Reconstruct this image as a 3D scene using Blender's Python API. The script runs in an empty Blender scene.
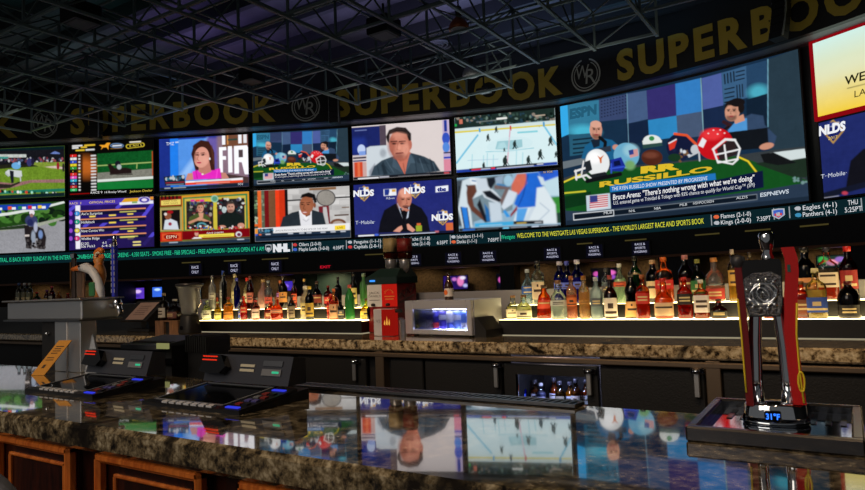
import bpy, math, random
import numpy as np
from mathutils import Vector, Matrix
random.seed(7)
sc = bpy.context.scene
COL = sc.collection
EYE = 1.43                       # eye height, metres above the floor
F_PX = 650.0; PITCH = math.radians(3.4); ROLL = math.radians(2.2)
YAW = math.radians(32.5)
UX, VY = (.8434, -.5373), (.5373, .8434)

# ------------------------------------------------------------------ measuring helpers (photo pixel -> point on a known real plane)
def ray(x, y):
    a, b = x - 432.5, y - 245
    c, s = math.cos(ROLL), math.sin(ROLL)
    u, v = c * a - s * b, s * a + c * b
    dx, dz = u / F_PX, -v / F_PX
    Y = math.cos(PITCH) - dz * math.sin(PITCH); Z = math.sin(PITCH) + dz * math.cos(PITCH)
    return dx * UX[0] + Y * UX[1], dx * VY[0] + Y * VY[1], Z
def at_t(x, y, t):
    d = ray(x, y); k = t / d[1]
    return Vector((d[0] * k, t, d[2] * k + EYE))
def at_z(x, y, z):
    d = ray(x, y); k = (z - EYE) / d[2]
    return Vector((d[0] * k, d[1] * k, z))
def proj(p):
    X = p[0] * UX[0] + p[1] * VY[0]; Y = p[0] * UX[1] + p[1] * VY[1]; Z = p[2] - EYE
    yc = Y * math.cos(PITCH) + Z * math.sin(PITCH); zc = -Y * math.sin(PITCH) + Z * math.cos(PITCH)
    u, v = F_PX * X / yc, -F_PX * zc / yc
    c, s = math.cos(ROLL), math.sin(ROLL)
    return 432.5 + c * u + s * v, 245 - s * u + c * v

# ------------------------------------------------------------------ colour + materials
def lin(c):
    c = np.asarray(c, float) / 255.
    return np.where(c <= .04045, c / 12.92, ((c + .055) / 1.055) ** 2.4)
def L4(c): return tuple(float(v) for v in lin(c)) + (1.0,)
MATS = {}
def nt(name):
    m = bpy.data.materials.new(name); m.use_nodes = True
    n = m.node_tree.nodes; n.clear()
    o = n.new('ShaderNodeOutputMaterial')
    return m, n, m.node_tree.links, o
def pbr(name, col, rough=.5, metal=0, coat=0, bump=0, scale=20, var=0, spec=.5, aniso=0):
    if name in MATS: return MATS[name]
    m, n, l, o = nt(name)
    b = n.new('ShaderNodeBsdfPrincipled'); l.new(b.outputs[0], o.inputs[0])
    b.inputs['Base Color'].default_value = L4(col); b.inputs['Roughness'].default_value = rough
    b.inputs['Metallic'].default_value = metal; b.inputs['Coat Weight'].default_value = coat
    b.inputs['Specular IOR Level'].default_value = spec
    if var or bump:
        tc = n.new('ShaderNodeTexCoord'); no = n.new('ShaderNodeTexNoise'); no.inputs['Scale'].default_value = scale
        no.inputs['Detail'].default_value = 5
        l.new(tc.outputs['Object'], no.inputs['Vector'])
        if var:
            r = n.new('ShaderNodeValToRGB')
            a = lin(col)
            r.color_ramp.elements[0].color = tuple(float(v) for v in a * (1 - var)) + (1,)
            r.color_ramp.elements[1].color = tuple(float(min(1, v)) for v in a * (1 + var)) + (1,)
            r.color_ramp.elements[0].position = .3; r.color_ramp.elements[1].position = .7
            l.new(no.outputs['Fac'], r.inputs['Fac']); l.new(r.outputs['Color'], b.inputs['Base Color'])
        if bump:
            bp = n.new('ShaderNodeBump'); bp.inputs['Strength'].default_value = bump; bp.inputs['Distance'].default_value = .01
            l.new(no.outputs['Fac'], bp.inputs['Height']); l.new(bp.outputs[0], b.inputs['Normal'])
    MATS[name] = m; return m
def emit(name, col, strength=1.0, sample=True):
    if name in MATS: return MATS[name]
    m, n, l, o = nt(name)
    e = n.new('ShaderNodeEmission'); e.inputs[0].default_value = L4(col); e.inputs[1].default_value = strength
    l.new(e.outputs[0], o.inputs[0])
    if not sample: m.cycles.emission_sampling = 'NONE'
    MATS[name] = m; return m
def picture_mat(strength=1.0):
    m, n, l, o = nt('lit_screen_picture')
    at = n.new('ShaderNodeVertexColor'); at.layer_name = 'Col'
    e = n.new('ShaderNodeEmission'); e.inputs[1].default_value = strength
    l.new(at.outputs[0], e.inputs[0]); l.new(e.outputs[0], o.inputs[0])
    return m
def glass(name, tint=(235, 240, 238), frost=0.0):
    if name in MATS: return MATS[name]
    m, n, l, o = nt(name)
    tr = n.new('ShaderNodeBsdfTransparent'); tr.inputs[0].default_value = L4(tint)
    gl = n.new('ShaderNodeBsdfGlossy'); gl.inputs['Roughness'].default_value = .08
    fr = n.new('ShaderNodeFresnel'); fr.inputs[0].default_value = 1.5
    last = tr
    if frost:
        tl = n.new('ShaderNodeBsdfTranslucent'); tl.inputs[0].default_value = L4(tint)
        df = n.new('ShaderNodeBsdfDiffuse'); df.inputs[0].default_value = L4(tint)
        a = n.new('ShaderNodeMixShader'); a.inputs[0].default_value = .35
        l.new(tl.outputs[0], a.inputs[1]); l.new(df.outputs[0], a.inputs[2])
        b = n.new('ShaderNodeMixShader'); b.inputs[0].default_value = frost
        l.new(tr.outputs[0], b.inputs[1]); l.new(a.outputs[0], b.inputs[2]); last = b
    mx = n.new('ShaderNodeMixShader'); l.new(fr.outputs[0], mx.inputs[0])
    l.new(last.outputs[0], mx.inputs[1]); l.new(gl.outputs[0], mx.inputs[2]); l.new(mx.outputs[0], o.inputs[0])
    MATS[name] = m; return m
def granite(name='polished_brown_granite', cs=((16, 17, 19), (70, 62, 48), (120, 106, 80), (206, 194, 164)), dark=(.36, .50)):
    m, n, l, o = nt(name)
    b = n.new('ShaderNodeBsdfPrincipled'); l.new(b.outputs[0], o.inputs[0])
    tc = n.new('ShaderNodeTexCoord')
    n1 = n.new('ShaderNodeTexNoise'); n1.inputs['Scale'].default_value = 34; n1.inputs['Detail'].default_value = 8; n1.inputs['Roughness'].default_value = .7
    n2 = n.new('ShaderNodeTexNoise'); n2.inputs['Scale'].default_value = 5; n2.inputs['Detail'].default_value = 6; n2.inputs['Distortion'].default_value = 1.2
    v = n.new('ShaderNodeTexVoronoi'); v.inputs['Scale'].default_value = 55
    for k in (n1, n2, v): l.new(tc.outputs['Object'], k.inputs['Vector'])
    r1 = n.new('ShaderNodeValToRGB'); e = r1.color_ramp.elements
    e[0].position = .36; e[0].color = L4(cs[0]); e[1].position = .72; e[1].color = L4(cs[3])
    k = e.new(.44); k.color = L4(cs[1]); k = e.new(.53); k.color = L4(cs[2])
    l.new(n1.outputs['Fac'], r1.inputs['Fac'])
    r2 = n.new('ShaderNodeValToRGB'); e = r2.color_ramp.elements
    e[0].position = dark[0]; e[0].color = (0, 0, 0, 1); e[1].position = dark[1]; e[1].color = (1, 1, 1, 1)
    l.new(n2.outputs['Fac'], r2.inputs['Fac'])
    mx = n.new('ShaderNodeMix'); mx.data_type = 'RGBA'; mx.blend_type = 'MIX'
    l.new(r2.outputs['Color'], mx.inputs['Factor'])
    mx.inputs[6].default_value = L4((30, 27, 24)); l.new(r1.outputs['Color'], mx.inputs[7])
    m2 = n.new('ShaderNodeMix'); m2.data_type = 'RGBA'; m2.blend_type = 'MULTIPLY'; m2.inputs['Factor'].default_value = .5
    l.new(mx.outputs[2], m2.inputs[6])
    r3 = n.new('ShaderNodeValToRGB'); r3.color_ramp.elements[0].position = .1; r3.color_ramp.elements[0].color = (.25, .22, .2, 1); r3.color_ramp.elements[1].position = .5
    l.new(v.outputs['Distance'], r3.inputs['Fac']); l.new(r3.outputs['Color'], m2.inputs[7])
    l.new(m2.outputs[2], b.inputs['Base Color'])
    b.inputs['Roughness'].default_value = .06; b.inputs['IOR'].default_value = 1.7
    b.inputs['Coat Weight'].default_value = 1.0; b.inputs['Coat Roughness'].default_value = .02
    return m
def wood(name, c1, c2, rough=.3):
    m, n, l, o = nt(name)
    b = n.new('ShaderNodeBsdfPrincipled'); l.new(b.outputs[0], o.inputs[0])
    tc = n.new('ShaderNodeTexCoord'); mp = n.new('ShaderNodeMapping'); mp.inputs['Scale'].default_value = (9, 9, 1.2)
    no = n.new('ShaderNodeTexNoise'); no.inputs['Scale'].default_value = 4; no.inputs['Detail'].default_value = 8; no.inputs['Distortion'].default_value = 1.5
    l.new(tc.outputs['Object'], mp.inputs[0]); l.new(mp.outputs[0], no.inputs['Vector'])
    r = n.new('ShaderNodeValToRGB'); r.color_ramp.elements[0].position = .35; r.color_ramp.elements[1].position = .68
    r.color_ramp.elements[0].color = L4(c1); r.color_ramp.elements[1].color = L4(c2)
    l.new(no.outputs['Fac'], r.inputs[0]); l.new(r.outputs[0], b.inputs['Base Color'])
    b.inputs['Roughness'].default_value = rough; b.inputs['Coat Weight'].default_value = .4
    MATS[name] = m; return m
def brushed(name, col=(190, 192, 195), rough=.28):
    m, n, l, o = nt(name)
    b = n.new('ShaderNodeBsdfPrincipled'); l.new(b.outputs[0], o.inputs[0])
    b.inputs['Base Color'].default_value = L4(col); b.inputs['Metallic'].default_value = 1; b.inputs['Roughness'].default_value = rough
    tc = n.new('ShaderNodeTexCoord'); mp = n.new('ShaderNodeMapping'); mp.inputs['Scale'].default_value = (2, 2, 220)
    no = n.new('ShaderNodeTexNoise'); no.inputs['Scale'].default_value = 3
    l.new(tc.outputs['Object'], mp.inputs[0]); l.new(mp.outputs[0], no.inputs['Vector'])
    bp = n.new('ShaderNodeBump'); bp.inputs['Strength'].default_value = .12; bp.inputs['Distance'].default_value = .002
    l.new(no.outputs['Fac'], bp.inputs['Height']); l.new(bp.outputs[0], b.inputs['Normal'])
    MATS[name] = m; return m

GRAN = granite(); GRAN_LIT = granite('polished_cream_granite_lit', ((26, 22, 20), (120, 102, 76), (186, 166, 130), (232, 220, 190)), (.33, .44)); STEEL = brushed('brushed_steel', (214, 216, 218), .42); CHROME = pbr('chrome', (225, 228, 232), .06, 1)  # back-bar granite ramp raised: its brighter lighting is put into the colour
DSTEEL = brushed('dark_steel', (120, 122, 126), .35)
COPPER = pbr('warm_metal_rail', (158, 138, 118), .36, .9)
BLACK = pbr('matt_black', (18, 18, 20), .55); GLOSSB = pbr('gloss_black', (10, 10, 12), .12)
VINYL = pbr('black_vinyl', (24, 24, 25), .45, bump=.15, scale=120)
TRUSS = pbr('painted_truss_steel', (98, 114, 116), .4, .3)
CHERRY = wood('cherry_panel', (28, 10, 6), (58, 21, 10)); CHERRY_LIT = wood('cherry_moulding_lit', (186, 88, 30), (232, 130, 52))  # moulding wood is a brightened copy, light from above put into its colour
TANWOOD = wood('tan_wood', (90, 62, 40), (140, 100, 66), .5)
WHITEP = pbr('white_panel', (205, 205, 205), .4); GREYP = pbr('grey_plastic', (150, 152, 156), .4)
RED = pbr('red_enamel', (190, 22, 18), .25, coat=.5); YEL = pbr('yellow_print', (235, 205, 40), .5)
ORANGE = pbr('orange_paint', (210, 110, 40), .4)
PIC = picture_mat(1.0)

# ------------------------------------------------------------------ mesh builder
ORG = {}
class MB:
    def __init__(s): s.v = []; s.f = []; s.m = []; s.sm = []
    def add(s, vs, fs, mat=0, smooth=False):
        k = len(s.v); s.v += [tuple(v) for v in vs]
        for f in fs: s.f.append(tuple(i + k for i in f)); s.m.append(mat); s.sm.append(smooth)
        return s
    def box(s, a, b, mat=0, bev=0):
        x0, y0, z0 = [min(a[i], b[i]) for i in range(3)]; x1, y1, z1 = [max(a[i], b[i]) for i in range(3)]
        e = min(bev, (x1 - x0) * .45, (y1 - y0) * .45, (z1 - z0) * .45)
        if e <= 0:
            return s.add([(x0, y0, z0), (x1, y0, z0), (x1, y1, z0), (x0, y1, z0), (x0, y0, z1), (x1, y0, z1), (x1, y1, z1), (x0, y1, z1)],
                  [(0, 3, 2, 1), (4, 5, 6, 7), (0, 1, 5, 4), (1, 2, 6, 5), (2, 3, 7, 6), (3, 0, 4, 7)], mat)
        def ring(z, i): return [(x0 + i, y0, z), (x1 - i, y0, z), (x1, y0 + i, z), (x1, y1 - i, z), (x1 - i, y1, z), (x0 + i, y1, z), (x0, y1 - i, z), (x0, y0 + i, z)]
        def inner(z): return [(x0 + e, y0 + e, z), (x1 - e, y0 + e, z), (x1 - e, y0 + e, z), (x1 - e, y1 - e, z), (x1 - e, y1 - e, z), (x0 + e, y1 - e, z), (x0 + e, y1 - e, z), (x0 + e, y0 + e, z)]
        R = [inner(z0), ring(z0 + e, e), ring(z1 - e, e), inner(z1)]
        vs = [p for r in R for p in r]; fs = []
        for k in range(3):
            for i in range(8):
                j = (i + 1) % 8; fs.append((k * 8 + i, k * 8 + j, k * 8 + 8 + j, k * 8 + 8 + i))
        fs.append((0, 7, 5, 3, 1)[::1] if 0 else (7, 5, 3, 1)); fs.append((24 + 1, 24 + 3, 24 + 5, 24 + 7))
        return s.add(vs, fs, mat)
    def obox(s, p, ax, ay, az, mat=0):       # box from a corner and three edge vectors
        p, ax, ay, az = map(Vector, (p, ax, ay, az))
        vs = [p, p + ax, p + ax + ay, p + ay]; vs += [v + az for v in vs]
        return s.add(vs, [(0, 3, 2, 1), (4, 5, 6, 7), (0, 1, 5, 4), (1, 2, 6, 5), (2, 3, 7, 6), (3, 0, 4, 7)], mat)
    def bar(s, a, b, w, h=None, mat=0, n=4, smooth=False):
        a, b = Vector(a), Vector(b); h = h or w; d = (b - a).normalized()
        up = Vector((0, 0, 1)) if abs(d.z) < .95 else Vector((0, 1, 0))
        x = d.cross(up).normalized(); y = x.cross(d)
        vs = []
        for q in (a, b):
            for i in range(n):
                t = 2 * math.pi * (i + .5) / n; k = (2 ** .5 if n == 4 else 1)
                vs.append(q + x * math.cos(t) * w / 2 * k + y * math.sin(t) * h / 2 * k)
        fs = [(i, (i + 1) % n, n + (i + 1) % n, n + i) for i in range(n)] + [tuple(range(n))[::-1], tuple(range(n, 2 * n))]
        return s.add(vs, fs, mat, smooth)
    def tube(s, pts, r, n=8, mat=0, closed=False):
        pts = [Vector(p) for p in pts]; R = r if hasattr(r, '__len__') else [r] * len(pts); vs = []; fs = []
        ref = Vector((0, 0, 1))
        for i, p in enumerate(pts):
            d = (pts[min(i + 1, len(pts) - 1)] - pts[max(i - 1, 0)]) if not closed else pts[(i + 1) % len(pts)] - pts[i - 1]
            d.normalize()
            x = d.cross(ref if abs(d.dot(ref)) < .95 else Vector((0, 1, 0))).normalized(); y = x.cross(d)
            vs += [p + (x * math.cos(2 * math.pi * k / n) + y * math.sin(2 * math.pi * k / n)) * R[i] for k in range(n)]
        for i in range(len(pts) if closed else len(pts) - 1):
            j = (i + 1) % len(pts)
            fs += [(i * n + k, i * n + (k + 1) % n, j * n + (k + 1) % n, j * n + k) for k in range(n)]
        if not closed: fs += [tuple(range(n))[::-1], tuple(range((len(pts) - 1) * n, len(pts) * n))]
        return s.add(vs, fs, mat, True)
    def lathe(s, prof, c=(0, 0, 0), n=20, sq=2.0, ry=1.0, mat=0, smooth=True):
        vs = []; fs = []; c = Vector(c)
        for r, z in prof:
            for k in range(n):
                t = 2 * math.pi * (k + .5) / n; a, b = math.cos(t), math.sin(t)
                q = (abs(a) ** sq + abs(b) ** sq) ** (-1 / sq)
                vs.append(c + Vector((a * q * r, b * q * r * ry, z)))
        m = len(prof)
        for i in range(m - 1):
            fs += [(i * n + k, i * n + (k + 1) % n, (i + 1) * n + (k + 1) % n, (i + 1) * n + k) for k in range(n)]
        if prof[0][0] > 1e-5: fs.append(tuple(range(n))[::-1])
        if prof[-1][0] > 1e-5: fs.append(tuple(range((m - 1) * n, m * n)))
        return s.add(vs, fs, mat, smooth)
    def prism(s, poly, d, mat=0):            # poly: list of 3D points, d: extrusion
        d = Vector(d); a = [Vector(p) for p in poly]; n = len(a)
        return s.add(a + [p + d for p in a], [tuple(range(n))[::-1], tuple(range(n, 2 * n))] + [(i, (i + 1) % n, n + (i + 1) % n, n + i) for i in range(n)], mat)
    def text(s, body, o, ex, ey, h, w=None, bold=0, mat=0, depth=0, center=False):
        V, T, W = glyphs(body, bold); o, ex, ey = Vector(o), Vector(ex).normalized(), Vector(ey).normalized()
        kx = (w / W) if w else h; k0 = -W / 2 * kx if center else 0
        vs = [o + ex * (x * kx + k0) + ey * (y * h) for x, y in V]
        if depth:
            nrm = ex.cross(ey); nn = len(vs)
            s.add([v + nrm * depth for v in vs], T, mat)
        else: s.add(vs, T, mat)
        return s
    def build(s, name, mats, parent=None, local=False, loc=None):
        me = bpy.data.meshes.new(name)
        mats = mats if isinstance(mats, (list, tuple)) else [mats]
        if parent is not None: off = ORG.get(parent.name, Vector((0, 0, 0))) if not local else Vector((0, 0, 0))
        elif loc is not None: off = Vector(loc)
        else:
            A = np.array(s.v); off = Vector(((A[:, 0].min() + A[:, 0].max()) / 2, (A[:, 1].min() + A[:, 1].max()) / 2, A[:, 2].min()))
        if local: off = Vector((0, 0, 0))
        me.from_pydata([tuple(Vector(v) - off) for v in s.v], [], s.f)
        for m in mats: me.materials.append(m)
        me.polygons.foreach_set('material_index', s.m); me.polygons.foreach_set('use_smooth', s.sm)
        me.validate(); me.update()
        o = bpy.data.objects.new(name, me); COL.objects.link(o)
        if parent is not None: o.parent = parent
        elif not local: o.location = off
        ORG[o.name] = off
        return o
def empty(name, loc, label, cat, group=None, rz=0):
    o = bpy.data.objects.new(name, None); COL.objects.link(o); o.location = loc; o.rotation_euler = (0, 0, rz)
    o.empty_display_size = .05
    ORG[o.name] = Vector(loc)
    return tag(o, label, cat, group)
def tag(o, label, cat, group=None):
    o['label'] = label; o['category'] = cat
    if group: o['group'] = group
    return o
def struct(o): o['kind'] = 'structure'; return o

_G = {}
def glyphs(body, bold=0, res=3):
    k = (body, bold)
    if k in _G: return _G[k]
    cu = bpy.data.curves.new('t', 'FONT'); cu.body = body; cu.size = 1; cu.offset = bold; cu.resolution_u = res
    o = bpy.data.objects.new('t', cu); COL.objects.link(o)
    dg = bpy.context.evaluated_depsgraph_get(); me = bpy.data.meshes.new_from_object(o.evaluated_get(dg))
    V = np.array([v.co[:2] for v in me.vertices]); T = [tuple(p.vertices) for p in me.polygons]
    bpy.data.objects.remove(o); bpy.data.curves.remove(cu); bpy.data.meshes.remove(me)
    if len(V) == 0: V = np.zeros((1, 2)); T = []
    V = V - np.array([V[:, 0].min(), 0]); cap = .72
    V = V / cap
    _G[k] = (V, T, float(V[:, 0].max())); return _G[k]
ORD = ['first', 'second', 'third', 'fourth', 'fifth', 'sixth', 'seventh', 'eighth', 'ninth', 'tenth', 'eleventh', 'twelfth', 'thirteenth', 'fourteenth', 'fifteenth', 'sixteenth', 'seventeenth', 'eighteenth', 'nineteenth', 'twentieth', 'twenty-first', 'twenty-second', 'twenty-third', 'twenty-fourth', 'twenty-fifth', 'twenty-sixth']
# ------------------------------------------------------------------ pictures shown on the lit screens (painted as coloured grids)
class Pic:
    def __init__(s, w, h, tl, tr, br, bl, seed=1):
        s.w, s.h = w, h; s.C = [np.array(q, float) for q in (tl, tr, br, bl)]
        u, v = np.meshgrid(np.linspace(0, 1, w), np.linspace(0, 1, h)); s.u, s.v = u, v
        P = s.fwd(u, v); s.X, s.Y = P[..., 0], P[..., 1]
        s.px = np.hypot(*(s.C[1] - s.C[0])) / w
        s.c = np.zeros((h, w, 3)); s.t = []; s.rg = np.random.RandomState(seed)
    def fwd(s, u, v):
        u = np.asarray(u)[..., None]; v = np.asarray(v)[..., None]; a, b, c, d = s.C
        return a * (1 - u) * (1 - v) + b * u * (1 - v) + c * u * v + d * (1 - u) * v
    def inv(s, P):
        P = np.asarray(P, float); u = np.full(P.shape[:-1], .5); v = u.copy(); a, b, c, d = s.C
        for _ in range(6):
            r = s.fwd(u, v) - P
            du = (b - a) * (1 - v)[..., None] + (c - d) * v[..., None]; dv = (d - a) * (1 - u)[..., None] + (c - b) * u[..., None]
            det = du[..., 0] * dv[..., 1] - du[..., 1] * dv[..., 0]
            u = u - (r[..., 0] * dv[..., 1] - r[..., 1] * dv[..., 0]) / det; v = v - (du[..., 0] * r[..., 1] - du[..., 1] * r[..., 0]) / det
        return u, v
    def put(s, m, col):
        col = lin(col); s.c = s.c * (1 - m[..., None]) + col * m[..., None]; return s
    def bg(s, a, b=None):
        s.c[:] = lin(a) if b is None else lin(a) * (1 - s.v[..., None]) + lin(b) * s.v[..., None]; return s
    def R(s, x0, y0, x1, y1, col, soft=0, al=1):
        u, v = s.inv(np.array([[x0, y0], [x1, y1]])); e = .7 / s.w + soft / (s.px * s.w); g = .7 / s.h + soft / (s.px * s.h)
        k = lambda q, a, b, e: np.clip((q - a) / e + .5, 0, 1) * np.clip((b - q) / e + .5, 0, 1)
        return s.put(k(s.u, min(u), max(u), e) * k(s.v, min(v), max(v), g) * al, col)
    def P(s, pts, col, soft=0, al=1):
        p = np.array(pts, float); ins = np.zeros(s.X.shape, bool); D = np.full(s.X.shape, 1e9)
        for a, b in zip(p, np.roll(p, -1, 0)):
            if a[1] != b[1]:
                xi = a[0] + (s.Y - a[1]) / (b[1] - a[1]) * (b[0] - a[0]); ins ^= ((a[1] > s.Y) != (b[1] > s.Y)) & (s.X < xi)
            d = b - a; t = np.clip(((s.X - a[0]) * d[0] + (s.Y - a[1]) * d[1]) / max(d @ d, 1e-9), 0, 1)
            D = np.minimum(D, np.hypot(s.X - a[0] - t * d[0], s.Y - a[1] - t * d[1]))
        sd = np.where(ins, D, -D)
        return s.put(np.clip(sd / (s.px * .8 + soft) + .5, 0, 1) * al, col)
    def E(s, x, y, rx, ry, col, rot=0, soft=0, al=1):
        a = math.radians(rot); dx, dy = s.X - x, s.Y - y
        q = np.hypot((dx * math.cos(a) + dy * math.sin(a)) / rx, (-dx * math.sin(a) + dy * math.cos(a)) / ry)
        return s.put(np.clip((1 - q) * min(rx, ry) / (s.px * .8 + soft) + .5, 0, 1) * al, col)
    def L(s, pts, w, col, al=1):
        D = np.full(s.X.shape, 1e9)
        for a, b in zip(pts[:-1], pts[1:]):
            a, b = np.array(a, float), np.array(b, float); d = b - a
            t = np.clip(((s.X - a[0]) * d[0] + (s.Y - a[1]) * d[1]) / max(d @ d, 1e-9), 0, 1)
            D = np.minimum(D, np.hypot(s.X - a[0] - t * d[0], s.Y - a[1] - t * d[1]))
        return s.put(np.clip((w / 2 - D) / (s.px * .8) + .5, 0, 1) * al, col)
    def spk(s, x0, y0, x1, y1, n, cols, r0, r1, ar=1):
        for _ in range(n):
            s.E(s.rg.uniform(x0, x1), s.rg.uniform(y0, y1), s.rg.uniform(r0, r1) * ar, s.rg.uniform(r0, r1), cols[s.rg.randint(len(cols))], soft=1)
        return s
    def noise(s, x0, y0, x1, y1, amt, k=3):
        u, v = s.inv(np.array([[x0, y0], [x1, y1]])); m = (s.u >= u[0]) & (s.u <= u[1]) & (s.v >= v[0]) & (s.v <= v[1])
        n = s.rg.rand(s.h // k + 2, s.w // k + 2).repeat(k, 0).repeat(k, 1)[:s.h, :s.w] * .6 + s.rg.rand(s.h, s.w) * .4
        s.c = np.where(m[..., None], np.clip(s.c * (1 + amt * (n[..., None] - .5) * 2), 0, 1.2), s.c); return s
    def T(s, body, x, y, h, col, w=None, x2=None, y2=None, bold=.0):
        V, T, W = glyphs(body, bold)
        x2 = x + 10 if x2 is None else x2
        if y2 is None:
            u, v = s.inv(np.array([x, y])); q = s.fwd(np.clip(u + .01, 0, 2), v) - s.fwd(u, v); y2 = y + q[1] / q[0] * (x2 - x)
        d = np.array([x2 - x, y2 - y], float); d /= np.hypot(*d); up = np.array([0.02, -1.])
        k = (w / W) if w else h
        s.t.append((np.array([x, y]) + V[:, :1] * k * d + V[:, 1:] * h * up, T, lin(col))); return s
    def face(s, x, y, rx, ry, skin, hair, rot=0, look=0, beard=None, bald=False, long=False):
        sk = np.array(skin, float)
        if not bald: s.E(x - look * .1 * rx, y - ry * .25, rx * 1.12, ry * .98, hair, rot)
        s.E(x, y, rx, ry, sk, rot); s.E(x + look * rx * .2, y + ry * .35, rx * .85, ry * .68, sk, rot)
        s.E(x - (look or 1) * rx * .55, y + ry * .1, rx * .35, ry * .7, sk * .8, rot, soft=rx * .3, al=.7)
        if beard is not None: s.E(x + look * rx * .25, y + ry * .62, rx * .68, ry * .4, beard, soft=rx * .2, al=.8); s.E(x + look * rx * .25, y + ry * .3, rx * .6, ry * .22, sk, soft=rx * .15)
        for k in (-1, 1):
            ex = x + look * rx * .28 + k * rx * .38
            s.L([(ex - rx * .2, y - ry * .2), (ex + rx * .2, y - ry * .22)], ry * .09, np.array(hair) * .7 + 8, .8)
            s.E(ex, y - ry * .07, rx * .16, ry * .07, (40, 25, 22), soft=.3)
        s.L([(x + look * rx * .35, y - ry * .05), (x + look * rx * .5, y + ry * .25), (x + look * rx * .2, y + ry * .28)], rx * .12, sk * .72, .8)
        s.E(x + look * rx * .28, y + ry * .52, rx * .34, ry * .09, (150, 70, 70), soft=.5)
        if not bald: s.P([(x - rx * 1.02, y - ry * .25), (x - rx * .9, y - ry * .95), (x, y - ry * 1.2), (x + rx * .9, y - ry * .95), (x + rx * 1.02, y - ry * .3), (x + rx * .7, y - ry * .66), (x - rx * .6, y - ry * .62)], hair, soft=rx * .15)
        return s
    def mesh(s, name, surf, parent):           # surf(u, v, off) -> world point
        h, w = s.h, s.w
        sm = lambda k: sum(np.roll(np.roll(np.kron(s.rg.rand(s.h // k + 2, s.w // k + 2), np.ones((k, k)))[:s.h, :s.w], a, 0), b, 1) for a in range(0, k, max(1, k // 3)) for b in range(0, k, max(1, k // 3))) / (len(range(0, k, max(1, k // 3))) ** 2) - .5
        g_ = getattr(s, 'grain', 1.0); lm = s.c.mean(2); s.c = s.c * (1 + g_ * np.clip(1.1 - 1.6 * lm, .08, 1) * (.4 * sm(18) + .25 * sm(6) + .16 * sm(3)))[..., None]; s.c = np.clip(s.c, 0, 1.1) ** 1.1 * 1.1
        for _ in range(getattr(s, 'blur', 1)):
            q = np.pad(s.c, ((1, 1), (1, 1), (0, 0)), 'edge'); s.c = (q[:-2, 1:-1] + q[2:, 1:-1] + q[1:-1, :-2] + q[1:-1, 2:] + 3 * q[1:-1, 1:-1]) / 7
        P = surf(s.u.ravel(), s.v.ravel(), .004)
        V = [P]; Cc = [s.c.reshape(-1, 3)]
        i = (np.arange(h - 1)[:, None] * w + np.arange(w - 1)[None]).ravel()
        faces = [np.stack([i, i + w, i + w + 1, i + 1], 1)]; n = h * w; tri = []
        for j, (xy, T, col) in enumerate(s.t):
            u, v = s.inv(xy); V.append(surf(u, v, .012 + .0006 * j)); Cc.append(np.tile(col, (len(xy), 1)))
            tri += [tuple(k + n for k in f) for f in T]; n += len(xy)
        V = np.concatenate(V) - np.array(ORG[parent.name]); Cc = np.concatenate(Cc)
        me = bpy.data.meshes.new(name); me.from_pydata(V.tolist(), [], faces[0].tolist() + tri)
        at = me.color_attributes.new('Col', 'FLOAT_COLOR', 'POINT')
        at.data.foreach_set('color', np.concatenate([Cc, np.ones((len(Cc), 1))], 1).astype(np.float32).ravel())
        me.materials.append(PIC); me.update()
        o = bpy.data.objects.new(name, me); COL.objects.link(o); o.parent = parent; ORG[o.name] = ORG[parent.name]
        return o
def text_strip(name, items, parent, surf2):    # items: (verts2d (len,2), faces, colour) -> one coloured mesh
    pass

SK = (205, 150, 125)
def pic_track():
    p = Pic(200, 112, (-180, 105), (530, 55), (530, 425), (-180, 478), 3); p.bg((110, 140, 45))
    p.R(-180, 105, 530, 88, (12, 34, 38)); p.P([(-180, 120), (530, 80), (530, 190), (-180, 250)], (28, 28, 34))
    p.spk(-170, 150, 530, 185, 90, [(150, 80, 90), (60, 60, 80), (190, 190, 190), (30, 30, 40), (120, 50, 60), (80, 90, 120)], 6, 12)
    p.P([(-180, 140), (210, 128), (210, 150), (-180, 168)], (190, 195, 190)); p.P([(-180, 155), (60, 150), (60, 165), (-180, 172)], (70, 150, 140))
    p.P([(410, 118), (450, 98), (490, 110), (490, 118)], (110, 130, 190)); p.P([(-180, 225), (90, 205), (340, 200), (530, 180), (530, 185), (300, 215), (60, 235), (-180, 260)], (40, 40, 30))
    p.P([(270, 185), (530, 175), (530, 210), (430, 235), (250, 200)], (130, 150, 60)); p.P([(360, 215), (460, 205), (530, 215), (530, 228), (420, 222)], (205, 185, 175))
    p.P([(-180, 330), (100, 345), (250, 315), (530, 300), (530, 325), (250, 335), (100, 375), (-180, 420)], (150, 110, 110)); p.P([(-180, 345), (80, 355), (150, 330), (160, 340), (70, 380), (-180, 395)], (50, 45, 40))
    p.noise(-180, 90, 530, 400, .25)
    p.E(475, 205, 12, 28, (150, 40, 50)); p.E(520, 215, 10, 32, (50, 40, 45)); p.E(235, 185, 22, 30, (60, 60, 110)); p.E(265, 180, 14, 26, (40, 36, 60))
    p.P([(32, 265), (60, 245), (170, 250), (175, 290), (150, 300), (60, 290)], (200, 205, 205)); p.P([(70, 250), (105, 255), (105, 340), (85, 345), (75, 300)], (30, 34, 44))
    p.E(125, 215, 38, 25, (110, 170, 215)); p.E(150, 195, 12, 14, (150, 190, 225)); p.L([(160, 290), (162, 325)], 10, (190, 190, 190)); p.L([(40, 275), (60, 290)], 14, (180, 185, 185))
    p.R(-180, 420, 530, 388, (35, 120, 100)); p.spk(-170, 408, 525, 405, 34, [(230, 230, 230), (200, 70, 50), (20, 60, 50), (170, 220, 200), (20, 40, 40)], 7, 12)
    p.R(-180, 450, 530, 425, (20, 40, 44)); return p
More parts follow.
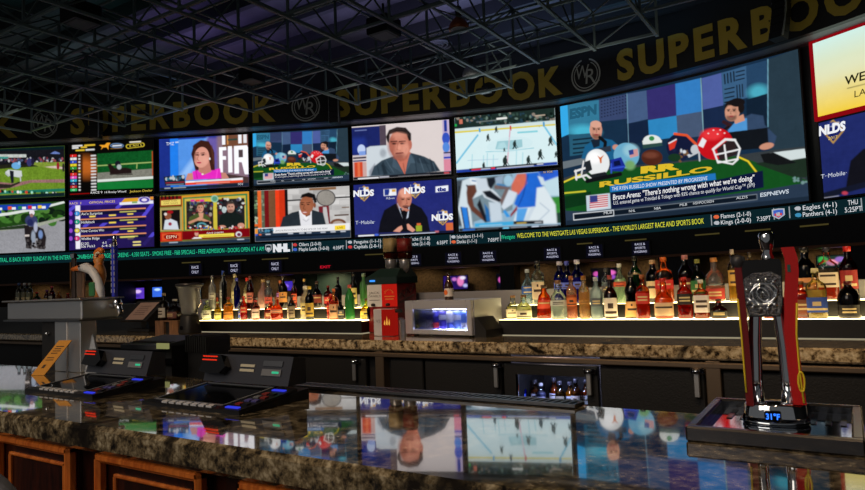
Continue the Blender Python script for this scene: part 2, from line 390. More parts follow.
def pic_jockey():
    p = Pic(200, 112, (-180, 100), (528, 55), (525, 405), (-180, 470), 4); p.bg((150, 150, 155))
    p.P([(-180, 100), (530, 50), (530, 165), (300, 215), (0, 265), (-180, 300)], (40, 75, 30)); p.spk(-170, 120, 520, 220, 60, [(70, 120, 50), (30, 55, 25), (20, 35, 25), (85, 130, 60)], 12, 30, 1.6)
    p.P([(-180, 175), (60, 150), (330, 100), (520, 55), (530, 68), (330, 118), (60, 170), (-180, 205)], (215, 220, 215)); p.P([(-180, 290), (300, 220), (530, 165), (530, 180), (300, 245), (-180, 315)], (160, 165, 150))
    p.P([(-180, 290), (200, 235), (200, 262), (-180, 300)], (45, 62, 40)); p.noise(-180, 220, 525, 440, .12)
    p.P([(-180, 105), (420, 75), (380, 120), (-180, 140)], (30, 70, 170)); p.P([(-180, 115), (0, 112), (0, 160), (-180, 165)], (30, 70, 170))
    for x, c in ((-160, (220, 60, 40)), (-60, (40, 90, 170)), (55, (225, 90, 40)), (140, (40, 130, 80)), (222, (200, 40, 50)), (304, (235, 205, 50))):
        p.R(x, 132 - x * .06, x + 32, 108 - x * .06, c); p.R(x + 34, 132 - x * .06, x + 66, 112 - x * .06, (225, 230, 235))
    p.P([(215, 250), (290, 240), (350, 260), (372, 320), (360, 405), (310, 405), (300, 330), (255, 330), (250, 408), (215, 405), (195, 330)], (45, 38, 40), soft=4)
    p.P([(190, 240), (230, 235), (240, 330), (215, 345), (195, 320)], (40, 34, 36), soft=3); p.R(195, 322, 232, 305, (200, 190, 185))
    p.E(250, 205, 52, 42, (60, 66, 105), soft=4); p.E(240, 215, 24, 24, (40, 45, 90), soft=3); p.E(285, 250, 16, 36, (170, 175, 195), soft=4); p.E(265, 320, 18, 45, (150, 160, 175), soft=6)
    p.E(325, 300, 18, 30, (120, 145, 190), soft=6); p.E(255, 145, 22, 20, (225, 220, 225)); p.E(252, 165, 14, 14, (150, 115, 110)); p.spk(200, 350, 360, 400, 30, [(80, 75, 75), (25, 22, 26)], 6, 14)
    return p
def pic_board():
    p = Pic(200, 118, (42, 62), (690, 20), (690, 425), (40, 470), 5); p.bg((14, 12, 10))
    p.E(170, 240, 95, 80, (190, 105, 40), soft=80, al=.9); p.R(45, 140, 148, 440, (14, 12, 12), soft=6, al=.8)
    p.P([(260, 132), (688, 100), (688, 395), (260, 418)], (20, 88, 40)); p.noise(260, 130, 688, 240, .3)
    p.P([(260, 285), (688, 245), (688, 320), (260, 345)], (130, 130, 120)); p.noise(260, 285, 688, 330, .2)
    p.P([(260, 338), (688, 305), (688, 325), (260, 358)], (215, 220, 215)); p.P([(260, 362), (688, 330), (688, 395), (260, 418)], (25, 120, 55))
    p.L([(260, 228), (688, 195)], 9, (160, 180, 110)); p.L([(567, 205), (565, 245)], 7, (160, 180, 110))
    p.P([(340, 215), (365, 210), (395, 245), (480, 240), (525, 250), (525, 285), (440, 290), (360, 300), (355, 260)], (40, 28, 28), soft=5); p.E(420, 212, 22, 26, (30, 30, 42)); p.E(430, 235, 18, 20, (170, 180, 180), soft=4); p.L([(360, 295), (530, 292)], 8, (60, 55, 50))
    cs = [(215, 40, 40), (225, 225, 225), (50, 80, 190), (225, 210, 50), (40, 150, 60), (25, 22, 20), (215, 50, 50), (225, 90, 190), (60, 170, 200), (60, 50, 110), (190, 50, 50), (60, 190, 110)]
    for k, c in enumerate(cs):
        y = 150 + 24.8 * k
        p.R(52, y + 11, 102, y - 12, c); p.T(str(k + 1), 70, y + 7, 13, (250, 250, 250) if k not in (1, 3, 5) else (30, 30, 30) if k != 5 else (230, 200, 60)); p.R(115, y + 6, 130, y - 7, (220, 220, 220) if k != 5 else (220, 190, 60), soft=3); p.R(212, y + 4, 252, y - 10, (215, 215, 215), soft=3)
    for x, y, w, c in ((68, 72, 80, (225, 225, 225)), (162, 66, 84, (225, 190, 60)), (68, 88, 50, (225, 225, 225)), (135, 82, 48, (225, 190, 60)), (95, 107, 70, (220, 190, 60)), (172, 102, 70, (215, 215, 215)), (512, 38, 88, (220, 215, 200))): p.R(x, y + 6, x + w, y - 7 - w * .05, c, soft=3)
    p.P([(278, 62), (320, 62), (340, 42), (365, 45), (350, 70), (350, 100), (335, 80), (310, 80), (290, 100), (300, 78)], (235, 165, 50))
    p.E(415, 66, 52, 20, (110, 140, 180)); p.E(415, 66, 44, 13, (20, 24, 36)); p.R(380, 74, 452, 58, (215, 220, 230), soft=3); p.R(365, 92, 455, 84, (200, 150, 50), soft=2)
    p.L([(500, 72), (610, 58)], 34, (210, 190, 60)); p.L([(502, 72), (608, 58)], 24, (24, 20, 14)); p.T('6 AM 5', 512, 76, 17, (225, 205, 80), w=95)
    p.R(48, 460, 200, 446, (200, 20, 20), soft=2); p.T('RACE 9', 210, 452, 18, (235, 235, 235), w=90); p.T('14 Rocky Wood', 318, 446, 17, (235, 235, 235), w=165); p.T('Jackson Dealer', 510, 436, 17, (225, 200, 80), w=175)
    p.P([(682, 110), (690, 108), (690, 300), (682, 300)], (180, 80, 40), soft=3); return p
def pic_results():
    p = Pic(200, 118, (28, 50), (698, 20), (695, 422), (30, 450), 6); p.bg((44, 26, 110), (38, 26, 84))
    for a in ((30, 130, 80, 90), (410, 110, 470, 60), (615, 180, 690, 80), (620, 400, 690, 320), (150, 260, 190, 225), (280, 260, 330, 220), (380, 320, 410, 295), (300, 420, 350, 365)): p.L([a[:2], a[2:]], 26, (96, 84, 215), .8)
    p.P([(28, 50), (480, 30), (440, 80), (28, 92)], (80, 60, 170)); p.P([(470, 36), (580, 30), (580, 60), (440, 70)], (220, 165, 40)); p.P([(430, 68), (695, 52), (695, 78), (430, 88)], (225, 225, 235)); p.R(528, 76, 570, 58, (130, 170, 110)); p.R(670, 46, 697, 22, (220, 150, 50))
    p.E(625, 48, 48, 28, (200, 195, 225)); p.E(625, 48, 40, 22, (75, 60, 160)); p.E(625, 48, 22, 12, (225, 215, 235))
    p.T('RACE  2', 34, 82, 17, (235, 205, 130), w=94); p.T('OFFICIAL PRICES', 190, 76, 18, (240, 210, 100), w=205)
    p.R(80, 440, 116, 88, (232, 228, 238))
    nm = [('Avi’s Surprise', 165, (60, 150, 215), (60, 170, 240)), ('Hollaback', 232, (40, 160, 130), (50, 180, 140)), ('Nave Cuntos Win', 302, (215, 200, 70), (220, 200, 60)), ('Wolfes Ridge', 365, (215, 60, 130), (190, 40, 110))]
    for k, (t, y, c, c2) in enumerate(nm):
        p.P([(122, y - 36), (630, y - 56), (632, y - 20), (122, y + 10)], (24, 24, 58)); p.L([(122, y - 28), (632, y - 50)], 9, (225, 150, 110))
        p.E(92, y - 10, 24, 22, (28, 24, 70)); p.E(92, y - 10, 19, 17, c); p.T(str([3, 6, 4, 5][k]), 85, y - 1, 18, (240, 240, 240)); p.E(42, y - 10, 14, 18, (150, 80, 200))
        p.T(t, 126, y + 4, 21, (240, 240, 240), w=12 * len(t)); p.R(430, y - 18, 560 + 10 * (k % 2), y - 30, (225, 220, 120), soft=4)
        p.R(490, y + 2, 536, y - 10, (240, 215, 90), soft=3)
        if k < 2: p.R(345, y + 12 - k * 8, 400, y - 2 - k * 8, (240, 215, 90), soft=3)
    p.R(190, 186, 238, 172, (240, 215, 90), soft=3); p.R(430, 352, 545, 338, (225, 220, 120), soft=4)
    p.R(30, 447, 80, 390, (48, 30, 100)); p.P([(122, 378), (630, 350), (690, 345), (690, 420), (122, 442)], (42, 30, 88), al=.9)
    p.T('$2 DD', 124, 408, 20, (240, 240, 240), w=62); p.T('50¢ Pick3', 124, 430, 19, (240, 240, 240), w=110); p.T('4-3', 292, 400, 19, (240, 240, 240)); p.T('6-4-3', 288, 425, 19, (240, 240, 240), w=70); p.R(530, 392, 592, 378, (235, 220, 140), soft=3); p.R(530, 416, 592, 402, (235, 220, 140), soft=3); return p
def pic_anchor():
    p = Pic(200, 112, (30, 72), (688, 30), (688, 420), (30, 455), 7); p.bg((40, 60, 150))
    p.R(30, 450, 110, 72, (35, 55, 140)); p.R(110, 450, 172, 66, (40, 130, 230)); p.R(172, 450, 390, 60, (90, 150, 225)); p.P([(180, 340), (390, 60), (390, 120), (250, 340)], (150, 190, 240), soft=30)
    p.R(382, 450, 470, 55, (110, 95, 165), soft=20); p.R(460, 450, 690, 30, (140, 115, 130), soft=20); p.P([(500, 40), (688, 30), (688, 130), (500, 140)], (120, 80, 60)); p.P([(470, 320), (688, 350), (688, 420), (470, 400)], (80, 60, 60))
    p.R(498, 110, 522, 40, (240, 240, 245)); p.R(535, 108, 545, 36, (200, 140, 80)); p.R(618, 100, 642, 32, (240, 240, 245)); p.R(655, 96, 680, 30, (225, 225, 230)); p.R(540, 80, 610, 62, (60, 80, 70))
    p.P([(475, 130), (528, 125), (528, 150), (500, 152), (500, 195), (525, 195), (525, 222), (500, 222), (500, 315), (475, 318)], (245, 245, 250)); p.P([(540, 122), (570, 120), (570, 315), (540, 318)], (245, 245, 250))
    p.P([(585, 120), (680, 112), (688, 130), (688, 330), (660, 330), (640, 240), (618, 240), (618, 325), (585, 325)], (245, 245, 250)); p.R(618, 205, 650, 145, (90, 75, 80))
    p.P([(268, 180), (290, 110), (340, 80), (400, 90), (435, 150), (440, 300), (430, 320), (400, 310), (395, 230), (330, 250), (320, 330), (300, 320), (285, 250)], (62, 32, 28), soft=3)
    p.P([(275, 310), (320, 300), (420, 300), (480, 285), (490, 360), (280, 372)], (225, 50, 190), soft=2); p.P([(225, 365), (240, 325), (275, 320), (280, 372), (225, 378)], (200, 140, 125)); p.P([(488, 315), (520, 320), (545, 360), (490, 365)], (200, 140, 125))
    p.P([(325, 250), (400, 230), (415, 310), (360, 335), (320, 310)], (190, 130, 115)); p.E(345, 205, 56, 78, (215, 155, 138), rot=8); p.E(335, 225, 45, 55, (220, 162, 145))
    p.P([(290, 180), (300, 125), (350, 115), (400, 150), (405, 230), (420, 300), (440, 300), (440, 170), (400, 85), (340, 75), (280, 120)], (70, 38, 30), soft=3)
    for x in (308, 352): p.E(x, 187, 12, 5, (50, 30, 30)); p.L([(x - 14, 174), (x + 14, 170)], 5, (70, 40, 35))
    p.L([(322, 190), (312, 222), (325, 228)], 6, (180, 115, 100)); p.E(325, 245, 17, 6, (190, 60, 90)); p.E(405, 215, 5, 9, (235, 235, 235)); p.E(350, 330, 8, 6, (230, 225, 210))
    p.E(318, 184, 16, 8, (160, 100, 88), soft=8, al=.6); p.E(360, 180, 16, 8, (160, 100, 88), soft=8, al=.6); p.E(316, 187, 8, 4, (30, 18, 18)); p.E(358, 184, 8, 4, (30, 18, 18)); p.E(325, 244, 15, 5, (176, 50, 80)); p.E(375, 225, 18, 28, (228, 168, 152), soft=16, al=.6); p.E(300, 215, 8, 34, (176, 112, 98), soft=10, al=.6)
    p.L([(420, 120), (436, 250)], 14, (96, 58, 44), .6); p.L([(300, 130), (288, 230)], 10, (90, 54, 40), .5); p.L([(300, 300), (310, 360)], 8, (180, 36, 150), .7); p.L([(460, 300), (450, 360)], 10, (244, 80, 212), .7)
    p.P([(222, 385), (645, 355), (645, 375), (222, 395)], (235, 235, 238)); p.P([(222, 395), (645, 372), (645, 390), (222, 412)], (225, 75, 40)); p.R(290, 386, 560, 374, (120, 120, 130), soft=3, al=.8); p.R(300, 400, 550, 390, (245, 200, 180), soft=3, al=.8)
    p.P([(60, 350), (215, 335), (222, 412), (70, 415)], (35, 45, 60)); p.spk(70, 350, 215, 372, 18, [(190, 195, 200), (60, 70, 90), (200, 80, 70), (40, 110, 140)], 6, 14); p.R(75, 398, 215, 386, (190, 40, 50)); p.R(80, 412, 210, 402, (190, 195, 205), soft=4)
    p.P([(30, 432), (688, 392), (688, 420), (30, 455)], (30, 42, 62)); p.R(65, 440, 110, 430, (170, 180, 190), soft=3); p.R(130, 436, 225, 425, (170, 180, 190), soft=3); p.T('FOX', 610, 412, 16, (220, 225, 235), w=38); p.T('TMZ', 82, 118, 24, (225, 232, 245), w=60); p.R(150, 98, 175, 88, (200, 215, 240), soft=2); return p
def pic_split():
    p = Pic(200, 112, (32, 60), (735, 25), (735, 440), (32, 470), 8); p.bg((120, 120, 50))
    p.P([(205, 60), (735, 25), (735, 335), (205, 345)], (215, 150, 45)); p.P([(215, 75), (722, 42), (722, 335), (215, 345)], (70, 130, 80)); p.P([(228, 85), (708, 58), (708, 330), (228, 342)], (200, 180, 80)); 
    p.R(240, 338, 452, 95, (50, 42, 46)); p.R(482, 332, 698, 80, (44, 40, 44)); p.spk(245, 105, 450, 230, 60, [(120, 60, 60), (80, 110, 90), (160, 150, 140), (60, 60, 110), (30, 28, 30)], 6, 16); p.spk(490, 85, 695, 200, 50, [(90, 30, 40), (200, 205, 200), (40, 70, 80), (30, 28, 30), (90, 90, 110)], 6, 16)
    for x, c in ((275, (215, 60, 150)), (315, (240, 90, 60)), (350, (220, 70, 160)), (385, (220, 190, 50)), (415, (220, 190, 60))): p.R(x, 108, x + 32, 90, c)
    p.P([(250, 290), (265, 235), (320, 205), (380, 205), (425, 240), (435, 290), (380, 300), (300, 300)], (78, 92, 48), soft=3); p.P([(335, 200), (375, 200), (372, 240), (345, 245)], SK); p.face(352, 160, 25, 36, SK, (80, 55, 40)); p.L([(265, 280), (345, 245), (425, 280)], 20, (200, 145, 118)); p.E(345, 250, 22, 14, (210, 155, 128))
    p.P([(490, 300), (510, 220), (560, 200), (620, 195), (680, 225), (695, 300), (640, 330), (500, 320)], (28, 36, 34), soft=3); p.face(590, 155, 30, 42, (205, 155, 135), (70, 60, 55), beard=(120, 95, 85)); p.E(668, 305, 28, 22, (200, 145, 125)); p.E(520, 315, 30, 14, (200, 145, 125))
    p.P([(290, 300), (310, 270), (420, 270), (430, 325), (300, 335)], (28, 28, 34)); p.E(360, 305, 40, 28, (90, 150, 160)); p.E(360, 308, 26, 18, (40, 50, 60)); p.spk(240, 305, 450, 335, 30, [(220, 220, 220), (60, 90, 170), (40, 40, 44), (200, 170, 60), (180, 60, 50)], 5, 10); p.spk(490, 312, 690, 330, 24, [(220, 215, 215), (190, 60, 60), (60, 50, 50)], 5, 10)
    p.E(465, 85, 30, 30, (150, 190, 165)); p.E(465, 85, 20, 20, (90, 150, 125)); p.R(455, 330, 480, 115, (205, 190, 70)); p.E(538, 175, 18, 26, (200, 215, 215), al=.8)
    p.R(32, 150, 205, 60, (130, 20, 24)); [p.R(x, 88, x + 14, 60, (40, 20, 22)) for x in (40, 70, 100, 130, 160)]; p.P([(40, 100), (197, 88), (197, 132), (40, 140)], (225, 205, 110)); p.T('GUEST THEIR', 60, 112, 12, (120, 90, 40), w=110); p.T('ZONE TALKERS', 60, 130, 12, (120, 90, 40), w=115)
    p.R(30, 350, 205, 152, (175, 160, 100)); p.R(45, 340, 190, 172, (30, 24, 24)); p.P([(58, 335), (70, 260), (110, 245), (165, 270), (178, 335)], (205, 212, 220), soft=3); p.E(95, 225, 26, 30, (140, 85, 60)); p.E(112, 192, 24, 14, (160, 24, 34)); p.E(75, 210, 12, 12, (220, 210, 205)); p.E(110, 290, 14, 14, (160, 60, 80))
    p.R(30, 435, 205, 350, (190, 45, 30)); p.R(45, 425, 195, 362, (215, 90, 50)); p.E(118, 395, 60, 24, (150, 28, 24)); p.T('ESPN', 80, 408, 24, (240, 220, 190), w=80)
    p.P([(205, 350), (735, 325), (735, 395), (205, 420)], (125, 12, 22)); p.P([(335, 378), (612, 366), (612, 392), (335, 402)], (235, 220, 90)); p.T('DAVE CHAMPS', 400, 372, 14, (235, 235, 235), w=130); p.R(370, 394, 590, 380, (150, 130, 40), soft=3); p.P([(280, 412), (300, 398), (350, 398), (360, 408)], (225, 225, 225)); p.E(318, 370, 15, 20, (205, 155, 140)); p.E(318, 355, 15, 8, (170, 30, 40)); p.E(648, 375, 24, 22, (215, 215, 220)); p.E(650, 378, 15, 14, (110, 50, 80))
    p.P([(32, 440), (205, 430), (735, 398), (735, 440), (32, 470)], (40, 56, 76)); p.R(205, 430, 735, 412, (150, 150, 110), al=.5); p.R(100, 446, 170, 436, (190, 200, 215), soft=3); p.R(635, 422, 690, 412, (200, 210, 220), soft=3); p.R(32, 470, 735, 448, (16, 26, 38), al=.6); return p
def pic_desk(n, w, h, corners):
    p = Pic(w, h, *corners, seed=n); p.grain = .55; p.bg((28, 52, 76))
    # studio wall (coordinates measured on the large picture)
    p.P([(25, 160), (46, 155), (50, 230), (27, 240)], (60, 170, 225)); p.P([(46, 155), (132, 140), (135, 225), (50, 230)], (58, 124, 152)); p.E(92, 222, 38, 16, (80, 180, 205), soft=14); p.T('ESPN', 52, 192, 24, (36, 92, 118), w=76, bold=.06)
    p.P([(132, 140), (206, 122), (208, 185), (134, 195)], (62, 76, 112)); [p.E(140 + 8 * i, 143 + 8 * j - 2 * i, 2.2, 1.6, (34, 42, 66)) for i in range(9) for j in range(6)]
    p.P([(206, 122), (258, 112), (262, 185), (208, 198)], (74, 96, 132)); p.P([(258, 112), (330, 95), (334, 176), (262, 188)], (58, 52, 112)); p.P([(330, 95), (390, 82), (396, 168), (334, 178)], (58, 128, 190)); p.P([(394, 82), (440, 70), (446, 152), (398, 162)], (84, 100, 160))
    p.P([(262, 188), (334, 176), (338, 230), (266, 240)], (52, 136, 188)); p.P([(334, 176), (396, 166), (398, 228), (338, 236)], (76, 92, 118)); p.P([(398, 162), (446, 152), (450, 210), (400, 220)], (30, 46, 76)); p.P([(206, 198), (262, 188), (266, 242), (208, 250)], (26, 42, 68))
    p.P([(440, 70), (496, 55), (500, 135), (446, 150)], (64, 100, 134)); [p.L([(447 + 7 * i, 74 - 2 * i), (449 + 7 * i, 98 - 2 * i)], 3, (24, 34, 46)) for i in range(4)]; [p.L([(474, 70 + 10 * j), (492, 66 + 10 * j)], 3, (24, 34, 46)) for j in range(3)]; [p.L([(449, 112 + 11 * j), (470, 108 + 11 * j)], 3, (24, 34, 46)) for j in range(4)]; [p.L([(476 + 6 * i, 103 - i), (478 + 6 * i, 134 - i)], 2.6, (24, 34, 46)) for i in range(3)]
    p.P([(496, 55), (540, 44), (546, 128), (500, 136)], (44, 74, 104)); p.E(524, 122, 22, 18, (80, 170, 190), soft=14); p.P([(498, 140), (548, 126), (552, 250), (502, 250)], (24, 40, 58)); p.P([(543, 42), (607, 20), (636, 395), (552, 300)], (46, 64, 76)); p.L([(543, 42), (547, 210)], 2, (120, 170, 190)); p.L([(392, 82), (400, 225)], 2, (140, 180, 190)); p.L([(207, 122), (212, 250)], 1.6, (120, 160, 180))
    p.P([(50, 232), (134, 222), (136, 270), (52, 285)], (46, 96, 120)); [p.L([(62, 244 + 11 * j), (112, 237 + 11 * j)], 4, (24, 44, 58)) for j in range(4)]; p.P([(30, 300), (100, 285), (100, 300), (30, 318)], (110, 120, 126))
    # left presenter
    p.P([(84, 290), (94, 258), (116, 242), (140, 236), (168, 240), (184, 252), (192, 290)], (34, 100, 140), soft=1.5); p.P([(110, 242), (136, 236), (134, 256), (118, 262)], (30, 42, 58)); p.face(124, 216, 17, 23, (205, 150, 130), (110, 80, 60), look=.3, beard=(120, 82, 66), bald=True); p.E(124, 202, 15, 9, (215, 165, 145)); p.L([(135, 235), (150, 246), (148, 262)], 9, (22, 24, 28)); p.P([(132, 262), (164, 254), (166, 268), (134, 274)], (50, 60, 74)); p.E(178, 258, 9, 7, (200, 145, 125))
    # right presenter
    p.P([(455, 215), (480, 190), (510, 176), (536, 182), (540, 205), (566, 235), (560, 262), (530, 262), (520, 230), (455, 235)], (58, 78, 106), soft=1.5); p.P([(458, 215), (478, 190), (500, 186), (502, 220), (460, 226)], (84, 150, 205)); p.P([(470, 186), (492, 176), (496, 192), (474, 200)], SK); p.face(467, 168, 17, 24, (205, 152, 128), (34, 28, 28), look=-.5, beard=(110, 80, 68)); p.E(478, 146, 17, 11, (30, 26, 28)); p.E(487, 160, 7, 13, (34, 28, 28)); p.L([(448, 194), (462, 202), (440, 225)], 9, (60, 34, 40)); p.L([(428, 225), (460, 206)], 4, (24, 26, 30)); p.P([(440, 222), (546, 212), (550, 262), (450, 268)], (24, 28, 34)); p.E(545, 258, 16, 8, (200, 145, 122), rot=-12)
    # desk
    p.P([(34, 340), (100, 318), (250, 300), (480, 278), (560, 268), (636, 262), (642, 400), (40, 442)], (60, 66, 70)); p.P([(34, 352), (110, 322), (250, 305), (482, 280), (530, 300), (600, 330), (640, 350), (642, 380), (40, 425)], (26, 84, 36)); p.P([(36, 385), (110, 370), (110, 400), (38, 415)], (18, 58, 30)); p.P([(520, 300), (636, 282), (638, 340), (600, 335)], (36, 52, 40))
    p.P([(552, 275), (625, 268), (630, 290), (560, 300)], (205, 215, 215)); p.P([(532, 278), (560, 274), (610, 302), (570, 306), (540, 298)], (26, 28, 30)); p.L([(482, 282), (505, 294), (530, 330)], 4, (225, 200, 50)); p.L([(34, 350), (80, 330)], 4, (220, 205, 60)); p.L([(34, 377), (95, 370)], 4, (200, 195, 60))
    p.T('RR', 244, 322, 16, (222, 188, 44), w=100, x2=344, y2=310, bold=.07); p.T('RUSSILLO', 134, 359, 13, (216, 182, 44), w=292, x2=234, y2=344, bold=.04)
    # helmets and the cap on a football
    p.E(128, 298, 33, 34, (225, 228, 228)); p.E(120, 286, 18, 15, (245, 245, 245), soft=8); p.P([(100, 330), (150, 320), (160, 335), (120, 342)], (35, 40, 44)); p.L([(66, 322), (96, 312), (112, 318)], 5, (225, 225, 225)); p.L([(68, 338), (98, 330), (110, 338)], 5, (225, 225, 225)); p.L([(68, 320), (70, 342)], 5, (220, 220, 220)); p.L([(90, 296), (84, 330), (94, 342)], 4, (215, 215, 215)); p.P([(92, 298), (108, 292), (114, 316), (98, 325)], (40, 46, 52)); p.P([(128, 280), (136, 285), (146, 278), (140, 288), (140, 298), (136, 300), (134, 290)], (205, 110, 50)); p.L([(100, 345), (190, 325)], 10, (22, 24, 28))
    p.E(206, 278, 34, 32, (112, 172, 200)); p.E(218, 265, 20, 16, (150, 195, 210), soft=8); p.P([(212, 265), (236, 260), (238, 278), (216, 284)], (200, 150, 150)); p.P([(212, 265), (224, 262), (226, 274), (214, 277)], (50, 70, 140)); p.E(216, 302, 14, 12, (120, 165, 110), soft=6); p.P([(164, 290), (192, 282), (204, 305), (196, 318), (166, 318)], (34, 52, 150)); p.P([(172, 294), (188, 290), (192, 302), (174, 306)], (18, 26, 70)); p.L([(164, 312), (200, 306)], 4, (60, 90, 200)); p.L([(166, 300), (166, 322)], 4, (60, 90, 200))
    p.E(273, 282, 27, 20, (86, 44, 32)); p.E(270, 276, 18, 8, (120, 70, 54), soft=5); p.E(273, 240, 23, 15, (220, 225, 222)); p.P([(248, 240), (298, 238), (298, 252), (250, 254)], (218, 224, 220)); p.P([(248, 250), (298, 244), (300, 252), (250, 260)], (50, 80, 76)); p.E(272, 234, 7, 6, (60, 140, 80))
    p.E(342, 255, 32, 34, (26, 32, 62)); p.L([(330, 222), (360, 226), (384, 250)], 6, (220, 90, 50)); p.P([(314, 244), (336, 238), (330, 258), (318, 264)], (205, 60, 44)); p.L([(316, 246), (334, 236)], 3, (220, 225, 230)); p.spk(330, 262, 372, 290, 26, [(210, 215, 220), (30, 40, 70), (120, 90, 60)], 2, 5); p.E(380, 262, 10, 12, (190, 195, 200)); p.L([(366, 280), (390, 268), (392, 290)], 4, (190, 195, 200)); p.E(330, 282, 16, 10, (30, 60, 40))
    p.E(428, 248, 42, 40, (196, 24, 34)); p.E(420, 225, 24, 14, (225, 60, 66), soft=8); p.P([(388, 252), (398, 232), (408, 240), (400, 258)], (225, 225, 228)); [p.E(x, y, 2, 1.6, (240, 220, 220)) for x, y in ((412, 222), (424, 214), (440, 214), (434, 224), (450, 222))]; p.P([(432, 262), (460, 238), (476, 244), (480, 275), (440, 292)], (52, 40, 42)); p.L([(424, 262), (452, 238), (474, 240)], 6, (225, 225, 225))
    for a in (((424, 262), (436, 296), (480, 288)), ((430, 276), (484, 264)), ((474, 240), (486, 262), (480, 290)), ((450, 252), (456, 294)), ((436, 292), (470, 300), (482, 288))): p.L(a, 4, (228, 228, 228))
    # captions
    p.P([(162, 353), (430, 322), (432, 338), (163, 371)], (40, 120, 186)); p.P([(163, 372), (432, 339), (538, 318), (541, 360), (166, 416)], (20, 28, 62)); p.T('THE RYEN RUSSILLO SHOW PRESENTED BY PROGRESSIVE', 168, 367, 9.5, (235, 240, 245), w=245, x2=268, y2=355.3)
    p.T('Bruce Arena: "There\'s nothing wrong with what we\'re doing"', 171, 390, 14, (245, 245, 245), w=352, x2=271, y2=376, bold=.012); p.T("U.S. entered game vs Trinidad & Tobago with 93% chance to qualify for World Cup™ (SPI)", 172, 402, 9.5, (225, 228, 232), w=352, x2=272, y2=389)
    p.P([(97, 381), (162, 373), (165, 412), (99, 420)], (190, 205, 215)); p.P([(107, 381), (155, 376), (157, 408), (109, 415)], (225, 220, 222)); [p.L([(107, 384 + 5.2 * k), (156, 378.5 + 5.2 * k)], 2.6, (190, 50, 66)) for k in range(6)]; p.P([(107, 381), (128, 379), (129, 395), (108, 398)], (60, 66, 130))
    p.P([(38, 420), (97, 420), (540, 366), (637, 350), (637, 396), (41, 456)], (48, 64, 84)); p.P([(60, 426), (526, 375), (527, 388), (62, 441)], (20, 30, 42)); p.P([(41, 444), (637, 384), (637, 396), (41, 456)], (34, 48, 64))
    p.L([(61, 427), (172, 415), (173, 429), (62, 442), (61, 427)], 2, (215, 220, 225)); p.L([(173, 415), (526, 376), (527, 389), (173, 429)], 1.2, (140, 150, 160))
    for t, x, y, wd in (('MLB', 146, 426, 22), ('NHL', 214, 420, 17), ('NBA', 280, 413, 17), ('MLB', 345, 404, 18), ('HSHPOCSIGN', 378, 400, 50), ('ALDS', 480, 388, 26)): p.T(t, x, y, 6.5, (215, 220, 225), w=wd)
    p.T('ESPNEWS', 534, 383, 10, (205, 215, 225), w=62, x2=584, y2=377, bold=.02); p.spk(605, 338, 634, 352, 14, [(120, 150, 150), (40, 54, 56)], 2, 4); return p
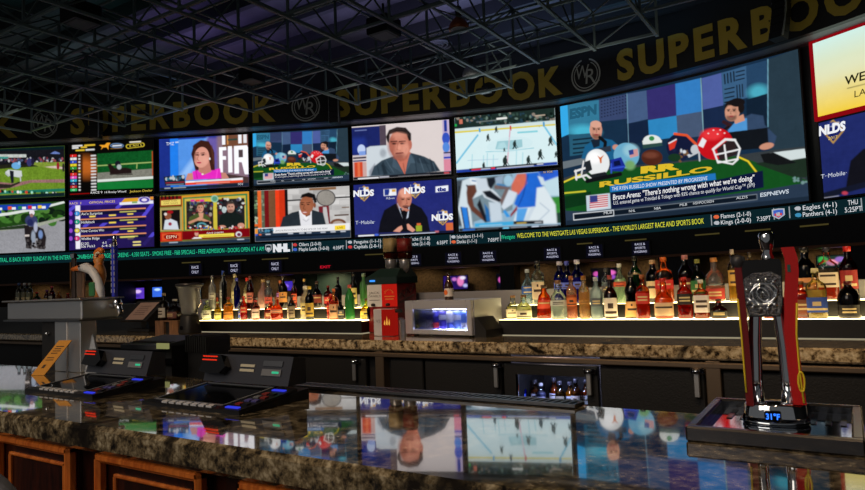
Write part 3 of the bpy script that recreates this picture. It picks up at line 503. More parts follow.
def pic_analyst():
    p = Pic(200, 112, (30, 70), (708, 35), (712, 438), (35, 462), 10); p.bg((190, 188, 186))
    for j in range(9):
        y = 60 + 42 * j
        for i in range(-1, 6): x = 260 + 95 * i + (j % 2) * 45; k = 168 + p.rg.randint(46); p.R(x, y + 38, x + 90, y, (k, k - 2, k - 4))
    p.P([(425, 52), (615, 42), (615, 62), (425, 70)], (140, 105, 75)); p.R(600, 270, 700, 255, (90, 70, 60)); p.R(652, 208, 704, 198, (120, 95, 75)); p.L([(272, 148), (708, 122)], 11, (42, 42, 46))
    p.R(30, 360, 110, 68, (60, 75, 60)); p.spk(32, 100, 105, 340, 40, [(120, 150, 110), (40, 50, 45), (170, 180, 160), (70, 90, 70)], 6, 16); p.R(58, 360, 82, 68, (225, 110, 50)); p.R(82, 360, 106, 68, (110, 120, 100), al=.6); p.R(106, 360, 138, 66, (120, 26, 30)); p.R(138, 360, 188, 64, (120, 82, 56)); p.R(186, 360, 215, 64, (235, 70, 34)); p.R(212, 360, 250, 62, (205, 60, 30)); p.R(252, 360, 271, 60, (26, 24, 28)); p.R(30, 345, 82, 325, (215, 100, 40))
    p.E(542, 128, 68, 64, (84, 82, 82)); p.E(542, 128, 60, 57, (150, 145, 138)); p.noise(480, 80, 605, 180, .12, 2); p.P([(488, 195), (562, 188), (570, 330), (495, 335)], (120, 40, 50)); p.P([(520, 200), (545, 198), (560, 330), (520, 333)], (190, 188, 188)); p.E(625, 325, 55, 34, (120, 80, 60)); p.E(625, 330, 38, 22, (175, 160, 150))
    p.P([(215, 350), (235, 275), (300, 240), (360, 225), (440, 218), (520, 245), (540, 340), (400, 350)], (44, 52, 60), soft=3); p.P([(350, 225), (440, 225), (440, 345), (362, 345)], (222, 222, 226)); p.P([(355, 235), (400, 300), (440, 240), (440, 225), (350, 222)], (235, 235, 238)); p.P([(378, 225), (435, 205), (430, 260), (400, 275)], (130, 80, 58))
    p.E(405, 180, 50, 72, (158, 98, 70), rot=6); p.E(400, 205, 40, 58, (165, 104, 76)); p.E(462, 185, 9, 20, (140, 84, 60)); p.P([(360, 130), (372, 100), (420, 84), (465, 100), (478, 160), (460, 170), (450, 130), (400, 118)], (26, 22, 22), soft=3)
    for x in (374, 416): p.E(x, 178, 10, 4, (35, 22, 20)); p.L([(x - 13, 166), (x + 13, 163)], 5, (40, 24, 22))
    p.L([(390, 180), (380, 212), (396, 216)], 6, (125, 74, 52)); p.E(390, 240, 20, 9, (175, 95, 90)); p.E(390, 239, 14, 3, (230, 220, 215)); p.L([(378, 293), (400, 310), (420, 292)], 6, (190, 190, 195))
    p.P([(55, 358), (705, 325), (705, 378), (55, 400)], (228, 228, 230)); p.P([(35, 365), (55, 362), (55, 400), (35, 402)], (230, 150, 50)); p.P([(55, 365), (165, 358), (165, 398), (55, 402)], (40, 70, 90)); p.spk(65, 370, 160, 390, 16, [(200, 205, 210), (30, 44, 60), (80, 140, 170)], 5, 12); p.T('JAMES BURROWS REACTS TO BIG KICKOFF THIS YEAR?', 180, 386, 14, (110, 110, 118), w=370); p.P([(600, 345), (675, 340), (675, 375), (600, 380)], (240, 210, 60)); p.T('LIVE', 618, 368, 15, (110, 90, 20), w=40)
    p.P([(35, 402), (712, 380), (712, 438), (35, 462)], (34, 50, 70)); p.P([(70, 425), (640, 402), (640, 412), (70, 436)], (18, 26, 38)); [p.R(x, 414 - x * .03, x + 36, 404 - x * .03, (200, 205, 215), soft=3) for x in (110, 270, 350, 400, 500, 570, 640)]; p.E(45, 410, 9, 7, (60, 90, 200)); p.E(72, 408, 10, 6, (220, 110, 60)); return p
def pic_man():
    p = Pic(200, 112, (25, 80), (695, 38), (702, 405), (28, 440), 11); p.bg((216, 206, 204))
    p.R(25, 275, 220, 75, (34, 44, 104)); p.R(25, 270, 122, 150, (40, 62, 150), soft=30, al=.6); p.R(220, 215, 262, 70, (88, 76, 88)); p.E(90, 235, 28, 34, (190, 205, 235)); p.R(72, 275, 118, 245, (130, 160, 220)); p.R(28, 300, 122, 282, (70, 62, 80)); p.R(28, 318, 122, 304, (40, 50, 110)); p.R(28, 432, 122, 318, (200, 165, 160)); p.R(38, 420, 95, 318, (205, 80, 50)); p.R(60, 420, 76, 318, (225, 120, 80), soft=5)
    p.R(45, 110, 130, 100, (130, 145, 200), soft=3); p.P([(125, 225), (150, 214), (300, 205), (340, 260), (330, 420), (125, 425)], (202, 210, 216), soft=3); p.E(240, 260, 22, 28, (165, 172, 180), soft=15); p.P([(140, 380), (180, 330), (200, 410), (140, 425)], (150, 155, 165), soft=10)
    p.R(655, 400, 702, 38, (190, 175, 205)); p.R(662, 120, 680, 40, (40, 60, 150)); p.E(672, 165, 26, 40, (60, 90, 190)); p.E(672, 225, 24, 34, (90, 140, 215)); p.R(655, 268, 702, 256, (50, 40, 60)); p.R(655, 302, 702, 288, (50, 70, 180)); p.R(655, 385, 702, 305, (215, 140, 160))
    p.P([(150, 412), (175, 350), (230, 310), (300, 285), (420, 258), (520, 285), (590, 320), (630, 385), (400, 412)], (62, 78, 90), soft=3); p.P([(225, 340), (240, 320), (270, 400), (240, 410)], (40, 52, 62), soft=8); p.P([(430, 262), (480, 330), (560, 340), (500, 280)], (50, 64, 76), soft=4); p.P([(560, 300), (620, 380), (570, 390)], (44, 56, 68), soft=8)
    p.P([(300, 270), (430, 255), (430, 300), (385, 405), (330, 300)], (200, 120, 100)); p.P([(310, 290), (350, 345), (375, 400), (300, 350)], (74, 92, 106)); p.P([(425, 262), (465, 330), (430, 330), (390, 402), (405, 330)], (76, 94, 108))
    p.E(360, 200, 76, 100, (196, 128, 108), rot=4); p.E(355, 225, 62, 72, (205, 138, 118)); p.E(428, 205, 13, 32, (185, 115, 98)); p.E(300, 210, 26, 60, (165, 98, 82), soft=20, al=.8)
    p.P([(262, 150), (285, 105), (340, 84), (400, 90), (436, 130), (436, 175), (420, 180), (405, 135), (340, 120), (290, 135), (282, 195), (270, 180)], (42, 34, 34), soft=4)
    for x in (318, 375): p.E(x, 198, 16, 5, (48, 32, 32)); p.L([(x - 22, 184), (x + 20, 181)], 8, (70, 44, 40))
    p.L([(345, 195), (338, 238), (358, 243)], 8, (165, 98, 82)); p.L([(328, 266), (380, 262)], 8, (150, 82, 74)); p.E(355, 290, 34, 14, (180, 112, 96), soft=10); p.L([(300, 235), (312, 262)], 5, (170, 102, 86)); p.L([(402, 230), (396, 258)], 5, (170, 102, 86)); p.L([(378, 330), (388, 400)], 6, (170, 95, 80))
    p.E(322, 192, 22, 10, (150, 88, 74), soft=10, al=.7); p.E(378, 190, 22, 10, (150, 88, 74), soft=10, al=.7); p.E(316, 198, 9, 3.5, (34, 24, 24)); p.E(376, 196, 9, 3.5, (34, 24, 24))
    p.E(352, 228, 13, 24, (226, 160, 138), soft=10, al=.7); p.E(395, 240, 24, 46, (222, 158, 138), soft=24, al=.7); p.E(350, 140, 44, 18, (222, 160, 140), soft=20, al=.6); p.E(348, 278, 44, 20, (150, 96, 84), soft=16, al=.6); p.L([(330, 262), (378, 258)], 5, (120, 62, 58)); p.P([(300, 250), (330, 300), (385, 300), (420, 255), (405, 300), (360, 318), (318, 300)], (150, 86, 72), soft=14, al=.7)
    p.L([(290, 120), (330, 98), (390, 100)], 7, (76, 62, 58), .7); p.L([(340, 92), (400, 108), (428, 150)], 6, (60, 50, 48), .7)
    for a in (((235, 330), (290, 395)), ((460, 300), (470, 400)), ((520, 300), (560, 395)), ((200, 350), (210, 405))): p.L(a, 9, (44, 58, 70), .7)
    for a in (((260, 310), (310, 390)), ((490, 300), (520, 390)), ((580, 330), (600, 390))): p.L(a, 8, (84, 102, 116), .6)
    p.P([(28, 422), (702, 385), (702, 405), (28, 440)], (30, 34, 42)); p.R(60, 436, 205, 420, (222, 222, 226)); p.R(210, 426, 278, 414, (190, 190, 200), soft=3); p.R(340, 418, 560, 406, (200, 200, 208), soft=3); p.R(655, 404, 690, 390, (190, 80, 90), soft=4); return p
def nlds(p, x, y, k):
    p.P([(x - 60 * k, y), (x, y - 56 * k), (x + 60 * k, y - 8 * k), (x, y + 56 * k)], (200, 160, 70)); p.P([(x - 52 * k, y), (x, y - 48 * k), (x + 52 * k, y - 8 * k), (x, y + 47 * k)], (36, 44, 108))
    p.R(x - 32 * k, y - 18 * k, x + 32 * k, y - 46 * k, (225, 228, 235)); p.R(x - 30 * k, y - 20 * k, x - 2 * k, y - 44 * k, (44, 62, 140)); p.P([(x - 6 * k, y - 20 * k), (x, y - 40 * k), (x + 10 * k, y - 34 * k), (x + 8 * k, y - 20 * k)], (235, 235, 240)); p.R(x + 12 * k, y - 30 * k, x + 30 * k, y - 44 * k, (220, 170, 70))
    p.T('NLDS', x - 76 * k, y + 22 * k, 42 * k, (240, 242, 246), w=146 * k, bold=.05); p.T('2017', x - 26 * k, y + 40 * k, 14 * k, (230, 200, 110), w=52 * k)
def pic_press():
    p = Pic(200, 112, (30, 72), (712, 32), (722, 405), (35, 440), 12); p.bg((40, 48, 122), (46, 52, 118))
    nlds(p, 104, 132, 1); nlds(p, 462, 112, 1); nlds(p, 650, 302, 1)
    p.R(242, 150, 330, 98, (228, 230, 238)); p.R(248, 146, 282, 102, (40, 60, 140)); p.P([(276, 146), (286, 112), (298, 118), (298, 146)], (238, 238, 242)); p.R(300, 122, 326, 102, (220, 170, 70)); p.T('MLB.com', 260, 174, 14, (225, 228, 236), w=58)
    p.P([(604, 85), (690, 76), (690, 116), (604, 126)], (232, 235, 242)); p.T('tbs', 614, 118, 26, (44, 54, 130), w=62, bold=.07); p.T('T··Mobile·', 40, 352, 26, (205, 212, 226), w=138)
    p.P([(200, 410), (215, 330), (245, 250), (320, 205), (440, 200), (505, 235), (545, 300), (562, 400)], (24, 24, 32), soft=3); p.P([(335, 205), (352, 190), (425, 200), (412, 300), (380, 330)], (195, 205, 220)); p.P([(352, 235), (415, 235), (395, 330), (378, 330)], (28, 28, 36)); p.P([(362, 240), (405, 240), (392, 262)], (170, 180, 200))
    p.E(388, 170, 50, 72, (200, 135, 112), rot=4); p.E(390, 130, 42, 34, (222, 160, 138), soft=10); p.E(344, 175, 8, 20, (180, 112, 92)); p.E(352, 185, 18, 45, (165, 100, 84), soft=14, al=.8)
    for x in (376, 416): p.E(x, 175, 11, 4, (60, 36, 34)); p.L([(x - 14, 166), (x + 13, 165)], 5, (120, 75, 62))
    p.L([(400, 175), (406, 205), (394, 208)], 6, (165, 100, 84)); p.E(396, 224, 26, 9, (130, 85, 75)); p.E(398, 232, 17, 5, (90, 45, 45)); p.E(394, 250, 26, 10, (190, 125, 105)); p.E(382, 272, 20, 20, (20, 20, 26)); p.L([(380, 280), (380, 380)], 12, (20, 20, 26)); p.L([(372, 340), (420, 400)], 7, (26, 26, 32))
    p.P([(305, 400), (340, 370), (365, 358), (372, 380), (350, 405)], (215, 155, 135)); p.P([(400, 350), (412, 345), (460, 390), (440, 405), (405, 385)], (215, 155, 135)); p.R(465, 400, 505, 358, (150, 165, 50)); p.R(470, 358, 498, 342, (205, 110, 60)); p.R(672, 392, 720, 338, (205, 110, 66))
    p.P([(35, 425), (722, 392), (722, 405), (35, 440)], (26, 30, 50)); p.R(58, 438, 170, 422, (225, 226, 230)); p.E(188, 424, 16, 8, (80, 110, 210)); p.R(210, 424, 600, 412, (190, 195, 210), soft=3); p.R(596, 408, 622, 394, (190, 110, 120), soft=3); return p
def pic_rink():
    p = Pic(200, 112, (20, 120), (672, 30), (690, 405), (35, 468), 13); p.bg((212, 232, 235))
    p.P([(20, 118), (672, 28), (675, 130), (22, 212)], (36, 52, 48)); p.spk(25, 70, 670, 150, 130, [(60, 84, 76), (20, 32, 30), (110, 130, 120), (140, 130, 120), (44, 70, 84)], 5, 12)
    p.P([(22, 190), (675, 112), (675, 138), (22, 210)], (205, 220, 220)); p.P([(22, 207), (675, 136), (675, 146), (22, 218)], (215, 200, 70)); [p.R(x, 192 - .12 * x, x + 70, 182 - .12 * x, (90, 150, 180), soft=3) for x in (90, 250, 440, 530)]; p.R(300, 122, 368, 100, (225, 225, 220)); p.R(165, 138, 300, 126, (120, 130, 130), soft=4); p.R(545, 90, 612, 76, (220, 200, 180), soft=4); p.R(54, 158, 74, 126, (200, 120, 100)); p.R(20, 175, 36, 158, (40, 160, 80))
    p.L([(188, 185), (190, 200)], 12, (90, 160, 200)); p.L([(603, 130), (604, 152)], 12, (90, 160, 200)); p.L([(390, 160), (392, 184)], 10, (200, 60, 70))
    p.P([(292, 312), (305, 260), (465, 243), (468, 292), (400, 312)], (120, 180, 190)); p.P([(302, 310), (318, 272), (350, 262), (370, 300)], (160, 205, 212), soft=8); p.L([(388, 184), (370, 400)], 8, (215, 175, 190)); p.L([(176, 225), (36, 405)], 12, (130, 195, 220)); p.L([(612, 162), (685, 275)], 12, (130, 195, 220)); p.L([(440, 200), (560, 188)], 12, (140, 205, 215)); p.L([(230, 330), (370, 322), (540, 298)], 4, (120, 190, 205)); p.E(385, 280, 150, 50, (200, 225, 230), rot=-8, al=.4)
    [p.L([(x, y), (x - 3, y + 90)], 7, (150, 205, 215), .6) for x, y in ((140, 350), (240, 340), (280, 350), (430, 320), (470, 330), (215, 355))]; p.L([(110, 388), (310, 375)], 5, (170, 195, 215), .7)
    for x, y, s in ((297, 182, .8), (243, 235, .9), (417, 275, 1.1), (645, 245, 1.2), (580, 335, 1.3), (505, 375, 1.2), (355, 385, 1.5), (350, 312, .5), (215, 418, .9), (680, 335, .8)):
        p.E(x, y, 10 * s, 17 * s, (44, 60, 58)); p.E(x + 3 * s, y - 18 * s, 5 * s, 6 * s, (70, 80, 76)); p.L([(x, y + 10 * s), (x - 9 * s, y + 28 * s)], 7 * s, (34, 44, 44)); p.L([(x + 2, y + 10 * s), (x + 10 * s, y + 26 * s)], 7 * s, (34, 44, 44)); p.L([(x + 6 * s, y), (x + 20 * s, y + 22 * s)], 3 * s, (70, 80, 80))
    p.P([(33, 450), (688, 385), (690, 405), (35, 470)], (40, 70, 160)); p.P([(120, 440), (600, 392), (602, 404), (120, 452)], (40, 44, 54)); p.R(135, 452, 196, 436, (215, 60, 70)); p.R(265, 440, 290, 426, (215, 50, 60)); p.R(300, 432, 540, 414, (215, 220, 225), soft=4); p.R(198, 445, 260, 432, (190, 195, 205), soft=3); p.R(560, 408, 600, 396, (210, 215, 225), soft=3); return p
def pic_football():
    p = Pic(200, 112, (22, 92), (697, 30), (712, 398), (36, 452), 14); p.blur = 4; p.bg((150, 180, 200))
    p.R(22, 420, 120, 95, (70, 80, 90), soft=20); p.P([(120, 95), (400, 60), (400, 300), (120, 390)], (120, 140, 150)); p.P([(570, 40), (700, 30), (705, 120), (600, 110)], (50, 100, 205)); p.P([(600, 110), (705, 70), (708, 200), (640, 200)], (190, 215, 225), soft=6); p.P([(640, 212), (706, 205), (710, 330), (660, 330)], (60, 140, 60)); p.P([(660, 320), (712, 310), (714, 380), (640, 385)], (40, 70, 60))
    p.P([(60, 110), (120, 88), (180, 90), (200, 140), (195, 200), (110, 240), (130, 420), (60, 425), (30, 300)], (205, 218, 225), soft=5); p.P([(110, 92), (175, 95), (185, 140), (120, 130)], (225, 230, 235), soft=4); p.L([(128, 108), (160, 112), (175, 125)], 8, (60, 120, 170)); p.L([(40, 150), (36, 220)], 12, (44, 52, 60)); p.L([(90, 140), (120, 200), (110, 260)], 10, (60, 80, 100))
    p.P([(95, 140), (150, 135), (160, 180), (130, 230), (140, 280), (230, 360), (215, 385), (120, 310), (95, 260), (88, 190)], (104, 66, 54), soft=4); p.P([(50, 285), (90, 290), (110, 400), (105, 430), (72, 430), (58, 340)], (50, 130, 215), soft=3); p.L([(50, 290), (75, 430)], 8, (24, 30, 40)); p.L([(92, 292), (112, 425)], 6, (24, 30, 40)); p.P([(160, 270), (180, 230), (215, 330), (250, 380), (215, 388)], (30, 34, 42), soft=5); p.P([(210, 260), (240, 300), (252, 380), (225, 380)], (44, 110, 170), soft=5)
    p.P([(170, 150), (235, 140), (290, 185), (330, 235), (300, 260), (210, 220)], (205, 214, 222), soft=6); p.P([(198, 180), (250, 172), (330, 235), (310, 250), (225, 215)], (30, 34, 42), soft=4); p.P([(225, 90), (300, 78), (290, 110), (255, 165), (225, 130)], (34, 40, 50), soft=5); p.P([(240, 250), (320, 255), (330, 370), (255, 385)], (195, 208, 218), soft=8); p.P([(150, 95), (225, 90), (240, 160), (170, 170)], (200, 210, 220), soft=5); p.P([(282, 85), (340, 70), (330, 130), (290, 130)], (150, 170, 190), soft=4); p.L([(290, 150), (370, 150), (330, 240), (340, 270)], 26, (120, 80, 70), .7); p.L([(300, 130), (370, 140)], 14, (60, 130, 180), .8); p.E(372, 105, 30, 38, (160, 195, 215), soft=6)
    p.P([(480, 55), (570, 45), (600, 130), (555, 280), (440, 285), (410, 260), (440, 180)], (40, 108, 205), soft=4); p.P([(430, 60), (490, 55), (495, 120), (440, 195), (390, 190), (395, 130)], (205, 112, 92), soft=5); p.P([(375, 165), (430, 185), (400, 260), (340, 300), (325, 280)], (205, 215, 225), soft=5); p.L([(500, 70), (470, 200), (440, 270)], 10, (30, 70, 150), .7)
    p.P([(430, 290), (550, 275), (560, 150), (610, 140), (680, 260), (690, 385), (400, 395)], (215, 225, 230), soft=6); p.P([(430, 290), (500, 285), (470, 380), (420, 385)], (90, 160, 220), soft=5); p.P([(520, 280), (550, 276), (500, 380), (470, 380)], (200, 212, 222), soft=5); p.P([(565, 70), (600, 80), (620, 130), (590, 130)], (200, 215, 225)); p.L([(580, 250), (640, 300), (560, 380)], 8, (170, 185, 200), .7); p.P([(385, 330), (430, 270), (430, 300), (385, 350)], (140, 50, 60), soft=3); p.P([(335, 310), (350, 300), (385, 345), (360, 350)], (60, 150, 215), soft=3)
    p.R(585, 58, 668, 32, (60, 60, 50), al=.5); p.T('N  FOX', 605, 52, 14, (225, 190, 90), w=58); p.P([(145, 395), (405, 375), (405, 400), (145, 420)], (70, 170, 215)); p.P([(405, 375), (600, 365), (600, 388), (405, 396)], (24, 26, 32)); p.R(175, 412, 330, 396, (215, 230, 240), soft=5, al=.8); p.R(425, 392, 490, 380, (220, 190, 90), soft=4); p.R(545, 384, 590, 374, (200, 205, 210), soft=3)
    p.P([(36, 432), (712, 390), (712, 402), (36, 452)], (26, 30, 40)); p.R(62, 446, 146, 430, (50, 110, 200)); p.R(160, 436, 305, 424, (190, 195, 205), soft=3); p.R(335, 432, 375, 414, (120, 190, 220)); p.R(385, 420, 495, 408, (200, 205, 215), soft=3); p.R(525, 418, 572, 400, (190, 200, 215)); p.R(580, 408, 695, 396, (205, 210, 218), soft=3); return p
def HC(a, b): return [proj((s, t, z + EYE)) for s, t, z in ((-.42, 19.93, a), (2.7, 18.1, a), (2.7, 18.1, b), (-.42, 19.93, b))]
def pic_yellow():      # coordinates = photo pixels; panel continues past the frame edge
    p = Pic(200, 112, *HC(6.0, 4.02), 15); p.bg((205, 232, 225), (238, 205, 70))
    p.R(809, 80, 946, 38, (220, 236, 235), soft=30, al=.6); p.T('WESTGATE', 850, 84, 9, (40, 38, 20), w=78, bold=.02); p.T('LAS VEGAS', 861, 96, 7, (40, 38, 20), w=58); p.L([(853, 87), (925, 69)], .7, (60, 56, 30)); p.E(889, 52, 11, 11, (60, 56, 30)); p.E(889, 52, 9.4, 9.4, (222, 226, 190)); p.T('WR', 882, 56, 9, (60, 56, 30), w=14)
    return p
def pic_nlds():
    p = Pic(200, 112, *HC(3.85, 1.84), 16); p.bg((40, 50, 110), (36, 46, 104))
    nlds(p, 836, 131, .22); nlds(p, 902, 115, .22); p.T('T··Mobile·', 821, 179, 4.4, (210, 216, 228), w=31); p.P([(852, 178), (856, 160), (870, 148), (900, 140), (912, 172), (850, 190)], (24, 24, 32)); p.E(885, 132, 10, 14, SK)
    p.P([(819, 194), (948, 162), (948, 168), (819, 200)], (26, 30, 48)); p.R(823, 198, 842, 195, (225, 225, 230)); p.E(849, 192.5, 3.5, 1.8, (190, 70, 90)); return p
# ------------------------------------------------------------------ the curved video wall, in plan
Z = lambda rel: rel + EYE
WP = [(-34.5, 8.6), (-31.6, 10.2), (-28.7, 11.95), (-25.65, 13.72), (-22.45, 15.38), (-19.0, 17.12), (-15.5, 18.83), (-11.9, 20.3), (-8.2, 21.42), (-4.4, 21.1), (-.64, 20.1), (2.6, 18.3), (5.4, 16.2)]
def catmull(P, n=14):
    P = [np.array(p, float) for p in P]; out = []
    for i in range(1, len(P) - 2):
        a, b, c, d = P[i - 1:i + 3]
        for k in range(n):
            t = k / n; out.append(.5 * (2 * b + (c - a) * t + (2 * a - 5 * b + 4 * c - d) * t * t + (3 * b - a - 3 * c + d) * t ** 3))
    out.append(P[-2]); return np.array(out)
CV = catmull(WP); SEG = np.hypot(*np.diff(CV, axis=0).T); ARC = np.concatenate([[0], np.cumsum(SEG)])
TAN = np.gradient(CV, axis=0); TAN /= np.hypot(*TAN.T)[:, None]; NRM = np.stack([TAN[:, 1], -TAN[:, 0]], 1)     # towards the room
def cpos(l, off=0.0):
    l = np.asarray(l, float)
    f = lambda a: np.stack([np.interp(l, ARC, a[:, 0]), np.interp(l, ARC, a[:, 1])], -1)
    return f(CV) + f(NRM) * np.asarray(off)[..., None]
def l_of_px(x, z, off=0.0):
    l = np.linspace(0, ARC[-1], 1500); p = cpos(l, off); q = np.array([proj((a, b, z))[0] for a, b in p]); return float(np.interp(x, q, l))
def strip(mb, l0, l1, off, za, zb, mat=0, n=None):
    n = n or max(2, int((l1 - l0) / .5)); L = np.linspace(l0, l1, n); p = cpos(L, off)
    vs = [(a, b, za) for a, b in p] + [(a, b, zb) for a, b in p]
    return mb.add(vs, [(i, i + 1, n + i + 1, n + i) for i in range(n - 1)], mat)
def slab(mb, l0, l1, o0, o1, za, zb, mat=0, n=None):     # solid band following the wall
    n = n or max(2, int((l1 - l0) / .5)); L = np.linspace(l0, l1, n); a = cpos(L, o0); b = cpos(L, o1)
    vs = [(*p, za) for p in a] + [(*p, za) for p in b] + [(*p, zb) for p in b] + [(*p, zb) for p in a]
    fs = [(k * n + i, k * n + i + 1, ((k + 1) % 4) * n + i + 1, ((k + 1) % 4) * n + i) for k in range(4) for i in range(n - 1)]
    fs += [(0, n, 2 * n, 3 * n), (n - 1, 4 * n - 1, 3 * n - 1, 2 * n - 1)]
    return mb.add(vs, fs, mat)
LMAX = float(ARC[-1])
WALLD = pbr('dark_wall_paint', (10, 12, 14), .6); FASC = pbr('black_fascia', (15, 15, 15), .5)
CEIL = pbr('dark_ceiling_deck', (74, 74, 82), .8, var=.35, scale=.8); CARPET = pbr('dark_carpet', (40, 26, 22), .95, var=.4, scale=30)

# room shell
struct(MB().box((-36, -4, -.1), (8, 26, 0)).build('floor', CARPET))
mb = MB().box((-36, -4, Z(8.25)), (8, 26, Z(8.4)))
mb.build('ceiling', CEIL)['kind'] = 'structure'
mb = MB(); slab(mb, 0, LMAX, -.45, -.24, Z(.56), Z(8.3)); struct(mb.build('wall_back', WALLD))
mb = MB(); slab(mb, 0, LMAX, -.24, -.19, Z(1.3), Z(6.12)); struct(mb.build('trim_1', pbr('screen_surround', (20, 30, 36), .35)))
mb = MB(); slab(mb, 0, LMAX, .55, .75, Z(6.08), Z(8.25)); slab(mb, 0, LMAX, -.24, .55, Z(6.08), Z(6.16), 1); struct(mb.build('trim_2', [FASC, pbr('soffit_paint', (120, 120, 126), .5)]))
struct(MB().box((-36, 25.8, 0), (8, 26, Z(8.3))).build('wall_rear', WALLD))
struct(MB().box((7.8, -4, 0), (8, 26, Z(8.3))).build('wall_right', WALLD))
struct(MB().box((-36, -4, 0), (-35.8, 26, Z(8.3))).build('wall_left', WALLD))
# dark joists under the deck
for k, t in enumerate(np.arange(6, 25, 1.56)):
    struct(MB().box((-30, t - .09, Z(7.85)), (7, t + .09, Z(8.25))).build('trim_%d' % (3 + k), pbr('dark_joist', (34, 36, 42), .8)))

# ------------------------------------------------------------------ video screens
def flat(a, b, zt, zb):
    a, b = np.array(a), np.array(b); n = np.array([(b - a)[1], -(b - a)[0]]); n = n / np.hypot(*n)
    def f(u, v, off):
        q = a + (b - a) * np.asarray(u)[..., None] + n * (np.asarray(off) + .0)
        return np.concatenate([q, (zt + (zb - zt) * np.asarray(v))[..., None]], -1)
    return f
def bent(a, m, b, zt, zb):
    a, m, b = map(np.array, (a, m, b)); c = 2 * m - .5 * (a + b)
    def f(u, v, off):
        u = np.asarray(u)[..., None]; q = a * (1 - u) ** 2 + 2 * c * u * (1 - u) + b * u * u
        d = 2 * (c - a) * (1 - u) + 2 * (b - c) * u; d = d / np.hypot(d[..., 0], d[..., 1])[..., None]
        q = q + np.stack([d[..., 1], -d[..., 0]], -1) * np.asarray(off)
        return np.concatenate([q, (zt + (zb - zt) * np.asarray(v))[..., None]], -1)
    return f
def screen(label, surf, pic, nseg=1, rim=BLACK, rw=.012, rh=.02):
    base = surf(np.array([.5]), np.array([1.]), 0.)[0]
    t = empty('video_screen', tuple(base), label, 'screen', 'screens of the curved video wall')
    mb = MB(); U = np.linspace(-rw, 1 + rw, nseg + 1)
    def P(u, v, o): return tuple(surf(np.array([u]), np.array([v]), o)[0])
    vs = []
    for u in U: vs += [P(u, -rh, 0), P(u, 1 + rh, 0), P(u, 1 + rh, -.1), P(u, -rh, -.1)]
    fs = []
    for i in range(nseg): fs += [(4 * i + k, 4 * i + (k + 1) % 4, 4 * i + 4 + (k + 1) % 4, 4 * i + 4 + k) for k in range(4)]
    fs += [(0, 1, 2, 3), (4 * nseg + 3, 4 * nseg + 2, 4 * nseg + 1, 4 * nseg)]
    mb.add(vs, fs); mb.build('frame', rim, t); pic.mesh('picture', surf, t); return t
Z1, Z2, Z3, Z4 = Z(6.0), Z(3.98), Z(3.79), Z(1.84)
PL = {'A': ((-28.75, 11.95), (-25.77, 13.68)), 'B': ((-25.53, 13.72), (-22.49, 15.33)), 'C': ((-22.22, 15.42), (-19.1, 17.08)), 'D': ((-18.88, 17.13), (-15.6, 18.83)), 'E': ((-15.38, 18.81), (-12.02, 20.32)), 'F': ((-11.75, 20.26), (-8.33, 21.41))}
def up(k): return flat(*PL[k], Z1, Z2)
def dn(k): return flat(*PL[k], Z3, Z4)
screen('video screen showing horses and a crowd on a green race course, at the left edge', up('A'), pic_track())
screen('video screen showing a jockey in white helmet riding on a pale dirt track', dn('A'), pic_jockey())
screen('black video screen with coloured number boxes beside a galloping race horse', up('B'), pic_board())
screen('purple video screen listing official race prices', dn('B'), pic_results())
screen('video screen showing a brown-haired woman in a bright pink top', up('C'), pic_anchor())
screen('video screen split between two men in a yellow and green frame', dn('C'), pic_split())
screen('small video screen showing football helmets on a green table, left of the grey-shirted man', up('D'), pic_desk(9, 200, 112, [(25, 163), (605, 22), (637, 395), (40, 455)]))
screen('video screen showing a man in dark suit before a white brick wall', dn('D'), pic_analyst())
screen('video screen showing a dark-haired man in grey shirt on white background', up('E'), pic_man())
screen('dark blue video screen showing a bald man at a press conference', dn('E'), pic_press())
screen('video screen showing a pale ice hockey rink', up('F'), pic_rink())
screen('video screen showing a close view of football players in white and blue', dn('F'), pic_football())
screen('huge curved video screen with football helmets on a green table and two men', bent((-8.12, 21.38), (-4.36, 21.02), (-.78, 20.14), Z1, Z4), pic_desk(19, 460, 264, [(25, 163), (605, 22), (637, 395), (40, 455)]), 12, rw=.006, rh=.01)
REDG = emit('red_lit_border', (150, 10, 20), .8)
screen('pale yellow video screen in a glowing red border at the right edge', flat((-.42, 19.93), (2.7, 18.1), Z(6.0), Z(4.02)), pic_yellow(), rim=REDG, rw=.03, rh=.05)
screen('dark blue video screen with baseball emblem at the right edge, under the yellow one', flat((-.42, 19.93), (2.7, 18.1), Z(3.85), Z(1.84)), pic_nlds())

# ------------------------------------------------------------------ ticker ribbon
tk = empty('ticker_display', (*cpos(LMAX / 2, 0), Z(1.36)), 'long thin ticker display running under the video screens, green, white and yellow text', 'display')
mb = MB(); slab(mb, 0, LMAX, -.19, .0, Z(1.34), Z(1.775)); mb.build('housing', BLACK, tk)
DKT = emit('ticker_background', (10, 34, 40), 1, False)
mb = MB(); strip(mb, .02, LMAX - .02, .006, Z(1.37), Z(1.765)); mb.build('display_band', DKT, tk)
def curved_text(mb, body, x0, x1, z, h, off, bold=.0, mat=0):
    V, T, W = glyphs(body, bold); l0, l1 = l_of_px(x0, z, off), l_of_px(x1, z, off)
    p = cpos(l0 + V[:, 0] / W * (l1 - l0), off)
    mb.add([(a, b, z + y * h) for (a, b), y in zip(p, V[:, 1])], T, mat)
TG, TY, TWh = emit('ticker_green', (40, 205, 150), 1, False), emit('ticker_yellow', (225, 225, 60), 1, False), emit('ticker_white', (225, 228, 232), 1, False)
mb = MB()
curved_text(mb, 'L CENTRAL, IS BACK EVERY SUNDAY IN THE INTERNATIONAL', -10, 86, Z(1.49), .17, .014)
curved_text(mb, 'THEATER - LARGEST SCREENS - 4,350 SEATS - SMOKE FREE - F&B SPECIALS - FREE ADMISSION - DOORS OPEN AT 6 AM', 83, 264, Z(1.49), .17, .014)
mb.build('ticker_text', TG, tk)['label'] = 'green lettering'
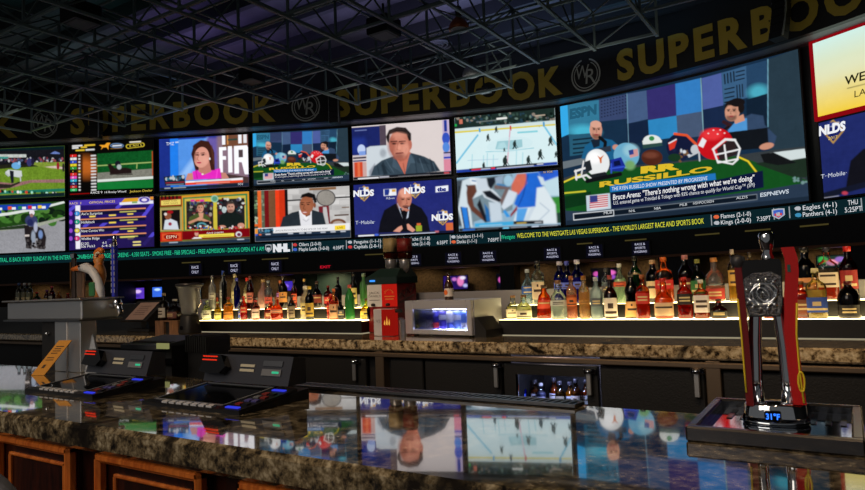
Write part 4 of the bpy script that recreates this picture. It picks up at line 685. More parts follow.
mb = MB(); curved_text(mb, 'WELCOME TO THE WESTGATE LAS VEGAS SUPERBOOK - THE WORLD\'S LARGEST RACE AND SPORTS BOOK', 517, 704, Z(1.5), .17, .014); mb.build('ticker_text', TY, tk)['label'] = 'yellow lettering'
def tick(mat, *items):
    mb = MB()
    for it in items: curved_text(mb, *it)
    return mb.build('ticker_text', mat, tk)
tick(TG, ('Westgate', 501, 515, Z(1.49), .15, .014)); tick(TWh, ('NHL', 273, 290, Z(1.44), .27, .014, .08)); tick(TWh, ('THU', 848, 858, Z(1.6), .13, .014)); tick(TWh, ('5:25PT', 845, 862, Z(1.42), .13, .014))
for a, b, x0, x1 in (('Oilers (2-0-0)', 'Maple Leafs (3-0-0)', 299, 329), ('Penguins (1-1-1)', 'Capitals (2-0-1)', 354, 381), ('Avalanche (1-1-0)', 'Avalanche (2-1-0)', 403, 430), ('Islanders (1-1-1)', 'Ducks (1-1-1)', 457, 483), ('Flames (2-1-0)', 'Kings (2-0-0)', 721, 751), ('Eagles (4-1)', 'Panthers (4-1)', 803, 837)):
    tick(TWh, (a, x0, x1 if len(a) >= len(b) - 2 else x0 + (x1 - x0) * len(a) / len(b), Z(1.6), .13, .014)); tick(TWh, (b, x0, x1 if len(b) >= len(a) - 1 else x0 + (x1 - x0) * len(b) / len(a), Z(1.42), .13, .014))
for s, x0, x1 in (('4:35PT', 333, 344), ('6:35PT', 437, 448), ('7:05PT', 488, 499), ('7:35PT', 757, 771)): tick(TWh, (s, x0, x1, Z(1.42), .13, .014))
for x in (292, 346, 450, 500, 711, 773.5, 789, 861):
    l = l_of_px(x, Z(1.55), .014); strip(MB(), l, l + .03, .014, Z(1.42), Z(1.74)).build('divider', emit('ticker_dim', (150, 156, 160), 1, False), tk)
cols = [emit('ticker_red', (200, 60, 60), 1, False), emit('ticker_blue', (60, 96, 190), 1, False), emit('ticker_teal', (60, 140, 180), 1, False), emit('ticker_orange', (220, 100, 60), 1, False), emit('ticker_pale', (180, 184, 190), 1, False)]
for x, c1, c2 in ((295, 0, 1), (350, 4, 0), (453.5, 4, 3), (716.5, 3, 4), (798, 4, 2)):
    l = l_of_px(x, Z(1.55), .014)
    for zz, c in ((1.66, c1), (1.48, c2)):
        q = [(1, .1), (.6, .8), (-.3, .9), (-1, .4), (-.8, -.5), (.1, -.9), (.8, -.7)]
        MB().add([(*cpos(l + a * .085, .016), Z(zz) + b * .065) for a, b in q], [tuple(range(7))]).build('team_emblem', cols[c], tk)
for x, w in ((268.5, .12), (778.5, .17)):
    l = l_of_px(x, Z(1.55), .014); sh = None
    for k, (m, dz) in enumerate(((cols[4], 0), (cols[1] if x > 500 else DKT, .02))):
        kk = w * (1 - .22 * k); q = [(-1, .9), (0, 1), (1, .9), (1, -.3), (0, -1), (-1, -.3)]
        sh = MB().add([(*cpos(l + a * kk, .018 + .003 * k), Z(1.57) + b * .15 * (1 - .22 * k)) for a, b in q], [tuple(range(6))]).build('shield_emblem' if k == 0 else 'shield_field', m, sh or tk)
    MB().add([(*cpos(l + a * w * .6, .024), Z(1.57) + b * .15) for a, b in ((-1, .1), (1, .1), (1, -.25), (0, -.7), (-1, -.25))], [(0, 1, 2, 3, 4)]).build('shield_base', cols[0] if x > 500 else cols[4], tk)
    if x > 500: tick(cols[4], ('NFL', x - 2.2, x + 2.2, Z(1.51), .1, .03, .06))
    else: tick(TWh, ('NHL', x - 1.4, x + 1.4, Z(1.54), .08, .03))

# ------------------------------------------------------------------ fascia lettering
GOLD = pbr('gold_letter_paint', (172, 150, 52), .5); SILV = pbr('grey_letter_paint', (165, 170, 168), .5)
FO, FZ, CAPH = .75, Z(6.27), .93
SUPER = [('first', -204, 18, 'left edge of the photo, mostly cut off'), ('second', 71, 276, 'left, above the horse and woman screens'), ('third', 335, 563, 'middle, above the man and the ice rink'), ('fourth', 618, 893, 'right, above the huge screen')]
def glyph_adv(ch): V, T, W = glyphs(ch, .045); return V, T, W
for nm, x0, x1, where in SUPER:
    l0, l1 = l_of_px(x0, FZ, FO), l_of_px(x1, FZ, FO)
    if x0 < 0: l1 = l_of_px(x1, FZ, FO); l0 = l1 - 9.0
    if x1 > 865: l1 = l0 + 8.3
    th = empty('wall_lettering', (*cpos((l0 + l1) / 2, FO), FZ), 'gold block lettering SUPERBOOK on the black fascia, ' + where, 'sign', 'gold words along the fascia')
    G = [glyph_adv(c) for c in 'SUPERBOOK']; gap = .17; tot = sum(g[2] for g in G) + gap * 8; k = (l1 - l0) / tot; x = 0
    for ch, (V, T, W) in zip('SUPERBOOK', G):
        if not (x0 < 0 and x < tot * .7):
            mb = MB(); p = cpos(l0 + (x + V[:, 0]) * k, FO + .03)
            mb.add([(a, b, FZ + y * CAPH) for (a, b), y in zip(p, V[:, 1])], T); mb.build('letter', GOLD, th)
        x += W + gap
for x, where in ((45, 'left of the second gold word'), (306, 'between the second and third gold words'), (586, 'between the third and fourth gold words')):
    l = l_of_px(x, FZ + .45, FO); c = FZ + .42
    th = empty('round_emblem', (*cpos(l, FO), c - .5), 'grey ring emblem with entwined letters on fascia, ' + where, 'emblem', 'ring emblems on the fascia')
    mb = MB(); N = 40
    def ringpt(r, t, o=.03): return (*cpos(l + r * math.sin(t), FO + o), c + r * math.cos(t))
    for (r0, r1, a0, a1) in ((.50, .55, .3, 2 * math.pi - .25), (.42, .45, .5, 2 * math.pi - .5)):
        vs = [ringpt(r, a0 + (a1 - a0) * i / N) for r in (r0, r1) for i in range(N + 1)]
        mb.add(vs, [(i, N + 1 + i, N + 2 + i, i + 1) for i in range(N)])
    mb.build('ring', SILV, th)
    mb = MB()
    for ch, dx, dz, h, wd in (('W', -.4, -.1, .46, .5), ('R', -.02, -.3, .5, .36)):
        V, T, W = glyphs(ch, .0); p = cpos(l + dx + V[:, 0] / W * wd + V[:, 1] * .05, FO + .035); mb.add([(a, b, c + dz + y * h) for (a, b), y in zip(p, V[:, 1])], T)
    vs = [(*cpos(l + .28 + .02 * i, FO + .035), c - .28 - .04 * math.sin(i * .5)) for i in range(12)] + [(*cpos(l + .28 + .02 * i, FO + .035), c - .33 - .04 * math.sin(i * .5)) for i in range(12)]
    mb.add(vs, [(i, i + 1, 13 + i, 12 + i) for i in range(11)]); mb.build('monogram', SILV, th)

# ------------------------------------------------------------------ roof trusses (orthogonal grid, 1.56 m)
S0, T0, CELL = -3.57, 16.2, 1.56
fp = cpos(np.linspace(0, LMAX, 400), FO); faz = np.arctan2(fp[:, 0], fp[:, 1]); frd = np.hypot(*fp.T)
def inside(s, t):
    r = math.hypot(s, t); a = math.atan2(s, t); lim = np.interp(a, faz, frd)
    X = s * UX[0] + t * VY[0]; Y = s * UX[1] + t * VY[1]
    return Y > 10.2 and r < lim - (2.3 if X < 2.7 else 4.0) and abs(X) < Y * .68 + 2.2
ZL, ZU = Z(5.9), Z(6.75); NODES = {}
for i in range(-16, 6):
    for j in range(-9, 6):
        s, t = S0 + CELL * i, T0 + CELL * j
        if inside(s, t): NODES[(i, j)] = (s, t)
def runs(keys):
    out = []; cur = []
    for k in keys:
        if k in NODES: cur.append(k)
        else:
            if len(cur) > 1: out.append(cur)
            cur = []
    if len(cur) > 1: out.append(cur)
    return out
lines = [('along', r) for j in range(-9, 6) for r in runs([(i, j) for i in range(-16, 6)])] + [('across', r) for i in range(-16, 6) for r in runs([(i, j) for j in range(-9, 6)])]
cnt = {'along': 0, 'across': 0}
tot_l = {k: sum(1 for q in lines if q[0] == k) for k in cnt}
for kind, r in lines:
    P = [NODES[k] for k in r]; o = cnt[kind]; cnt[kind] += 1
    lab = ('dark steel roof truss running parallel to the bar, %s from the camera' % ORD[o]) if kind == 'along' else ('dark steel roof truss running towards the video wall, %s from the left' % ORD[o])
    zl = ZL if kind == 'along' else ZL - .06; zu = ZU if kind == 'along' else ZU + .06
    th = empty('roof_truss', (P[0][0], P[0][1], zl - .05), lab, 'truss', 'roof trusses running parallel to the bar' if kind == 'along' else 'roof trusses running towards the video wall')
    a, b = P[0], P[-1]
    d = (.28, 0) if kind == 'along' else (0, .28)
    MB().bar((a[0], a[1], zl), (b[0], b[1], zl), .075, .06).build('lower_chord', TRUSS, th)
    MB().bar((a[0] - d[0] * 0, a[1], zu), (b[0], b[1], zu), .05, .05).build('upper_chord', TRUSS, th)
    for q, (p0, p1) in enumerate(zip(P[:-1], P[1:])):
        m = ((p0[0] + p1[0]) / 2, (p0[1] + p1[1]) / 2)
        if kind == 'along': MB().bar((p0[0], p0[1], zl), (p0[0], p0[1], zu), .05).build('post', TRUSS, th)
        a, b = (p0, p1) if q % 2 == 0 else (p1, p0)
        MB().bar((a[0], a[1], zu), (b[0], b[1], zl), .03).build('brace', TRUSS, th)
    if kind == 'along': MB().bar((P[-1][0], P[-1][1], zl), (P[-1][0], P[-1][1], zu), .055).build('post', TRUSS, th)

# gear hung in the roof
def at_h(x, y, rel): return at_z(x, y, Z(rel))
HOUS = pbr('black_housing', (14, 14, 15), .5)
GRILLE = pbr('grey_grille', (120, 126, 130), .5); LENS = pbr('frosted_lens', (190, 196, 205), .3)
for (x, y, wd, txt) in ((81, 24, .62, 'black box speaker hung in the roof trusses at the upper left'), (384, 36, .62, 'black box speaker hung in the roof trusses at the upper middle'), (252, 82, .55, 'black box speaker hung in the trusses above the woman on screen'), (484, 92, .4, 'small pale box lamp hung under the trusses above the ice rink'), (110, 107, .42, 'small pale box lamp hung near the fascia at left')):
    c = at_h(x, y, 5.95); th = empty('hanging_speaker' if wd > .5 else 'box_lamp', c, txt, 'speaker' if wd > .5 else 'lamp')
    MB().box((c.x - wd / 2, c.y - wd / 2, c.z), (c.x + wd / 2, c.y + wd / 2, c.z + (.42 if wd > .5 else .1)), 0, .03).build('housing', HOUS, th)
    MB().box((c.x - wd * .36, c.y - wd * .36, c.z - .015), (c.x + wd * .36, c.y + wd * .36, c.z + .01)).build('grille', LENS if wd < .5 else GRILLE, th)
    mb = MB()
    for k in (-1, 1): mb.bar((c.x + k * wd * .43, c.y - wd * .43, c.z), (c.x + k * wd * .43, c.y + wd * .43, c.z - .001), .03)
    for k in (-1, 1): mb.bar((c.x - wd * .43, c.y + k * wd * .43, c.z), (c.x + wd * .43, c.y + k * wd * .43, c.z - .001), .03)
    mb.build('rim', GRILLE, th)
    MB().bar((c.x, c.y, c.z + .1), (c.x, c.y, Z(6.75)), .04).build('hanger', HOUS, th)
for (x, y, txt, cc) in ((459, 30, 'bell-shaped pendant lamp with rusty shade hung in the trusses', (150, 84, 52)), (471, 76, 'bell-shaped pendant lamp with pale lens below the rusty one', (120, 124, 130))):
    c = at_h(x, y, 6.0); th = empty('pendant_lamp', c, txt, 'lamp')
    MB().lathe([(.24, 0), (.25, .02), (.24, .1), (.19, .2), (.1, .3), (.06, .34)], c, 24).build('lamp_shade', pbr('shade_%d' % x, cc, .35, .4), th)
    MB().lathe([(0, -.05), (.1, -.045), (.19, -.02), (.225, .01), (0, .02)], c, 24).build('lens', LENS, th)
    MB().lathe([(.07, .33), (.08, .36), (.08, .55), (.05, .58)], c, 12).bar(c + Vector((0, 0, .55)), Vector((c.x, c.y, Z(7.0))), .03).build('lamp_holder', HOUS, th)
# ring vent
c = at_h(438, 45, 7.6); mb = MB()
for r in (.16, .3, .42): mb.tube([(c.x + r * math.cos(a), c.y + r * math.sin(a), c.z) for a in np.linspace(0, 2 * math.pi, 28)[:-1]], .03, 6, closed=True)
mb.bar((c.x - .42, c.y, c.z), (c.x + .42, c.y, c.z), .03).bar((c.x, c.y - .42, c.z), (c.x, c.y + .42, c.z), .03).bar((c.x, c.y, c.z), (c.x, c.y, Z(8.25)), .05)
tag(mb.build('ceiling_vent', pbr('vent_metal', (74, 78, 84), .5)), 'round ringed ceiling vent above the trusses, left of the rusty pendant lamp', 'vent')
# line-array speakers in front of the fascia
for (x0, y0, x1, y1, n, txt, bend) in ((775, -6, 791, 44, 8, 'curved hanging column speaker in front of the fourth gold word', .5), (94, 104, 96, 132, 6, 'hanging column speaker in front of the second gold word', .05), (333, 96, 335, 128, 5, 'hanging column speaker left of the third gold word', .0)):
    l = l_of_px((x0 + x1) / 2, Z(6.3), 1.3); p = cpos(l, 1.25); tn = cpos(l + .1, 1.25) - p; tn /= np.hypot(*tn); nn = np.array([tn[1], -tn[0]])
    zt = Z(7.5 if n == 8 else 6.85); zb = Z(5.85); th = empty('column_speaker', (*p, zb), txt, 'speaker')
    for k in range(n):
        f0, f1 = k / n, (k + .92) / n; o = bend * (f0 ** 2) * .8
        MB().obox((p[0] - tn[0] * .16 - nn[0] * (.2 + o * .0) + nn[0] * o, p[1] - tn[1] * .16 - nn[1] * .2 + nn[1] * o, zt + (zb - zt) * f0), (tn[0] * .32, tn[1] * .32, 0), (nn[0] * .36, nn[1] * .36, .05 * bend), (nn[0] * bend * .12, nn[1] * bend * .12, (zb - zt) * (f1 - f0))).build('speaker_module', HOUS, th)
    MB().bar((p[0] - nn[0] * .1, p[1] - nn[1] * .1, zt - .02), (p[0] - nn[0] * .1, p[1] - nn[1] * .1, Z(8.25)), .04).build('hanger', HOUS, th)
    mb = MB(); 
    for k in (-1, 1): 
        pts = [(p[0] + tn[0] * .165 * k + nn[0] * (.1 + bend * .8 * f * f), p[1] + tn[1] * .165 * k + nn[1] * (.1 + bend * .8 * f * f), zt + (zb - zt) * f) for f in np.linspace(0, .95, 8)]
        mb.tube(pts, .03, 6)
    mb.build('side_rail', GRILLE, th)

# ------------------------------------------------------------------ betting windows under the wall
lA, lB = l_of_px(-40, Z(0), 0), LMAX
BROWN = pbr('textured_brown_wall', (112, 94, 66), .7, var=.4, bump=.4, scale=14)
mb = MB(); slab(mb, 0, LMAX, -2.0, -1.9, 0, Z(.56)); struct(mb.build('wall_alcove', BROWN))
mb = MB(); slab(mb, 0, LMAX, -1.95, .06, Z(.55), Z(.63)); struct(mb.build('trim_30', pbr('warm_lit_header', (120, 72, 40), .35)))  # orange-brown stands for warm light on the soffit edge
mb = MB(); slab(mb, 0, LMAX, -.3, .07, Z(.63), Z(1.34)); struct(mb.build('trim_31', pbr('dark_bulkhead', (5, 5, 6), .6)))
mb = MB(); slab(mb, 0, LMAX, -.75, .1, Z(-.38), Z(-.33)); slab(mb, 0, LMAX, -.7, .02, 0, Z(-.38), 1)
tag(mb.build('betting_counter', [pbr('dark_counter_top', (40, 30, 24), .25), pbr('pale_counter_front', (120, 122, 124), .5)]), 'long pale-fronted betting counter under the video wall', 'counter')
n_ = 32
for x, w in ((-12, 1.0), (108, .9), (171, .7), (299, .35), (358, .5), (507, .5), (676, 1.1), (857, .5)):
    l = l_of_px(x, Z(.2), 0); mb = MB(); slab(mb, l - w / 2, l + w / 2, -1.9, .03, Z(-.33), Z(.55), n=3); struct(mb.build('trim_%d' % n_, WALLD)); n_ += 1
# opening between two piers: teal light of the space beyond painted on a panel
l0, l1 = l_of_px(301, Z(.2), -1.8), l_of_px(357, Z(.2), -1.8); mb = MB(); slab(mb, l0, l1, -1.88, -1.83, Z(-.6), Z(.54), 0, n=2)
for k in range(4): strip(mb, l0 + .2, l1 - .3 - .2 * (k % 2), -1.825, Z(.3 - .2 * k), Z(.34 - .2 * k), 1)
tag(mb.build('teal_opening', [pbr('teal_opening_light', (120, 170, 165), .5), pbr('pale_lines', (210, 225, 220), .5)]), 'teal opening with pale lines behind the betting counter, its light painted on', 'board')
# small lit signs
SIGN = emit('sign_letter_glow', (200, 200, 225), 1.0, False); SIGNB = emit('sign_back_glow', (10, 10, 22), 1, False)
signs = [(195, 269, ('RACE', 'ONLY'), 'first small lit sign reading race only, from the left'), (234, 268, ('RACE', 'ONLY'), 'second small lit sign reading race only, from the left'), (275, 267, ('RACE', 'ONLY'), 'third small lit sign reading race only, from the left'),
         (413, 260, ('RACE &', 'SPORTS', 'WAGERING'), 'small lit race and sports wagering sign right of the red drink dispenser'), (453, 259, ('RACE &', 'SPORTS', 'WAGERING'), 'small lit race and sports wagering sign above the brown beer bottle'), (488, 258, ('RACE &', 'SPORTS', 'WAGERING'), 'small lit race and sports wagering sign above the gap right of the mini fridge'),
         (552, 253, ('RACE &', 'SPORTS', 'WAGERING'), 'small lit race and sports wagering sign above the left blue bottle'), (594, 252, ('RACE &', 'SPORTS', 'WAGERING'), 'small lit race and sports wagering sign just right of the three blue bottles'), (640, 247, ('RACE &', 'SPORTS', 'WAGERING'), 'small lit race and sports wagering sign above the tall green bottle')]
OLIVE = emit('dim_lamp_glow', (74, 66, 34), .8, False)
for x, y, rows, lab in signs:
    l = l_of_px(x, Z(.88), .16); z0 = Z(.88); w = .24 if len(rows) == 2 else .29
    th = empty('betting_sign', (*cpos(l, .16), z0 - .24), lab, 'sign', 'lit betting signs on the dark bulkhead')
    mb = MB(); slab(mb, l - w - .05, l + w + .05, .075, .13, z0 - .24, z0 + .24, n=2); mb.build('panel', BLACK, th)
    mb = MB(); strip(mb, l - w, l + w, .133, z0 - .21, z0 + .21, n=2); mb.build('lit_face', SIGNB, th)
    rh = .36 / len(rows)
    for k, tx in enumerate(rows):
        V, T, W = glyphs(tx, .0); ww = w * 1.5 * min(1, len(tx) / 7.6 + (.25 if len(rows) == 2 else 0)); p = cpos(l - ww / 2 + V[:, 0] / W * ww, .152)
        MB().add([(a, b, z0 + .19 - rh * (k + 1) + .025 + yy * rh * .62) for (a, b), yy in zip(p, V[:, 1])], T).build('sign_lettering', SIGN, th)
for k, (x0, x1) in enumerate(((182, 200), (224, 246), (262, 288), (365, 386), (577, 592), (625, 646), (695, 719), (745, 770), (800, 828))):
    l0, l1 = l_of_px(x0, Z(1.2), .1), l_of_px(x1, Z(1.2), .1); mb = MB(); slab(mb, l0, l1, .06, .12, Z(1.14), Z(1.18), n=2)
    tag(mb.build('picture_lamp', OLIVE), 'slim dim amber lamp bar on the dark bulkhead, %s from the left' % ORD[k], 'lamp', 'lamp bars on the bulkhead')
l = l_of_px(325.5, Z(.75), .1); mb = MB()
V, T, W = glyphs('EXIT', .02); p = cpos(l - .2 + V[:, 0] / W * .4, .115)
th = empty('exit_sign', (*cpos(l, .1), Z(.66)), 'small red glowing exit sign above the teal opening', 'sign')
mb2 = MB(); slab(mb2, l - .3, l + .3, .07, .1, Z(.66), Z(.9), n=2); mb2.build('panel', BLACK, th)
mb.add([(a, b, Z(.73) + yy * .1) for (a, b), yy in zip(p, V[:, 1])], T); mb.build('sign_lettering', emit('exit_red', (205, 20, 46), .9, False), th)
# small monitors behind the betting counter
def monitor(x0, y0, x1, y1, spots, base, lab):
    cx = (x0 + x1) / 2; l = l_of_px(cx, Z(.2), -1.2); p = cpos(l, -1.2); D = math.hypot(*p); zc = at_t(cx, (y0 + y1) / 2, 1); d = ray(cx, (y0 + y1) / 2); k = D / math.hypot(d[0], d[1])
    zc = d[2] * k + EYE; hw = (x1 - x0) / 2 * D * .88 / 650; hh = (y1 - y0) / 2 * D * .88 / 650
    th = empty('monitor', (*p, zc - hh), lab, 'monitor')
    mb = MB(); slab(mb, l - hw - .03, l + hw + .03, -1.28, -1.2, zc - hh - .03, zc + hh + .03, n=2); mb.build('frame', GLOSSB, th)
    mb = MB(); slab(mb, l - .05, l + .05, -1.9, -1.28, zc - .04, zc + .04, n=2); mb.build('bracket', BLACK, th)
    def surf(u, v, off):
        q = cpos(l - hw + 2 * hw * np.asarray(u), -1.195 + np.asarray(off)); return np.concatenate([q, (zc + hh - 2 * hh * np.asarray(v))[..., None]], -1)
    pc = Pic(40, 26, (0, 0), (100, 0), (100, 60), (0, 60), int(x0)); pc.bg(base)
    for s in spots: pc.E(*s[:4], s[4], soft=3)
    pc.mesh('picture', surf, th)
pk = [(72, 20, 22, 12, (225, 110, 190)), (18, 24, 12, 12, (200, 90, 170)), (30, 42, 12, 14, (50, 80, 190)), (80, 40, 14, 10, (150, 80, 180))]
monitor(496, 273, 517, 289, pk, (14, 14, 24), 'small monitor with pink figures at the left end of the right bottle shelf')
monitor(592, 268, 617, 282, pk, (14, 14, 24), 'small monitor with pink figures behind the clear bottle with red label')
monitor(442, 275, 469, 290, [(70, 25, 14, 22, (225, 130, 190)), (80, 10, 12, 8, (230, 220, 240)), (45, 15, 10, 8, (200, 120, 200)), (90, 45, 10, 8, (180, 180, 230))], (44, 24, 100), 'small purple monitor behind the brown beer bottle')
monitor(123, 288, 145, 299, [(30, 30, 25, 10, (180, 140, 235)), (70, 20, 16, 10, (220, 190, 240)), (60, 45, 20, 8, (70, 50, 160))], (96, 60, 190), 'small violet monitor above the menu stand')
monitor(152, 287, 163, 297, [(50, 15, 30, 8, (190, 225, 250))], (60, 110, 220), 'small blue monitor above the menu stand')
monitor(820, 256, 845, 267, [(20, 20, 16, 20, (60, 170, 80)), (50, 35, 20, 16, (225, 150, 170)), (75, 20, 16, 14, (150, 110, 190)), (90, 40, 10, 10, (80, 190, 100))], (40, 60, 50), 'small bright monitor behind the right end of the shelf')
monitor(278, 281, 294, 291, [(40, 30, 30, 14, (150, 110, 230))], (70, 50, 170), 'small violet monitor behind the left bottle shelf')
# ------------------------------------------------------------------ front bar
CT = Z(-.36)
def s_at(px, t, z):
    y = 320.0
    for _ in range(30):
        e = at_t(px, y, t).z - z
        if abs(e) < 1e-5: break
        y += e * 650 / math.hypot(*at_t(px, y, t).xy) * .9
    return at_t(px, y, t)
fb = empty('bar_counter', (-2, 1.4, 0), 'long front bar with polished brown granite top and cherry wood panels', 'bar counter')
MB().box((-8, 1.03, CT - .075), (3, 1.80, CT), 0, .012).build('countertop', GRAN, fb)
MB().box((-8, 1.10, .1), (3, 1.76, CT - .075)).build('base', CHERRY, fb)
MB().box((-8, 1.10, 0), (3, 1.16, .1)).build('plinth', CHERRY, fb)
MB().box((-8, 1.085, CT - .095), (3, 1.11, CT - .075)).build('top_rail', CHERRY, fb)
for k in range(-9, 7):
    a = -1.845 + .598 * k; b = a + .465; zt, zb = CT - .08, .22
    if a < -5.2 or a > 1.5: continue
    pn = MB().box((a, 1.085, zb), (b, 1.1, zt)).build('panel', CHERRY, fb)
    mb = MB()
    for (p, q) in (((a, zt - .03), (b, zt)), ((a, zb), (b, zb + .035)), ((a, zb), (a + .025, zt)), ((b - .025, zb), (b, zt))):
        mb.box((p[0], 1.052, p[1]), (q[0], 1.088, q[1]), 0, .01)
    i = .06
    for (p, q) in (((a + i, zt - i - .012), (b - i, zt - i)), ((a + i, zb + i), (b - i, zb + i + .012)), ((a + i, zb + i), (a + i + .012, zt - i)), ((b - i - .012, zb + i), (b - i, zt - i))):
        mb.box((p[0], 1.075, p[1]), (q[0], 1.088, q[1]), 0, .004)
    mb.build('moulding', CHERRY_LIT, pn)
th = empty('drip_rail', (-1.24, 1.77, CT), 'perforated steel drip rail along the far edge of the front bar', 'drip rail')
MB().box((-1.82, 1.732, CT), (-.66, 1.802, CT + .004)).build('rail_base', GLOSSB, th)
mb = MB().box((-1.82, 1.732, CT + .004), (-.66, 1.742, CT + .012)).box((-1.82, 1.792, CT + .004), (-.66, 1.802, CT + .012))
for k in range(50): s = -1.815 + k * .0233; mb.obox((s, 1.742, CT + .004), (.009, 0, 0), (.012, .05, 0), (0, 0, .007))
mb.build('grating', DSTEEL, th)

# drip tray and beer tower at the right
ta = empty('drip_tray', (-.16, 1.67, CT), 'square steel drip tray under the red beer tower at the right end', 'tray')
A0, A1, B0, B1 = -.319, .006, 1.485, 1.86
mb = MB()
for p, q in (((A0, B0), (A1, B0 + .022)), ((A0, B1 - .022), (A1, B1)), ((A0, B0 + .022), (A0 + .022, B1 - .022)), ((A1 - .022, B0 + .022), (A1, B1 - .022))): mb.box((*p, CT), (*q, CT + .033), 0, .004)
mb.build('rim', pbr('dark_tray_steel', (120, 120, 124), .2, 1), ta)
MB().box((A0 + .022, B0 + .022, CT), (A1 - .022, B1 - .022, CT + .012)).build('basin', pbr('mirror_steel', (190, 196, 202), .06, 1), ta)
mb = MB()
for k in range(9): s = A0 + .05 + k * .029; mb.obox((s, B1 - .16, CT + .012), (.012, 0, 0), (0, .12, 0), (0, 0, .002))
mb.build('drain_slots', GLOSSB, ta)
c = at_z(776, 423, CT + .012); dd = ray(776, 330); rz = math.atan2(-dd[0], dd[1]); K = 1 / (650 / (c.x * VY[0] * 0 + (-.5373 * c.x + .8434 * c.y)))
tw = empty('beer_tower', c, 'chrome beer tap tower with two red paddles standing in the steel tray', 'beer tap', rz=rz)
PX = lambda v: v * K
H = lambda y: (423 - y) * K
MB().lathe([(0, 0), (.068, 0), (.07, .008), (.066, .02), (.063, .042), (.058, .048), (0, .05)], n=36, ry=.62, mat=0).build('base', CHROME, tw, local=True)
d_ = MB().box((-.022, -.052, .012), (.012, -.036, .036), 0, .003).build('display', GLOSSB, tw, local=True)
mb = MB(); mb.text('31°F', (-.019, -.0528, .018), (1, 0, 0), (0, 0, 1), .013, w=.028, bold=.03); mb.build('display_digits', emit('display_blue', (50, 120, 255), 1.6, False), d_, local=True)
for nm, pts in (('column', [(-.036, 0, .05), (-.036, 0, H(380)), (-.032, 0, H(345)), (-.027, 0, H(318)), (-.026, 0, H(300))]), ('column', [(.030, 0, .05), (.030, 0, H(380)), (.027, 0, H(345)), (.022, 0, H(318)), (.02, 0, H(300))])):
    MB().tube(pts, [.017, .015, .014, .014, .015], 14).build(nm, CHROME, tw, local=True)
mb = MB(); zb, zt = H(318), H(262)
mb.prism([(-.038, -.03, zb), (.024, -.03, zb), (.031, -.03, zb + .03), (.033, -.03, zt - .008), (.028, -.03, zt), (-.045, -.03, zt), (-.05, -.03, zt - .012), (-.046, -.03, zb + .03)], (0, .055, 0))
hd = mb.build('tap_head', pbr('head_black', (34, 36, 40), .35, .5), tw, local=True)
pl_ = MB().prism([(-.036, -.031, zb + .003), (.022, -.031, zb + .003), (.029, -.031, zb + .03), (.030, -.031, H(279)), (.012, -.031, H(274)), (-.028, -.031, H(275)), (-.047, -.031, H(281)), (-.044, -.031, zb + .03)], (0, .002, 0)).build('emblem_plate', pbr('cast_metal', (120, 122, 128), .25, 1, bump=1.0, scale=160), hd, local=True)
mb = MB(); cx, cz = -.008, H(296); ca, sa = math.cos(.5), math.sin(.5)
def em(x, z, y=-.033): return (cx + x * ca - z * sa, y, cz + x * sa + z * ca)
for a_, b_, r_ in ((.030, .022, .0032), (.021, .026, .003), (.011, .016, .0028)): mb.tube([em(a_ * math.cos(t), b_ * math.sin(t)) for t in np.linspace(0, 2 * math.pi, 26)[:-1]], r_, 6, closed=True)
for k in range(14):
    t = 2 * math.pi * k / 14; e0, e1 = em(.033 * math.cos(t), .028 * math.sin(t)), em(.041 * math.cos(t), .037 * math.sin(t))
    if -.045 < e1[0] < .027 and zb + .005 < e1[2] < H(276): mb.tube([e0, e1], .004, 6)
mb.tube([(-.042, -.034, cz - .004), (-.03, -.034, cz - .018), (-.014, -.034, cz - .036)], .003, 6); mb.tube([em(-.006, -.006), em(0, .008), em(.006, -.006)], .0025, 6)
mb.build('emblem', CHROME, hd, local=True)
MB().lathe([(.013, 0), (.014, .01), (.010, .02), (.013, .03), (.0165, .05), (.017, .062), (.013, .068), (0, .069)], (.006, 0, H(264)), 20).build('tap_lever', CHROME, tw, local=True)
def paddle(pts, w, yw, tip, mats):
    P = [(x - w / 2, z) for x, z in pts] + [(x + w / 2, z) for x, z in reversed(pts)]
    pd = MB().prism([(x, -yw, z) for x, z in P], (0, 2 * yw, 0)).build('paddle', mats, tw, local=True); return pd
rp = paddle([(.05, H(402)), (.045, H(370)), (.042, H(335)), (.047, H(300)), (.053, H(275)), (.053, H(262)), (.047, H(251))], .026, .03, 0, RED)
rp['label'] = 'right red paddle'
mb = MB()
mb.tube([(.058, -.031, H(400)), (.054, -.031, H(370)), (.053, -.031, H(335)), (.058, -.031, H(305))], .0022, 6)
mb.tube([(.056 + .006 * math.sin(a), -.032, H(380) + .022 * math.cos(a)) for a in np.linspace(0, 2 * math.pi, 16)[:-1]], .0022, 6, closed=True)
mb.build('yellow_script', YEL, rp, local=True)
MB().box((.044, -.0315, H(275)), (.05, -.03, H(268))).build('badge', pbr('teal_badge', (40, 90, 80), .4), rp, local=True)
lp = paddle([(-.05, H(405)), (-.051, H(350)), (-.053, H(310)), (-.056, H(275)), (-.055, H(262))], .016, .03, 0, pbr('dark_red', (110, 14, 16), .3, coat=.4)); lp['label'] = 'left dark red paddle'
MB().lathe([(0, -.016), (.012, -.013), (.017, 0), (.014, .012), (0, .017)], (-.056, -.02, H(263)), 16).build('knob', pbr('knob_grey', (52, 52, 56), .4), lp, local=True)
MB().tube([(-.056, -.031, H(392)), (-.057, -.031, H(370)), (-.058, -.031, H(335)), (-.061, -.031, H(300))], .0022, 6).build('yellow_script', YEL, lp, local=True)

